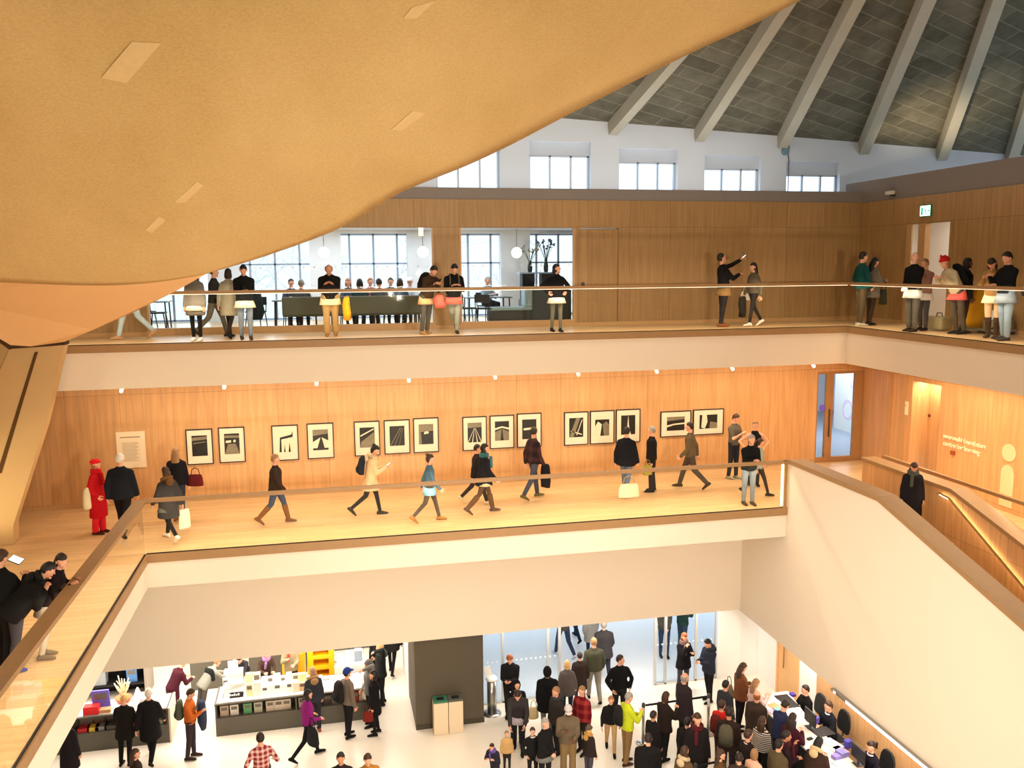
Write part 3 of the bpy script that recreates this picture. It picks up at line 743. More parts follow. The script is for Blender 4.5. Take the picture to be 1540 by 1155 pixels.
POSES = {
    'stand': dict(legs=((2, 3), (-3, 4)), hands=((-.235, .05, .78), (.235, .05, .78))),
    'shift': dict(legs=((0, 2), (8, 16)), hands=((-.235, .08, .80), (.24, .02, .80))),
    'walk': dict(legs=((20, 7), (-16, 27)), hands=((-.25, -.16, .84), (.25, .24, .88)), lean=3),
    'walk2': dict(legs=((-15, 30), (21, 6)), hands=((-.25, .22, .88), (.25, -.14, .84)), lean=3),
    'stroll': dict(legs=((14, 6), (-13, 20)), hands=((-.26, -.05, .82), (.26, .12, .84)), lean=2),
    'phone': dict(legs=((2, 3), (-4, 6)), hands=((-.05, .30, 1.12), (.07, .31, 1.12)), head=(28, 0)),
    'walkphone': dict(legs=((16, 6), (-16, 34)), hands=((-.06, .28, 1.12), (.08, .34, 1.16)), head=(20, 0), lean=3),
    'rail': dict(legs=((-8, 4), (-4, 8)), hands=((-.14, .36, 1.17), (.14, .38, 1.17)), lean=20, head=(4, 0)),
    'raildown': dict(legs=((-8, 4), (-2, 10)), hands=((-.08, .38, 1.19), (.10, .40, 1.19)), lean=24, head=(26, 0)),
    'railcross': dict(legs=((-8, 4), (-20, 26)), hands=((-.10, .34, 1.16), (.10, .35, 1.16)), lean=12, head=(30, 0), crossx=.16),
    'photo': dict(legs=((2, 3), (-4, 4)), hands=((.12, .42, 1.58), (.10, .34, 1.22)), head=(-18, 0), lean=-4),
    'hips': dict(legs=((2, 2), (-4, 6)), hands=((-.22, .08, 1.02), (.24, .05, 1.00)), out=1),
    'pockets': dict(legs=((2, 2), (-2, 3)), hands=((-.22, .12, .90), (.22, .12, .90)), out=1),
    'clasp': dict(legs=((2, 2), (-2, 3)), hands=((-.04, .24, .95), (.05, .25, .95))),
    'crossed': dict(legs=((2, 2), (-3, 5)), hands=((.14, .24, 1.16), (-.14, .22, 1.14)), out=1),
    'chin': dict(legs=((2, 2), (-3, 5)), hands=((-.02, .20, 1.40), (.0, .26, 1.10)), head=(6, 0)),
    'face': dict(legs=((2, 2), (-3, 5)), hands=((-.06, .17, 1.52), (.24, .10, .86))),
    'bend': dict(legs=((-14, 4), (-10, 10)), hands=((-.14, .72, .98), (.12, .70, 1.0)), lean=62, head=(10, 0)),
    'lean': dict(legs=((-6, 4), (-4, 8)), hands=((-.14, .48, 1.02), (.16, .48, 1.04)), lean=32, head=(12, 0)),
    'reach': dict(legs=((8, 6), (-10, 14)), hands=((-.16, .42, .86), (.16, .46, .84)), lean=26, head=(26, 0)),
    'read': dict(legs=((2, 2), (-3, 5)), hands=((-.10, .32, 1.08), (.12, .30, 1.24)), head=(18, 0)),
    'sit': dict(legs=((84, 84), (86, 88)), hands=((-.12, .36, .80), (.14, .36, .80)), sit=.57, lean=6),
    'cup': dict(legs=((2, 2), (-3, 5)), hands=((-.10, .30, 1.22), (.06, .22, 1.38)), head=(8, 0)),
}
PENDING = []
class Person: pass

def build_person(label, px, py, level, h=1.74, yaw=0, pose='stand', top='jacket', tc=(30, 30, 32), hem=.0, sleeve='long', leg=(34, 34, 40), legw=1.0,
                 shoe=(30, 26, 24), hair='short', hc='dark', skin='l', head=None, lean=None, scarf=None, hood=None, hat=None, boots=False,
                 girth=1.0, tmat=None, skirt=None, group=None, under=None, at=None, collar=None, straps=None, hands=None, turn=0, yy=None, xx=None, sitz=None):
    P = dict(POSES[pose]); s = h / 1.755
    if hands: P['hands'] = hands
    if sitz: P['sit'] = sitz; P['hands'] = tuple((a, c, e + sitz - .57) for a, c, e in P['hands'])
    hd = head if head is not None else P.get('head', (0, 0)); ln = P.get('lean', 0) if lean is None else lean
    female = hair in ('long', 'bob', 'bun', 'pony')
    sw = (.158 if female else .178) * girth; hw = .095
    V = Vector
    # legs
    legs = []; zmin = 9
    for i, sx in enumerate((-1, 1)):
        a, k = P['legs'][i]; a = math.radians(a); kk = math.radians(k)
        hip = V((sx * hw, 0, 0)); kn = hip + V((0, math.sin(a), -math.cos(a))) * .44
        an = kn + V((0, math.sin(a - kk), -math.cos(a - kk))) * .43
        if P.get('crossx') and i == 1: kn.x -= P['crossx'] * .5; an.x -= P['crossx'] * 1.4
        fp = 0.0
        if P.get('sit') is None and (a - kk) < -.35: fp = min(.9, -(a - kk) - .1)
        f = V((0, math.cos(fp), -math.sin(fp))); u = V((0, math.sin(fp), math.cos(fp)))
        heel = an - f * .06 - u * .085; toe = an + f * .20 - u * .085
        zmin = min(zmin, heel.z, toe.z); legs.append([hip, kn, an, f, u])
    zp = -zmin if P.get('sit') is None else P['sit'] - .0
    if P.get('sit') is not None:
        zp = max(zp, -zmin)
    PV = V((0, 0, zp))
    for L in legs:
        for q in range(3): L[q] = L[q] + PV
    R = Matrix.Rotation(-math.radians(ln), 3, 'X'); Rz = Matrix.Rotation(math.radians(-turn), 3, 'Z'); R = Rz @ R
    def T(x, y, z): return PV + R @ V((x, y, z))
    neck = T(0, -.01, .50); ux, uy, uz = R @ V((1, 0, 0)), R @ V((0, 1, 0)), R @ V((0, 0, 1))
    hp, hy = hd
    RH = Rz @ Matrix.Rotation(math.radians(-hy), 3, 'Z') @ Matrix.Rotation(-math.radians(ln * .55 + hp), 3, 'X')
    hc0 = neck + uz * .052 + RH @ V((0, .018, .098))
    MH = Matrix.Translation(hc0) @ RH.to_4x4()
    arms = []
    for i, sx in enumerate((-1, 1)):
        sh = T(sx * sw, -.01, .392); t = V(P['hands'][i])
        base_z = .945 if P.get('sit') is None else zp
        tgt = V((t.x, t.y, t.z - .945 + zp)) if P.get('sit') is None else V((t.x, t.y, t.z))
        tgt = Rz @ tgt if turn else tgt
        pole = V((sx * (1.3 if P.get('out') else .5), -.8, -.6))
        el, wr = two_bone(sh, tgt, .285, .25, Rz @ pole)
        arms.append((sh, el, wr))
    # scale and world placement
    if yy or xx:
        u1 = hc0 + RH @ V((0, 0, .118 + (.03 if hat else 0))); zt = (aty(px, py, yy) if yy else atx(px, py, xx)).z - level
        s = min(1.1, max(.85, zt / u1.z))
    S = Matrix.Scale(s, 4)
    topz = (hc0 + RH @ V((0, 0, .118 + (.03 if hat else 0)))) * s
    yawr = math.radians(yaw); RW = Matrix.Rotation(-yawr, 4, 'Z')
    off = RW @ topz
    if at is not None: O = V(at)
    else:
        w = atz(px, py, level + topz.z) if not (yy or xx) else (aty(px, py, yy) if yy else atx(px, py, xx)); O = V((w.x - off.x, w.y - off.y, level))
    root = thing('person', label, 'person', O, -yawr, group)
    pr = Person(); pr.root = root; pr.O = O; pr.RW = RW; pr.s = s; pr.arms = arms; pr.neck = neck; pr.R = R; pr.PV = PV; pr.yaw = yaw; pr.girth = girth; pr.hc0 = hc0; pr.RH = RH
    g = girth * 1.07
    # --- body
    b = nb()
    def ring(c, rx, ry, ax=ux, ay=uy): return (c, ax * rx, ay * ry)
    loft(b, [ring(T(0, 0, -.07), .10 * g, .07), ring(T(0, 0, .0), .150 * g, .10 * g), ring(T(0, 0, .10), .132 * g, .092 * g), ring(T(0, 0, .25), .140 * g, .098 * g), ring(T(0, 0, .36), .150 * g, .098 * g), ring(T(0, 0, .44), .135 * g, .075), ring(T(0, 0, .48), .07, .06)], 14)
    capsule(b, T(0, -.01, .44), hc0 + RH @ V((0, -.02, -.05)), .058, .052)
    for sh, el, wr in arms:
        capsule(b, T(0, -.01, .44).lerp(sh, .5), sh, .055, .052); capsule(b, sh, el, .050, .040); capsule(b, el, wr, .040, .026)
    for hip, kn, an, f, u in legs:
        capsule(b, hip, kn, .076 * g, .042); capsule(b, kn, an, .042, .030)
        capsule(b, an - u * .04 - f * .03, an + f * .14 - u * .055, .036, .026)
    ell(b, hc0, .070, .086, .104, 12, 10, 0, RH)
    b.transform(S)
    PENDING.append(dict(kind='body', bm=b, mats=[M_SKIN[skin], M_EYE, M_LIP], parent=root, name='body', voxel=.022, S=S, MH=MH, arms=arms, pose=pose, R=Rz))
    # --- trousers
    b = nb(); lw = max(legw, .86) * 1.05
    if not skirt or skirt == 'over':
        loft(b, [ring(T(0, 0, -.10), .145 * g, .105 * g), ring(T(0, 0, .0), .166 * g, .120 * g), ring(T(0, 0, .10), .150 * g, .110 * g)], 14)
        for hip, kn, an, f, u in legs:
            capsule(b, hip, kn, .088 * g * (lw * .5 + .5), .066 * lw); capsule(b, kn, an + u * .015, .063 * lw, .050 * lw if lw <= 1.2 else .075)
        b.transform(S)
        PENDING.append(dict(kind='g', bm=b, mats=[cloth(*leg)], parent=root, name='trousers', voxel=.019))
    # --- shoes
    sm = cloth(*shoe) if max(shoe) < 200 else plain(rgb(*shoe), .6, .05, 8)
    for hip, kn, an, f, u in legs:
        b = nb(); r = V((1, 0, 0))
        q = an - u * .085
        loft(b, [(q - f * .075 + u * .03, r * .026, u * .028), (q - f * .05 + u * .042, r * .036, u * .042), (q + f * .02 + u * .045, r * .040, u * .045), (q + f * .09 + u * .034, r * .044, u * .034), (q + f * .15 + u * .026, r * .042, u * .025), (q + f * .195 + u * .020, r * .024, u * .016)], 10)
        if boots: capsule(b, kn.lerp(an, .25), an - u * .01, .070, .052)
        else: capsule(b, an + u * .01, an - u * .03, .040, .042)
        b.transform(S); o = obj('boot' if boots else 'shoe', b, sm, root)
    # --- upper garment
    sh_s = lambda q: .45 * sw * (1 if (q - PV).dot(ux) > 0 else -1)
    b = nb(); th = {'jacket': 1.14, 'coat': 1.18, 'parka': 1.19, 'shirt': 1.04, 'jumper': 1.09}[top]
    bot = {'jacket': -.10, 'coat': -.10, 'parka': -.16, 'shirt': -.05, 'jumper': -.06}[top]
    e = .012 * (1 if top in ('shirt', 'jumper') else 2)
    loft(b, [ring(T(0, .0, bot), (.165 * g) * th, (.118 * g) * th), ring(T(0, 0, .05), .158 * g * th, .112 * g * th), ring(T(0, 0, .18), .150 * g * th, .108 * g * th), ring(T(0, 0, .32), .162 * g * th, .114 * g * th), ring(T(0, 0, .39), .156 * g * th, .104 * g * th), ring(T(0, -.005, .455), .108 * g, .078), ring(T(0, -.005, .515), .066 * th, .064 * th)], 16)
    for sh, el, wr in arms:
        if sleeve == 'none': continue
        capsule(b, T(sh_s(sh), -.012, .43), sh, .050 * th, .056 * th)
        if sleeve == 'short': capsule(b, sh, sh.lerp(el, .72), .062 * th, .058 * th)
        else: capsule(b, sh, el, .057 * th, .052 * th); capsule(b, el, wr.lerp(el, .04), .053 * th, .038 * th + e * .3)
    if hem > 0:   # skirt of a coat, following both thighs
        zz = []
        for t in (0, .35, .7, 1.0):
            d = bot + .06 - hem * t
            pts = []
            for hip, kn, an, f, u in legs:
                dz = -d
                p = hip.lerp(kn, dz / .44) if dz < .44 else kn.lerp(an, min(1, (dz - .44) / .43))
                pts.append(p)
            c = (pts[0] + pts[1]) * .5; spread = abs(pts[0].y - pts[1].y) * .5
            zz.append((V((c.x, c.y, PV.z + d)), V((.172 * g * th * (1 + .10 * t), 0, 0)), V((0, .122 * g * th * (1 + .10 * t) + spread * .75, 0))))
        loft(b, zz, 16)
    b.transform(S)
    PENDING.append(dict(kind='g', bm=b, mats=[tmat or cloth(*tc)], parent=root, name={'jacket': 'jacket', 'coat': 'coat', 'parka': 'parka', 'shirt': 'shirt', 'jumper': 'jumper'}[top], voxel=.026))
    if skirt or under:
        c2 = under or (60, 60, 60); b = nb(); d0, d1 = -.04, -(under and .22 or .42)
        loft(b, [ring(T(0, 0, d0), .176 * g, .126 * g), (PV + V((0, legs[0][1].y * .2 + legs[1][1].y * .2, d1)), V((.20 * g * th, 0, 0)), V((0, .16 * g * th, 0)))], 16)
        b.transform(S); o = obj('shirt_tail' if under else 'skirt', b, cloth(*c2), root, True)
    if straps:
        b = nb()
        for sx in (-1, 1):
            tube(b, [T(sx * .09, -.10 * g * th, .44), T(sx * .10, -.02, .475 + .02 * th), T(sx * .105, .10 * g * th, .40), T(sx * .11, .118 * g * th, .25), T(sx * .13, .06, .10)], .016, 6)
        b.transform(S); obj('shoulder_straps', b, cloth(*straps), root, True)
    if collar:
        b = nb(); tube(b, [T(.06 * math.cos(a) * 1.2, .06 * math.sin(a) * 1.1, .475) for a in [2 * PI * k / 14 for k in range(15)]], .020, 6)
        b.transform(S); obj('collar', b, cloth(*collar), root, True)
    if scarf:
        b = nb()
        for dz, rr in ((.47, .044), (.515, .040)):
            tube(b, [T(.075 * math.cos(a) * 1.2, .075 * math.sin(a), dz) for a in [2 * PI * k / 16 for k in range(17)]], rr, 8)
        capsule(b, T(.05, .12 * g * th, .44), T(.06, .135 * g * th, .22), .04, .035)
        b.transform(S); obj('scarf', b, cloth(*scarf), root, True)
    if hood:   # hood lying on the shoulders
        b = nb(); tube(b, [T(.10 * math.cos(a), .085 * math.sin(a) - .02, .47 + .035 * (1 - math.sin(a))) for a in [2 * PI * k / 16 for k in range(17)]], .045, 8)
        ell(b, T(0, -.14, .44), .10, .06, .09, 10, 8, 0, R)
        b.transform(S); obj('hood', b, plain(rgb(*hood), .95, .3, 60), root, True)
    # --- head cover
    hm = hairmat(hc) if hair != 'bald' or True else None
    if hair != 'none':
        b = nb(); tmp = bmesh.new(); ell(tmp, (0, -.006, .008), .086, .104, .120, 20, 14)
        for v in tmp.verts:
            x, y, z = v.co; inside = False
            if hair == 'bald': inside = z > .035 or y > .01 or z < -.07
            else:
                line = .070 if hair in ('short', 'crop') else .060
                le = line - 6 * x * x + .005 * math.sin(x * 80 + len(label)) if hair in ('short', 'crop') else line - 2 * x * x
                if y > .012 and z < le: inside = True
                if hair in ('short', 'crop') and z < -.055 + max(0, y) * 1.2: inside = True
                if hair in ('short', 'crop', 'bun', 'pony') and z < -.01 and y > -.035: inside = True
            if inside: v.co = Vector((x * .80, y * .80, z * .80))
            elif hair == 'crop': v.co = v.co * .955
            elif hair in ('short', 'bob', 'long'): v.co += v.co.normalized() * (.004 * math.sin(x * 190) * math.sin(y * 170 + z * 130))
        tmp.transform(MH)
        if hair in ('long', 'bob'):
            L = .36 if hair == 'long' else .15
            t2 = bmesh.new(); V0 = V
            n = 5
            rings = []
            for k in range(n + 1):
                t = k / n
                c = V((0, -.045 - .03 * math.sin(t * PI), .02 - L * t)) if hair == 'long' else V((0, -.02, .02 - L * t))
                rings.append((c, V((.084 + .012 * math.sin(t * PI) - .02 * max(0, t - .7), 0, 0)), V((0, (.058 if hair == 'long' else .078) - .012 * t, 0))))
            loft(t2, rings, 14)
            for v in t2.verts:
                if v.co.y > .03 and abs(v.co.x) < .06: v.co.y = -.01
            t2.transform(Matrix.Translation(hc0) @ (Rz @ Matrix.Rotation(math.radians(-hy), 3, 'Z') @ Matrix.Rotation(-math.radians((ln * .55 + hp) * .6), 3, 'X')).to_4x4())
            me = bpy.data.meshes.new('h'); t2.to_mesh(me); t2.free(); b.from_mesh(me); bpy.data.meshes.remove(me)
        if hair == 'bun': t2 = None; ell(tmp, hc0 + RH @ V((0, -.07, .105)), .042, .042, .038, 10, 8)
        if hair == 'pony': tube(tmp, [hc0 + RH @ V((0, -.09, .05)), hc0 + RH @ V((0, -.15, .03)), hc0 + RH @ V((0, -.155, -.10))], [.03, .036, .012], 8)
        me = bpy.data.meshes.new('h'); tmp.to_mesh(me); tmp.free(); b.from_mesh(me); bpy.data.meshes.remove(me)
        b.transform(S); obj('hair', b, hm, root, True)
    if hat:
        kind, col = hat; b = nb(); tmp = bmesh.new()
        if kind == 'hoodup':
            ell(tmp, (0, -.02, .0), .105, .125, .145, 18, 12)
            for v in tmp.verts:
                if v.co.y > .05 and v.co.z < .085: v.co = v.co * .78
        else:
            ell(tmp, (0, -.008, .018), .092, .110, .124 if kind != 'beret' else .105, 18, 12)
            for v in tmp.verts:
                x, y, z = v.co
                if z < .028 - (0.03 if y < 0 else 0): v.co = Vector((x * .8, y * .8, max(z, .0) if z > -.02 else z * .7))
                if kind == 'beret' and z > .03: v.co.x *= 1.22; v.co.y *= 1.18
            if kind == 'cat':
                for sx in (-1, 1): tube(tmp, [(sx * .055, 0, .11), (sx * .075, 0, .165)], [.035, .004], 6)
            if kind == 'bobble': ell(tmp, (0, 0, .15), .04, .04, .04, 8, 6)
            if kind == 'cap':
                loft(tmp, [(V((0, .08, .045)), V((.075, 0, 0)), V((0, 0, .008))), (V((0, .13, .045)), V((.07, 0, 0)), V((0, 0, .007))), (V((0, .165, .038)), V((.035, 0, 0)), V((0, 0, .005)))], 10)
            if kind in ('beanie', 'bobble', 'cat'):
                tube(tmp, [(.092 * math.cos(a), -.008 + .108 * math.sin(a), .035 - .012 * math.sin(-a)) for a in [2 * PI * k / 18 for k in range(19)]], .013, 6)
        tmp.transform(MH); me = bpy.data.meshes.new('h'); tmp.to_mesh(me); tmp.free(); b.from_mesh(me); bpy.data.meshes.remove(me)
        b.transform(S); obj({'cap': 'cap', 'beret': 'beret', 'hoodup': 'hood'}.get(kind, 'beanie'), b, cloth(*col), root, True)
    # local-to-world helper for things carried
    pr.W = lambda v: O + (RW @ (Vector(v) * s))
    pr.T = T; pr.th = th
    pr.hand = [O + (RW @ (a[2] * s + (a[2] - a[1]).normalized() * .09)) for a in arms]
    pr.hang = [O + (RW @ (a[2] * s + (a[2] - a[1]).normalized() * .10 + Rz @ V((sx * .10, 0, -.06)))) for a, sx in zip(arms, (-1, 1))]
    pr.chest_back = O + (RW @ (T(0, -.112 * g * th - .02, .26) * s))
    pr.chest_front = O + (RW @ (T(0, .115 * g * th + .02, .26) * s))
    pr.side = lambda sx, z=0.0: O + (RW @ (T(sx * (.20 * g * th + .11), 0, z) * s))
    pr.lean = ln
    return pr

def bake_people():
    tmp = []
    for p in PENDING:
        bm = p['bm']; bmesh.ops.recalc_face_normals(bm, faces=bm.faces)
        me = bpy.data.meshes.new('t'); bm.to_mesh(me); bm.free()
        o = bpy.data.objects.new('t', me); COL.objects.link(o)
        r = o.modifiers.new('r', 'REMESH'); r.mode = 'VOXEL'; r.voxel_size = p['voxel']; r.use_smooth_shade = True
        sm = o.modifiers.new('s', 'SMOOTH'); sm.factor = .5; sm.iterations = 4 if p['kind'] == 'g' else 3
        tmp.append(o)
    dg = bpy.context.evaluated_depsgraph_get(); dg.update()
    for o, p in zip(tmp, PENDING):
        me = bpy.data.meshes.new_from_object(o.evaluated_get(dg), depsgraph=dg)
        if p['kind'] == 'body':
            b = bmesh.new(); b.from_mesh(me); h = bmesh.new()
            head_mesh(h, p['MH'])
            for i, (sh, el, wr) in enumerate(p['arms']):
                sx = (-1, 1)[i]; y = (wr - el).normalized(); inward = p['R'] @ Vector((-sx, 0, 0))
                fw = p['R'] @ Vector((0, 1, 0))
                # palm faces inward when hanging, downward when reaching forward
                palm = inward if y.z < -.6 else (Vector((0, 0, -1)) + inward * .4)
                z = -(palm - y * palm.dot(y)).normalized(); x = y.cross(z)
                M = Matrix((x, y, z)).transposed().to_4x4(); M.translation = wr - y * .01
                # thumb towards -X of the right hand frame
                thumb = -x; want = fw if y.z < -.6 else inward
                side = 1 if thumb.dot(want) >= 0 else -1
                hand_mesh(h, M, side, .9 if p['pose'] in ('phone', 'walkphone', 'photo', 'read', 'cup', 'clasp') else .55)
            h.transform(p['S']); m2 = bpy.data.meshes.new('h'); h.to_mesh(m2); h.free(); b.from_mesh(m2); bpy.data.meshes.remove(m2)
            for f in b.faces: f.smooth = True
            b.to_mesh(me); b.free()
        me.materials.clear()
        for mt in p['mats']: me.materials.append(mt)
        me.polygons.foreach_set('use_smooth', [True] * len(me.polygons))
        me.name = p['name']
        c = bpy.data.objects.new(p['name'], me); COL.objects.link(c); c.parent = p['parent']
        old = o.data; bpy.data.objects.remove(o); bpy.data.meshes.remove(old)
    PENDING.clear()

# ---- carried things
def backpack(p, label, col, group=None, size=1.0, front=False):
    s = p.s * size
    loc = p.chest_back if not front else p.chest_front
    t = thing('backpack', label, 'backpack', loc, -math.radians(p.yaw + (180 if front else 0)), group)
    tilt = Matrix.Rotation(-math.radians(p.lean), 4, 'X')
    b = nb(); V = Vector
    loft(b, [(V((0, -.06, -.21)), V((.12, 0, 0)), V((0, .07, 0))), (V((0, -.075, -.18)), V((.145, 0, 0)), V((0, .085, 0))), (V((0, -.08, 0)), V((.15, 0, 0)), V((0, .085, 0))), (V((0, -.07, .15)), V((.135, 0, 0)), V((0, .075, 0))), (V((0, -.055, .22)), V((.08, 0, 0)), V((0, .045, 0)))], 16)
    b.transform(tilt @ Matrix.Scale(s, 4)); bb = obj('bag_body', b, cloth(*col), t, True)
    b = nb(); loft(b, [(V((0, -.15, -.17)), V((.10, 0, 0)), V((0, .03, 0))), (V((0, -.165, -.10)), V((.11, 0, 0)), V((0, .035, 0))), (V((0, -.15, -.01)), V((.10, 0, 0)), V((0, .02, 0)))], 12)
    b.transform(tilt @ Matrix.Scale(s, 4)); obj('front_pocket', b, cloth(*[max(0, int(c * .8)) for c in col]), bb, True)
    return t
def bag(loc, label, col, w=.30, h=.26, d=.10, yaw=0, cat='bag', handle=True, name='handbag', hcol=None):
    t = thing(name, label, cat, Vector(loc), -math.radians(yaw)); V = Vector
    b = nb(); loft(b, [(V((0, 0, -h)), V((w * .5, 0, 0)), V((0, d * .5, 0))), (V((0, 0, -h * .9)), V((w * .54, 0, 0)), V((0, d * .56, 0))), (V((0, 0, -h * .3)), V((w * .5, 0, 0)), V((0, d * .45, 0))), (V((0, 0, 0)), V((w * .42, 0, 0)), V((0, d * .2, 0)))], 14)
    obj('bag_body', b, cloth(*col), t, True)
    if handle:
        b = nb(); tube(b, [(-w * .3, 0, -.01), (-w * .22, 0, h * .45), (0, 0, h * .6), (w * .22, 0, h * .45), (w * .3, 0, -.01)], .010, 6)
        obj('handle', b, cloth(*(hcol or [int(c * .7) for c in col])), t, True)
    return t
def phone(p, label, side=1, lit=False):
    loc = p.hand[side] + Vector((0, 0, .03)); t = thing('phone', label, 'phone', loc, -math.radians(p.yaw))
    b = nb(); box(b, -.037, .037, -.004, .004, -.07, .07); b.transform(Matrix.Rotation(math.radians(-50), 4, 'X')); cs = obj('case', b, M_BLACK, t)
    b = nb(); box(b, -.033, .033, -.0055, -.004, -.065, .065); b.transform(Matrix.Rotation(math.radians(-50), 4, 'X')); obj('screen', b, emis((.8, .9, 1, 1), 1.5), cs)
    return t
def paper(loc, label, w=.15, h=.21, yaw=0, tilt=30, col=(240, 238, 232), name='leaflet'):
    b = nb(); box(b, -w / 2, w / 2, -.003, .003, -h, 0); b.transform(Matrix.Rotation(math.radians(tilt), 4, 'X'))
    return single(name, b, plain(rgb(*col), .8, .02, 6.0), label, 'leaflet', None, 0, False, Vector(loc), -math.radians(yaw))
def folded_coat(loc, label, col, yaw=0, w=.30, h=.50):
    b = nb(); V = Vector
    loft(b, [(V((0, 0, -h)), V((w * .42, .03, 0)), V((0, .06, 0))), (V((.02, 0, -h * .7)), V((w * .52, 0, 0)), V((0, .09, 0))), (V((-.01, 0, -h * .3)), V((w * .48, 0, 0)), V((0, .10, 0))), (V((0, 0, 0)), V((w * .40, 0, 0)), V((0, .085, 0))), (V((0, 0, .05)), V((w * .3, 0, 0)), V((0, .05, 0)))], 14)
    for v in b.verts: v.co += Vector((.012 * math.sin(v.co.z * 21), .014 * math.sin(v.co.x * 37 + v.co.z * 9), 0))
    return single('folded_coat', b, cloth(*col), label, 'coat', None, 0, True, Vector(loc), -math.radians(yaw))
# ------------------------------------------------------------------ the visitors
def plaid(c1, c2, sc=26):
    m, nt, b = base_mat('plaid_cloth', .9, rgb(*c1), 0, .15)
    v = coords(nt, 'xyz', (sc, sc, sc)); sep = N(nt, 'ShaderNodeSeparateXYZ'); nt.links.new(v, sep.inputs[0]); outs = []
    for k in (0, 2):
        sn = N(nt, 'ShaderNodeMath', operation='SINE'); nt.links.new(sep.outputs[k], sn.inputs[0])
        gt = N(nt, 'ShaderNodeMath', operation='GREATER_THAN'); gt.inputs[1].default_value = .25; nt.links.new(sn.outputs[0], gt.inputs[0]); outs.append(gt)
    ad = N(nt, 'ShaderNodeMath', operation='ADD'); nt.links.new(outs[0].outputs[0], ad.inputs[0]); nt.links.new(outs[1].outputs[0], ad.inputs[1])
    hf = N(nt, 'ShaderNodeMath', operation='MULTIPLY'); hf.inputs[1].default_value = .5; nt.links.new(ad.outputs[0], hf.inputs[0])
    mx = N(nt, 'ShaderNodeMix', data_type='RGBA'); mx.inputs[6].default_value = rgb(*c1); mx.inputs[7].default_value = rgb(*c2)
    nt.links.new(hf.outputs[0], mx.inputs[0]); nt.links.new(mx.outputs[2], b.inputs['Base Color']); return m
def stripes(c1, c2, sc=150):
    m, nt, b = base_mat('striped_cloth', .9, rgb(*c1), 0, .15)
    v = coords(nt, 'xyz', (1, 1, sc)); sep = N(nt, 'ShaderNodeSeparateXYZ'); nt.links.new(v, sep.inputs[0])
    sn = N(nt, 'ShaderNodeMath', operation='SINE'); nt.links.new(sep.outputs[2], sn.inputs[0])
    gt = N(nt, 'ShaderNodeMath', operation='GREATER_THAN'); gt.inputs[1].default_value = .1; nt.links.new(sn.outputs[0], gt.inputs[0])
    mx = N(nt, 'ShaderNodeMix', data_type='RGBA'); mx.inputs[6].default_value = rgb(*c1); mx.inputs[7].default_value = rgb(*c2)
    nt.links.new(gt.outputs[0], mx.inputs[0]); nt.links.new(mx.outputs[2], b.inputs['Base Color']); return m
BP = build_person
K = (24, 24, 26); NAVY = (34, 38, 52); JEAN = (78, 92, 116); PJEAN = (150, 164, 178); GREY = (96, 96, 98)

# ---------- upper gallery
BP('person in pale jeans walking, half hidden under the canopy at far left', 188, 393, ZU, 1.74, 270, 'walk', 'jacket', (70, 66, 62), leg=(178, 196, 206), shoe=(190, 150, 112), yy=21.4)
p = BP('woman with black leggings, white shoes and a long grey coat near the canopy edge', 290, 404, ZU, 1.70, 190, 'stand', 'coat', (112, 106, 96), .30, leg=K, legw=.8, shoe=(236, 232, 226), hair='long', hc='black', under=(236, 226, 200), yy=20.35)
BP('man in grey trousers striding right behind the grey coats', 322, 402, ZU, 1.76, 95, 'walk', 'jacket', (44, 42, 40), leg=(104, 98, 84), shoe=(60, 52, 40), yy=21.35)
BP('woman in a pale grey knee coat with dark tights seen from behind', 343, 404, ZU, 1.70, 20, 'stroll', 'coat', (158, 150, 130), .34, leg=(40, 34, 34), legw=.75, hair='bob', hc='dark', shoe=K, yy=20.85)
p = BP('man in black jacket and washed jeans looking down at his phone by the canopy', 366, 399, ZU, 1.78, 170, 'phone', 'jacket', K, leg=(120, 132, 146), shoe=(50, 42, 34), hc='black', under=(222, 216, 190), yy=20.3)
phone(p, 'phone held by the man in washed jeans at the upper rail')
p = BP('bald man in black tee and khaki trousers leaning on the upper rail', 494, 399, ZU, 1.74, 182, 'raildown', 'shirt', K, leg=(176, 146, 96), legw=1.15, hair='bald', hc='brown', shoe=(150, 104, 60), skin='m', under=(230, 218, 176), girth=1.1, yy=20.3)
b = nb(); folded_coat(p.side(-1, -.1) + Vector((0, -.12, 0)), 'yellow jumper hanging from the bald man at the upper rail', (232, 170, 40), 0, .18, .5)
p = BP('man in brown jumper with a black backpack bent over the upper rail', 655, 401, ZU, 1.76, 150, 'raildown', 'jumper', (66, 48, 34), leg=(88, 88, 84), shoe=(176, 142, 100), hc='dark', under=(230, 180, 130), yy=20.35)
backpack(p, 'black backpack on the man in the brown jumper', K)
phone(p, 'phone held over the upper rail by the man in brown', 0)
p = BP('man in black cardigan and pale jeans with crossed legs at the upper rail', 684, 398, ZU, 1.76, 178, 'railcross', 'jumper', K, leg=(150, 158, 150), shoe=(40, 38, 34), hc='black', straps=(120, 104, 74), under=(226, 110, 96), yy=20.28)
folded_coat(p.side(1, -.05) + Vector((.0, -.05, 0)), 'coral jacket tied at the waist of the man with crossed legs', (226, 104, 92), 0, .26, .26)
BP('woman with long black hair and black poncho looking aside at the upper rail', 836, 397, ZU, 1.70, 176, 'hips', 'parka', (20, 20, 24), leg=(110, 106, 92), legw=.85, hair='long', hc='black', head=(-8, -60), shoe=K, under=(214, 206, 190), yy=20.45)
p = BP('bearded man in black jumper raising his arms to take a photo', 1083, 381, ZU, 1.80, 92, 'photo', 'jumper', K, leg=(40, 38, 40), shoe=(140, 84, 48), hc='dark', under=(150, 116, 72), yy=20.85)
phone(p, 'phone held high by the bearded man on the upper gallery', 0)
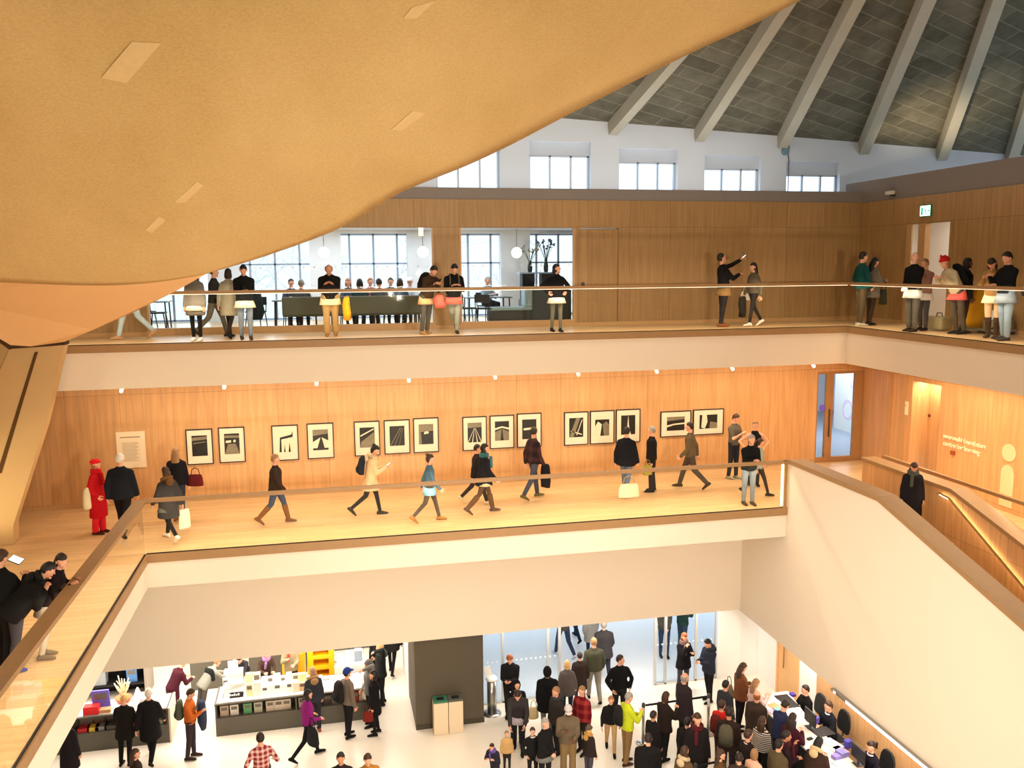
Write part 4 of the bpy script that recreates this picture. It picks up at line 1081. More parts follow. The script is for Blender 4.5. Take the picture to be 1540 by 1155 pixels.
p = BP('woman in grey top and black leggings facing the photographing man', 1133, 395, ZU, 1.68, 262, 'stroll', 'jumper', (92, 82, 66), leg=(42, 40, 40), legw=.8, hair='long', hc='dark', shoe=(238, 234, 226), yy=20.65)
bag(p.side(1, -.02), 'white bag at the hip of the woman in black leggings', (226, 220, 206), .30, .22, .1, 172)
folded_coat(p.hand[1], 'dark coat over the arm of the woman in black leggings', (38, 36, 34), 80, .2, .5)
# right arm of the upper gallery
BP('man in teal jacket standing at the corner of the upper gallery', 1299, 375, ZU, 1.80, 95, 'pockets', 'jacket', (22, 74, 72), leg=(78, 66, 46), shoe=(190, 184, 172), hc='dark', xx=13.55)
p = BP('woman with long black hair and grey dress beside the teal jacket', 1319, 388, ZU, 1.68, 85, 'phone', 'coat', (104, 96, 82), .22, leg=(52, 40, 32), legw=.8, hair='long', hc='black', xx=14.05)
bag(p.hang[0] + Vector((.05, 0, -.2)), 'dark green bag held by the woman in the grey dress', (62, 66, 50), .22, .4, .1, 0)
BP('bald older man in black jumper leaning on the right upper rail', 1377, 379, ZU, 1.76, 255, 'clasp', 'jumper', (20, 20, 22), leg=(92, 88, 78), legw=1.1, hair='bald', hc='grey', shoe=(46, 40, 36), head=(0, -40), under=(196, 200, 196), xx=13.5)
BP('person in dark trousers half hidden behind the red cat hat', 1391, 389, ZU, 1.70, 250, 'chin', 'jacket', (150, 110, 96), leg=(70, 70, 74), hc='sand', under=(224, 216, 206), xx=13.95)
p = BP('person in red hat with cat ears and pale hoodie leaning over the rail', 1418, 384, ZU, 1.76, 272, 'rail', 'jumper', (186, 172, 140), leg=(84, 76, 66), hair='bob', hc='sand', hat=('cat', (186, 34, 30)), under=(226, 96, 92), lean=30, xx=13.5)
backpack(p, 'black backpack on the person with the red cat hat', (22, 22, 24))
BP('dark haired person in black jacket behind the pale hoodie', 1456, 388, ZU, 1.68, 110, 'stand', 'jacket', K, hair='bob', hc='black', skin='d', leg=(50, 46, 42), xx=14.26)
p = BP('woman with dark bob and beige jumper reading at the right rail', 1490, 390, ZU, 1.70, 240, 'read', 'jumper', (168, 128, 76), leg=(226, 190, 150), hair='bob', hc='dark', head=(34, 0), lean=16, under=(244, 226, 190), boots=True, shoe=(70, 52, 40), xx=13.6)
BP('bearded man in black hoodie and pale jeans at the right edge of the rail', 1513, 379, ZU, 1.80, 270, 'read', 'jumper', (22, 22, 26), leg=(140, 160, 178), hc='black', legw=1.1, shoe=(58, 54, 52), under=(150, 164, 178), xx=13.62)
BP('person in dark jacket reaching for the rail at the right frame edge', 1556, 398, ZU, 1.70, 262, 'rail', 'jacket', (40, 34, 34), leg=(104, 82, 58), hc='dark', xx=13.6)

# ---------- middle gallery
BP('woman in red beret, long red coat and red trousers', 143, 688, ZL, 1.68, 105, 'pockets', 'coat', (176, 16, 26), .52, leg=(206, 30, 44), legw=1.25, hair='bob', hc='ginger', hat=('beret', (206, 26, 36)), scarf=(186, 22, 30), shoe=(70, 20, 20))
bag(Vector(atz(131, 760, ZL + .9)) + Vector((0, 0, .35)), 'pale rucksack on the back of the woman in red', (196, 184, 150), .2, .42, .14, 100, 'backpack', False, 'rucksack')
BP('grey haired man in black jacket seen from behind reading the text panel', 180, 682, ZL, 1.84, 8, 'stroll', 'parka', (26, 28, 36), leg=(24, 22, 24), legw=1.1, hair='short', hc='white', shoe=(64, 46, 30), girth=1.1)
p = BP('brown haired girl in two tone coat walking past the corner rail', 248, 702, ZL, 1.64, 320, 'walk2', 'coat', (54, 52, 52), .34, leg=K, legw=.7, hair='long', hc='brown', shoe=(240, 232, 220), under=(104, 104, 100), hood=(110, 76, 40))
bag(p.side(1, -.28), 'white tote bag of the girl in the two tone coat', (240, 230, 200), .26, .42, .08, 320, name='tote_bag')
p = BP('blond woman in black jacket and jeans looking at the first photographs', 264, 672, ZL, 1.74, 10, 'stand', 'jacket', (24, 22, 28), leg=(46, 50, 62), legw=.9, hair='long', hc='sand', boots=False, shoe=(132, 80, 44))
bag(p.side(1, .12) + Vector((.05, 0, 0)), 'maroon handbag on the arm of the blond woman', (92, 26, 28), .32, .26, .13, 10)
BP('woman in dark cardigan and brown boots striding right', 414, 683, ZL, 1.64, 92, 'walk', 'jumper', (48, 34, 26), .14, leg=(62, 72, 94), hair='short', hc='sand', boots=True, shoe=(122, 82, 46), girth=1.12, lean=1)
p = BP('woman in cream coat with hair bun walking and looking at her phone', 567, 670, ZL, 1.72, 92, 'walkphone', 'parka', (214, 184, 140), .20, leg=(44, 44, 44), legw=.8, hair='bun', hc='black', shoe=(60, 56, 52), under=(250, 244, 224), hood=(216, 190, 150), lean=8)
backpack(p, 'dark blue backpack on the woman in the cream coat', (36, 42, 52))
phone(p, 'phone in the hand of the woman in the cream coat', 1)
BP('woman in blue shirt with pinned up hair walking right', 647, 683, ZL, 1.60, 88, 'walk', 'shirt', (74, 104, 122), .0, leg=(82, 72, 62), legw=.8, hair='bun', hc='brown', shoe=(170, 124, 66), under=(150, 206, 232))
p = BP('woman in black coat with teal scarf walking right', 729, 667, ZL, 1.70, 85, 'walk', 'coat', (24, 24, 28), .20, leg=(84, 62, 48), legw=.85, hair='bob', hc='black', scarf=(60, 110, 112), boots=True, shoe=(96, 68, 44), skirt=None, under=(196, 190, 148))
p = BP('dark coated person hidden behind the woman with the teal scarf', 718, 668, ZL, 1.74, 95, 'walk2', 'jacket', (40, 34, 30), leg=(50, 44, 40), hc='dark', shoe=(220, 204, 176), yy=19.95)
bag(p.side(-1, .1) + Vector((-.05, 0, 0)), 'brown shoulder bag beside the teal scarf', (70, 50, 36), .24, .34, .12, 90)
p = BP('tall man in dark plaid shirt turning to the photographs', 803, 642, ZL, 1.82, 70, 'stroll', 'jacket', (40, 26, 28), leg=(62, 66, 80), hc='dark', tmat=plaid((34, 22, 26), (66, 40, 40)), shoe=(92, 88, 52), head=(0, -35))
folded_coat(p.hand[1] + Vector((0, 0, .05)), 'black jacket over the arm of the man in plaid', (20, 20, 24), 70, .3, .52)
p = BP('person in black hooded coat with cream bag facing the photographs', 943, 642, ZL, 1.76, 40, 'stroll', 'coat', (20, 20, 26), .14, leg=(92, 104, 124), hc='black', shoe=(70, 64, 60))
bag(Vector(atz(940, 730, ZL + .85)) + Vector((0, -.25, .1)), 'cream tote bag hanging at the knees of the black coat', (238, 214, 168), .46, .3, .1, 0, name='tote_bag')
p = BP('woman with short grey hair in black jacket and flared trousers', 980, 641, ZL, 1.70, 280, 'stand', 'jacket', (20, 20, 22), leg=(34, 30, 28), legw=1.3, hair='short', hc='grey', head=(0, 10), shoe=K)
bag(p.hand[0] + Vector((-.12, -.1, .05)), 'olive green handbag beside the flared trousers', (150, 140, 54), .22, .24, .1, 0)
BP('man in olive jacket and dark trousers stepping towards the photographs', 1037, 635, ZL, 1.78, 300, 'walk2', 'jacket', (92, 78, 56), leg=(70, 60, 50), legw=1.1, hc='dark', shoe=(60, 48, 34))
p = BP('man in grey tee shirt leaning on the panelled wall', 1109, 623, ZL, 1.80, 150, 'read', 'shirt', (92, 86, 74), sleeve='short', leg=(40, 42, 48), hc='brown', shoe=(150, 150, 130), girth=1.08)
paper(p.hand[0] + Vector((.0, -.02, 0)), 'white leaflet held by the man in the grey tee shirt', .12, .2, 150, 10)
BP('woman in sleeveless black top with hand on hip by the wall', 1136, 633, ZL, 1.72, 195, 'hips', 'shirt', (22, 22, 24), sleeve='none', leg=(42, 40, 40), hair='short', hc='sand', shoe=K)
BP('older man in black jacket and jeans resting on the rail end', 1131, 654, ZL, 1.74, 182, 'clasp', 'jacket', (20, 20, 22), leg=(120, 128, 134), hair='short', hc='grey', shoe=(70, 58, 44), hands=((-.06, .34, 1.14), (.06, .34, 1.14)), lean=8)
BP('woman in black tights stepping right behind the older man', 1144, 662, ZL, 1.66, 100, 'walk2', 'jacket', (150, 156, 140), leg=(46, 40, 34), legw=.75, hair='pony', hc='brown', shoe=(40, 38, 36), yy=19.0)
# left middle gallery
BP('man in black jacket cut off by the left frame edge', 4, 826, ZL, 1.78, 30, 'read', 'jacket', (16, 16, 18), leg=(22, 20, 22), hc='brown', legw=1.15, girth=1.25)
p = BP('person in black hooded jacket bent over the left rail', 78, 846, ZL, 1.72, 75, 'rail', 'parka', (18, 17, 18), leg=(60, 58, 66), hair='short', hc='black', hood=(20, 20, 22), shoe=(40, 64, 170), lean=44, girth=1.3)
BP('girl with long dark hair leaning on the left rail with folded hands', 93, 833, ZL, 1.66, 92, 'rail', 'jacket', (30, 22, 24), leg=(200, 192, 172), legw=.9, hair='long', hc='dark', head=(0, 40), shoe=(116, 100, 76), under=(150, 140, 124), lean=24)
b = nb(); box(b, -.09, .09, -.12, .12, -.006, .006); b.transform(Matrix.Rotation(.5, 4, 'Y'))
tb = single('tablet', b, M_BLACK, 'lit tablet held up by the man at the left frame edge', 'tablet', None, 0, False, atz(24, 842, ZL + 1.35))
b = nb(); box(b, -.08, .08, -.11, .11, .006, .009); b.transform(Matrix.Rotation(.5, 4, 'Y')); obj('lit_screen', b, emis((.75, .9, .9, 1), 2.0), tb)
# staircase
BP('woman in dark quilted coat looking down as she descends the stairs', 1376, 697, ZL, 1.60, 205, 'stand', 'coat', (30, 28, 34), .50, leg=(40, 38, 40), hair='bob', hc='brown', scarf=(80, 84, 76), head=(30, 0))

# ---------- restaurant diners
def diner(px, py, y, yaw, label, tc, hc, hair='short', hat=None):
    z = .56
    w = aty(px, py, y)
    BP(label, 0, 0, ZU, 1.72, yaw, 'sit', 'jumper', tc, leg=(44, 44, 50), hair=hair, hc=hc, hat=hat, at=(w.x, y, 0))
DIN = [(437, 421, 25.1, 170, 'diner with black hair at the left end of the restaurant row', (60, 66, 84), 'black', 'short'),
       (452, 421, 23.55, 8, 'grey haired diner second from the left in the restaurant', (84, 92, 104), 'grey', 'short'),
       (523, 420, 25.1, 175, 'diner just right of the bald man at the rail', (70, 84, 96), 'sand', 'bob'),
       (541, 424, 23.55, 0, 'diner with dark hair below the second window mullion', (50, 70, 80), 'black', 'bob'),
       (556, 418, 25.1, 170, 'brown haired diner leaning to a neighbour in pink', (150, 96, 104), 'ginger', 'short'),
       (571, 418, 23.55, 340, 'dark haired diner in the pair at the middle table', (80, 86, 96), 'dark', 'short'),
       (587, 418, 25.1, 180, 'diner below the third mullion facing the gallery', (66, 76, 90), 'brown', 'short'),
       (601, 423, 23.55, 10, 'diner in blue at the right of the middle table', (44, 84, 130), 'brown', 'bob'),
       (617, 416, 25.1, 200, 'diner in white cap by the backpack', (200, 204, 214), 'grey', 'short'),
       (731, 414, 25.3, 150, 'grey haired diner alone at the table beside the flowers', (140, 160, 176), 'grey', 'short')]
for d in DIN: diner(d[0], d[1], d[2], d[3], d[4], d[5], d[6], d[7], ('cap', (220, 222, 226)) if 'cap' in d[4] else None)

# ---------- ground: shop
BP('white haired woman in black coat standing at the left shop counter', 187, 1043, ZG, 1.70, 8, 'lean', 'coat', (26, 22, 20), .26, leg=(24, 22, 22), hair='short', hc='blond', lean=6, head=(12, 0), hands=((-.14, .28, 1.05), (.12, .28, 1.05)))
BP('grey haired man in long black coat at the left shop counter', 223, 1035, ZG, 1.82, 6, 'walk', 'coat', (24, 22, 24), .34, leg=(22, 20, 22), hc='white', lean=4, legw=1.05)
p = BP('man in rust orange jumper carrying coats between the counters', 290, 1036, ZG, 1.78, 95, 'read', 'jumper', (196, 100, 40), leg=(56, 48, 54), hc='brown', shoe=(52, 42, 34), head=(26, 0), hands=((-.16, .18, .95), (.16, .30, 1.2)))
backpack(p, 'olive green backpack on the man in orange', (78, 84, 66))
folded_coat(p.chest_front + Vector((.12, -.02, .12)), 'navy coat held by the man in orange', (48, 56, 80), 90, .32, .62)
BP('girl with long brown hair at the bottom edge below the left counter', 203, 1126, ZG, 1.62, 70, 'stand', 'jacket', (50, 38, 32), hair='long', hc='brown', head=(0, 10))
BP('person in dark coat partly hidden by the left gallery edge', 100, 1076, ZG, 1.74, 30, 'stand', 'coat', (34, 30, 34), .4, leg=(30, 28, 30), hc='dark')
p = BP('person in maroon coat bending over a back counter of the shop', 278, 990, ZG, 1.70, 50, 'lean', 'coat', (66, 24, 36), .28, leg=(40, 24, 26), hair='short', hc='brown', yy=22.35)
p = BP('person in grey hoodie with black bag bending at the dark shop shelf', 330, 990, ZG, 1.74, 55, 'bend', 'parka', (140, 140, 130), leg=(90, 84, 80), hc='sand', lean=44, yy=22.5)
bag(p.chest_back + Vector((.1, 0, .1)), 'black satchel on the grey hoodie in the shop', (32, 34, 34), .34, .3, .12, 40, 'satchel', False, 'satchel')
BP('dark haired person stooping behind the till display', 359, 994, ZG, 1.70, 190, 'bend', 'jacket', (44, 42, 48), leg=(40, 38, 40), hc='dark', lean=40, yy=22.55)
BP('grey haired man in brown leather jacket browsing the books', 402, 985, ZG, 1.72, 160, 'lean', 'jacket', (70, 52, 44), leg=(40, 36, 34), hc='grey', lean=26, scarf=(160, 120, 170), yy=22.5)
BP('man in khaki parka with red scarf behind the book table', 436, 964, ZG, 1.80, 180, 'read', 'parka', (150, 136, 104), leg=(50, 44, 40), hc='dark', scarf=(226, 66, 52), yy=22.6)
BP('man in red checked shirt seen from behind at the bottom edge', 391, 1102, ZG, 1.78, 350, 'stand', 'shirt', (190, 90, 84), leg=(60, 60, 72), hc='dark', tmat=plaid((140, 40, 40), (226, 190, 184), 60), hands=((-.3, .12, 1.0), (.3, .14, 1.0)))
p = BP('woman in purple jumper with black bob walking past the counter', 463, 1037, ZG, 1.76, 70, 'walk', 'jumper', (134, 32, 116), leg=(26, 26, 28), legw=.85, hair='bob', hc='black', shoe=K, hands=((-.2, .2, 1.0), (.15, .26, 1.0)))
bag(p.side(1, .0), 'large black bag at the hip of the woman in purple', (34, 34, 36), .40, .4, .2, 60)
BP('woman with long fair hair and dark jacket turned to the shop table', 470, 1003, ZG, 1.70, 345, 'stand', 'jacket', (46, 48, 54), .1, leg=(44, 44, 50), hair='long', hc='sand', shoe=(140, 76, 48), hood=(150, 116, 76))
p = BP('man in blue cap and grey jacket beside the yellow stand', 522, 1003, ZG, 1.80, 60, 'stand', 'jacket', (112, 100, 88), leg=(28, 26, 28), hair='short', hc='black', hat=('cap', (34, 58, 128)), shoe=K)
backpack(p, 'big black backpack on the man in the blue cap', (34, 32, 32), size=1.15)
p = BP('person in grey beanie with hand at the face', 554, 991, ZG, 1.76, 250, 'face', 'jacket', (112, 110, 104), leg=(36, 34, 36), hat=('beanie', (92, 88, 84)), hc='dark', skin='m')
bag(p.side(1, -.05), 'cream shoulder bag of the person in the grey beanie', (206, 198, 180), .3, .34, .12, 60)
p = BP('woman with black hair in long black coat with dark red bag', 561, 1008, ZG, 1.70, 275, 'stand', 'coat', (22, 20, 22), .34, leg=(26, 24, 26), legw=.8, hair='bob', hc='black')
bag(p.side(-1, -.05) + Vector((-.15, -.15, 0)), 'dark red handbag of the woman in the long black coat', (116, 36, 30), .24, .24, .1, 10)
BP('blond woman in black jacket with hand to her mouth', 571, 967, ZG, 1.74, 255, 'face', 'jacket', (28, 30, 30), .1, leg=(30, 28, 30), hair='bob', hc='blond', hood=(60, 66, 62))
BP('person in black coat behind the blond woman, head cut by the wall', 562, 934, ZG, 1.78, 265, 'stand', 'coat', (26, 24, 26), .3, leg=(26, 24, 26), hc='black')
p = BP('person in dark coat walking off down the bright shop aisle', 588, 925, ZG, 1.76, 20, 'stroll', 'coat', (34, 32, 32), .2, leg=(24, 24, 26), legw=.8, hc='dark', yy=23.4)
bag(p.side(-1, -.2), 'grey bag swinging in the bright shop aisle', (130, 122, 112), .24, .3, .12, 20)
BP('man with short dark hair at the bottom edge, left of a pair', 512, 1132, ZG, 1.78, 185, 'stand', 'jacket', (40, 32, 30), hc='dark', leg=(40, 40, 44), skin='m')
BP('man in tan jacket at the bottom edge, right of a pair', 553, 1135, ZG, 1.76, 175, 'stand', 'jacket', (166, 112, 52), hc='brown', leg=(40, 40, 44), head=(14, 0))

# ---------- ground: entrance crowd
p = BP('ginger haired man in black jumper reading his phone by the glass', 766, 987, ZG, 1.82, 200, 'phone', 'jumper', K, leg=(36, 36, 40), hc='ginger', head=(34, 0))
phone(p, 'pale phone in the hands of the ginger haired man', 0)
BP('person in black hood in front of the ginger haired man', 777, 1022, ZG, 1.66, 175, 'stand', 'coat', (26, 24, 28), .3, hat=('hoodup', (22, 20, 24)), hair='none', leg=(30, 28, 30))
p = BP('person in long black hooded coat seen from behind at the doors', 823, 1001, ZG, 1.76, 10, 'stand', 'coat', (18, 18, 20), .30, hat=('hoodup', (20, 20, 22)), hair='none', leg=(110, 112, 116), legw=1.1, girth=1.1)
bag(p.hang[0], 'beige paper bag beside the long black hooded coat', (206, 184, 140), .24, .3, .1, 0, name='paper_bag')
BP('fair haired teenager in dark parka looking left', 836, 1033, ZG, 1.70, 250, 'stand', 'parka', (50, 46, 42), leg=(40, 38, 38), hc='sand', hood=(52, 54, 58))
BP('man in dark jacket stooping to push a child carrier', 778, 1042, ZG, 1.84, 195, 'reach', 'jacket', (52, 48, 50), leg=(34, 32, 34), hc='dark', under=(170, 160, 170))
BP('small fair child in tan coat in front of the stooping man', 762, 1099, ZG, 1.00, 185, 'stand', 'parka', (196, 158, 104), leg=(44, 40, 40), hc='sand', head=(-8, 0))
BP('child in purple scarf and dark coat at the bottom of the entrance crowd', 739, 1119, ZG, 1.12, 215, 'rail', 'parka', (40, 38, 52), leg=(40, 38, 44), hc='dark', scarf=(92, 80, 150))
BP('boy in black jacket with white collar beside the woman with clasped hands', 801, 1094, ZG, 1.30, 182, 'pockets', 'jacket', K, leg=(30, 28, 30), hc='brown', collar=(222, 206, 196))
BP('woman with short grey hair and black coat, hands clasped', 820, 1080, ZG, 1.66, 150, 'clasp', 'coat', (24, 22, 24), .2, leg=(32, 30, 32), hc='grey', hair='bob', under=(120, 120, 118))
p = BP('man in grey cap and brown grey jacket holding a slip of paper', 855, 1061, ZG, 1.80, 190, 'read', 'jacket', (104, 90, 72), leg=(132, 108, 74), legw=1.15, hat=('cap', (190, 186, 186)), hc='black', skin='d', girth=1.1)
bag(p.side(1, .0), 'black shoulder bag of the man in the grey cap', (30, 28, 28), .3, .26, .12, 100)
BP('child in grey bobble hat with big fur hood', 886, 1089, ZG, 1.34, 60, 'stand', 'parka', (42, 34, 34), leg=(70, 68, 78), hat=('beanie', (90, 76, 66)), hc='blond', hair='bob', hood=(176, 132, 66))
BP('fair short haired person in red checked jacket turned left', 875, 1032, ZG, 1.70, 230, 'stand', 'jacket', (110, 20, 28), leg=(36, 32, 34), hc='sand', tmat=plaid((96, 14, 22), (150, 50, 50), 30))
p = BP('blond woman in grey coat leaving with a white bag', 853, 993, ZG, 1.70, 15, 'stroll', 'coat', (88, 80, 78), .2, leg=(40, 44, 60), hair='bob', hc='blond', yy=19.95)
bag(p.hang[0], 'white carrier bag of the blond woman leaving', (232, 228, 224), .2, .3, .08, 15, name='carrier_bag')
BP('man with short dark hair in long dark brown coat leaving', 872, 981, ZG, 1.82, 10, 'stroll', 'coat', (46, 36, 32), .34, leg=(60, 62, 72), hc='dark', yy=20.45)
BP('fair man in green jacket and grey trousers seen from behind', 893, 959, ZG, 1.78, 5, 'stroll', 'jacket', (66, 66, 52), leg=(138, 132, 122), hc='sand', girth=1.12, legw=1.1)
BP('balding man in dark coat just outside the open doors', 908, 933, ZG, 1.78, 8, 'walk', 'coat', (54, 52, 54), .2, leg=(40, 44, 58), hair='bald', hc='grey', girth=1.1)
BP('person in pale grey long coat outside the open doors', 889, 905, ZG, 1.70, 350, 'stand', 'coat', (150, 148, 144), .42, leg=(36, 44, 66), hc='dark')
BP('person in brown jacket and dark jeans walking away outside', 846, 903, ZG, 1.78, 340, 'walk', 'jacket', (84, 74, 68), leg=(46, 58, 88), hc='dark', shoe=(200, 200, 206))
BP('person in dark blue trousers furthest out on the pavement', 866, 882, ZG, 1.76, 350, 'walk2', 'jacket', (52, 56, 68), leg=(38, 48, 72), hc='black')
BP('man in black jumper with hands in pockets in the open doorway', 933, 985, ZG, 1.82, 180, 'pockets', 'jumper', (16, 16, 18), leg=(34, 32, 34), hc='dark', head=(0, -60), girth=1.08)
BP('fair boy in black top and beige trousers', 919, 1047, ZG, 1.46, 195, 'stroll', 'jumper', (28, 26, 28), leg=(186, 154, 108), hc='sand')
p = BP('man in lime yellow jacket with grey hair', 948, 1041, ZG, 1.78, 80, 'read', 'jacket', (196, 208, 44), leg=(140, 112, 74), hc='grey', hair='crop', shoe=(70, 46, 34), legw=1.1)
backpack(p, 'black backpack on the man in the lime jacket', (36, 34, 34))
BP('person in brown jacket seen through the right hand glass', 1000, 903, ZG, 1.76, 190, 'clasp', 'jacket', (84, 78, 70), leg=(52, 64, 88), hc='dark')
BP('person in dark green jacket with raised arm behind the glass', 1024, 898, ZG, 1.76, 60, 'photo', 'jacket', (38, 66, 58), leg=(50, 70, 90), hc='sand')
p = BP('blond woman in black coat eating by the right hand glass', 1030, 952, ZG, 1.72, 170, 'cup', 'coat', (22, 20, 24), .2, leg=(60, 60, 66), hair='bob', hc='ginger', scarf=(120, 96, 92))
p = BP('black haired man in navy parka by the white pier', 1062, 962, ZG, 1.80, 255, 'phone', 'parka', (38, 42, 56), leg=(24, 22, 24), hc='black', hood=(40, 44, 56), legw=.95)
phone(p, 'pale phone in the hand of the man in the navy parka', 1)
# queue at the desk
BP('bald older man in long dark coat in the queue', 1030, 1012, ZG, 1.80, 75, 'stand', 'coat', (46, 38, 42), .32, leg=(40, 36, 36), hair='bald', hc='grey', girth=1.1)
p = BP('brown haired woman in dark padded coat behind the bald man', 1003, 1040, ZG, 1.70, 65, 'read', 'parka', (40, 30, 28), .1, leg=(30, 28, 30), hair='bob', hc='brown')
BP('dark haired child in black jacket at the near queue post', 983, 1069, ZG, 1.56, 70, 'stand', 'parka', (26, 22, 24), leg=(24, 22, 24), hc='dark', skin='m')
BP('broad person in black coat seen from behind at the bottom edge', 975, 1103, ZG, 1.72, 20, 'stand', 'parka', (22, 20, 22), .2, leg=(24, 22, 24), hc='dark', girth=1.25)
BP('black haired person in black coat in the middle of the queue', 1034, 1079, ZG, 1.72, 50, 'stand', 'parka', (24, 22, 26), .2, leg=(28, 26, 28), hc='black', girth=1.1, yy=16.6)
BP('smiling woman with long brown hair facing the camera in the queue', 1049, 1072, ZG, 1.70, 190, 'stand', 'coat', (30, 26, 28), .3, leg=(36, 34, 38), hair='long', hc='brown', scarf=(80, 28, 34), yy=16.15)
BP('woman with brown hair and fur trimmed hood at the bottom of the queue', 1030, 1122, ZG, 1.66, 60, 'stand', 'parka', (92, 70, 48), leg=(40, 36, 36), hair='bob', hc='brown', hood=(190, 170, 136))
BP('black haired person in slate jacket near the far queue post', 1092, 1023, ZG, 1.70, 70, 'stand', 'jacket', (52, 52, 60), .1, leg=(36, 34, 38), hc='black')
p = BP('woman in rust coat with long brown hair checking her phone', 1120, 997, ZG, 1.80, 85, 'phone', 'coat', (112, 68, 42), .1, leg=(26, 24, 26), hair='long', hc='brown', head=(24, 0))
bag(p.side(-1, .05) + Vector((-.08, 0, 0)), 'olive bag on the back of the woman in the rust coat', (110, 100, 74), .3, .36, .12, 80)
BP('fair haired girl in pink coat at the far end of the desk', 1139, 1021, ZG, 1.64, 85, 'read', 'coat', (214, 180, 176), .1, leg=(200, 180, 170), hair='long', hc='sand')
BP('bald old man in dark brown jacket at the desk', 1139, 1039, ZG, 1.76, 55, 'stand', 'coat', (58, 46, 40), .2, leg=(50, 46, 42), hair='bald', hc='ginger', girth=1.1)
p = BP('person in bright red jacket with brown hair', 1086, 1053, ZG, 1.70, 60, 'stand', 'jacket', (200, 40, 32), leg=(40, 38, 40), hc='brown')
backpack(p, 'dark red rucksack on the person in the red jacket', (92, 34, 28))
p = BP('dark haired person in brown coat with a green rucksack', 1097, 1063, ZG, 1.72, 40, 'stand', 'jacket', (46, 32, 28), .1, leg=(44, 40, 42), hc='dark', skin='m', yy=16.35)
backpack(p, 'grey green rucksack in the middle of the queue', (84, 80, 64))
BP('woman in striped jumper with long brown hair at the desk', 1147, 1077, ZG, 1.68, 60, 'stand', 'jumper', (220, 210, 196), leg=(24, 22, 24), hair='long', hc='brown', tmat=stripes((44, 38, 38), (206, 198, 186)))
BP('man with glasses and dark jacket below the striped jumper', 1126, 1097, ZG, 1.76, 80, 'stand', 'jacket', (36, 28, 26), leg=(36, 34, 36), hc='brown', collar=(214, 200, 184))
BP('woman with chestnut hair at the bottom edge below the rucksack', 1084, 1127, ZG, 1.64, 110, 'stand', 'jacket', (92, 66, 40), hair='long', hc='brown', leg=(40, 36, 36))
BP('short dark haired boy at the bottom edge of the queue', 1112, 1132, ZG, 1.58, 30, 'stand', 'jacket', (60, 46, 40), hc='dark', leg=(40, 36, 36))
BP('fair haired child in pale pink top at the bottom edge', 1135, 1126, ZG, 1.56, 60, 'stand', 'jumper', (226, 176, 150), hc='sand', hair='bob', leg=(60, 56, 60))
BP('bearded man in navy hoodie bent over papers at the desk', 1184, 1053, ZG, 1.80, 72, 'read', 'jacket', (40, 46, 78), leg=(36, 36, 42), hc='dark', lean=8, head=(26, 0))
BP('person in maroon coat with dark red hair at the desk', 1194, 1072, ZG, 1.76, 62, 'read', 'coat', (64, 22, 38), .2, leg=(36, 30, 34), hair='long', hc='dark', lean=6)
BP('man in glasses with maroon scarf turning from the desk', 1184, 1099, ZG, 1.78, 110, 'chin', 'jacket', (44, 28, 34), leg=(36, 34, 36), hc='dark', scarf=(70, 28, 36), skin='m')
BP('dark haired man in olive coat at the bottom edge near the desk', 1172, 1112, ZG, 1.74, 70, 'stand', 'parka', (86, 74, 52), .1, leg=(40, 38, 36), hc='black')
BP('person with black hair and cream fur hood bent over the desk', 1234, 1108, ZG, 1.76, 60, 'read', 'parka', (56, 40, 34), .1, leg=(36, 34, 36), hair='long', hc='black', hood=(206, 180, 136), lean=16)
# staff behind the desk
def staff(px, py, yaw, label, **k):
    w = atz(px, py, ZG + 1.50)
    return BP(label, 0, 0, ZG, 1.74, yaw, 'sit', at=(max(w.x, 10.85), w.y, ZG), sitz=.80, **k)
ST1 = staff(1213, 1033, 268, 'young staff member in black seated at the far end of the desk', top='jumper', tc=(20, 20, 22), hc='dark', leg=(24, 24, 26))
ST2 = staff(1250, 1057, 266, 'staff member in dark suit and white shirt seated at the desk', top='jacket', tc=(24, 26, 36), hc='brown', leg=(24, 24, 28), collar=(230, 232, 240))
ST3 = staff(1314, 1117, 262, 'staff woman with tied back hair seated at the near end of the desk', top='jumper', tc=(26, 24, 34), hc='dark', hair='pony', leg=(24, 24, 28), collar=(226, 220, 226))
bake_people()
# ------------------------------------------------------------------ photographs on the panelled wall
FR = [((279, 646), (322, 697), 'framed photograph of a dark hall, nearest the text panel', 'dark'),
      ((328, 643), (370, 694), 'framed photograph of a green field with bright windows above, second from the text panel', 'field'),
      ((408, 640), (450, 691), 'framed photograph of a black angular beam on a pale sky', 'beam'),
      ((461, 637), (503, 688), 'framed photograph of a bridge pylon, right of the angular beam picture', 'pylon'),
      ((532, 634), (572, 684), 'framed photograph of a pale road running up to the right', 'road'),
      ((577, 632), (617, 681), 'framed photograph of fine dark cables, middle of its trio', 'cables'),
      ((621, 629), (660, 679), 'framed photograph of a blurred dark shape, right of the cables picture', 'blur'),
      ((695, 627), (732, 676), 'framed photograph of a straight motorway with fanning lines', 'fan'),
      ((736, 625), (773, 673), 'framed photograph of a symmetric arch, right of the motorway picture', 'arch'),
      ((777, 622), (814, 671), 'framed photograph half hidden by the tall man in plaid', 'dark2'),
      ((848, 620), (884, 668), 'framed photograph of tilted steel struts, left of the second path picture', 'struts'),
      ((887, 618), (923, 666), 'framed photograph of a dark path narrowing between pale mounds', 'path'),
      ((926, 616), (962, 664), 'framed photograph of a white spire on black', 'spire'),
      ((993, 619), (1038, 655), 'wide framed photograph of a curved pale bridge', 'curve'),
      ((1042, 616), (1087, 652), 'wide framed photograph of a rocky slope, last in the row', 'rock')]
M_PRD = plain(rgb(34, 32, 28), .4, .5, 14.0); M_PRM = plain(rgb(120, 112, 92), .4, .35, 18.0); M_PRL = plain(rgb(214, 206, 182), .4, .15, 20.0)
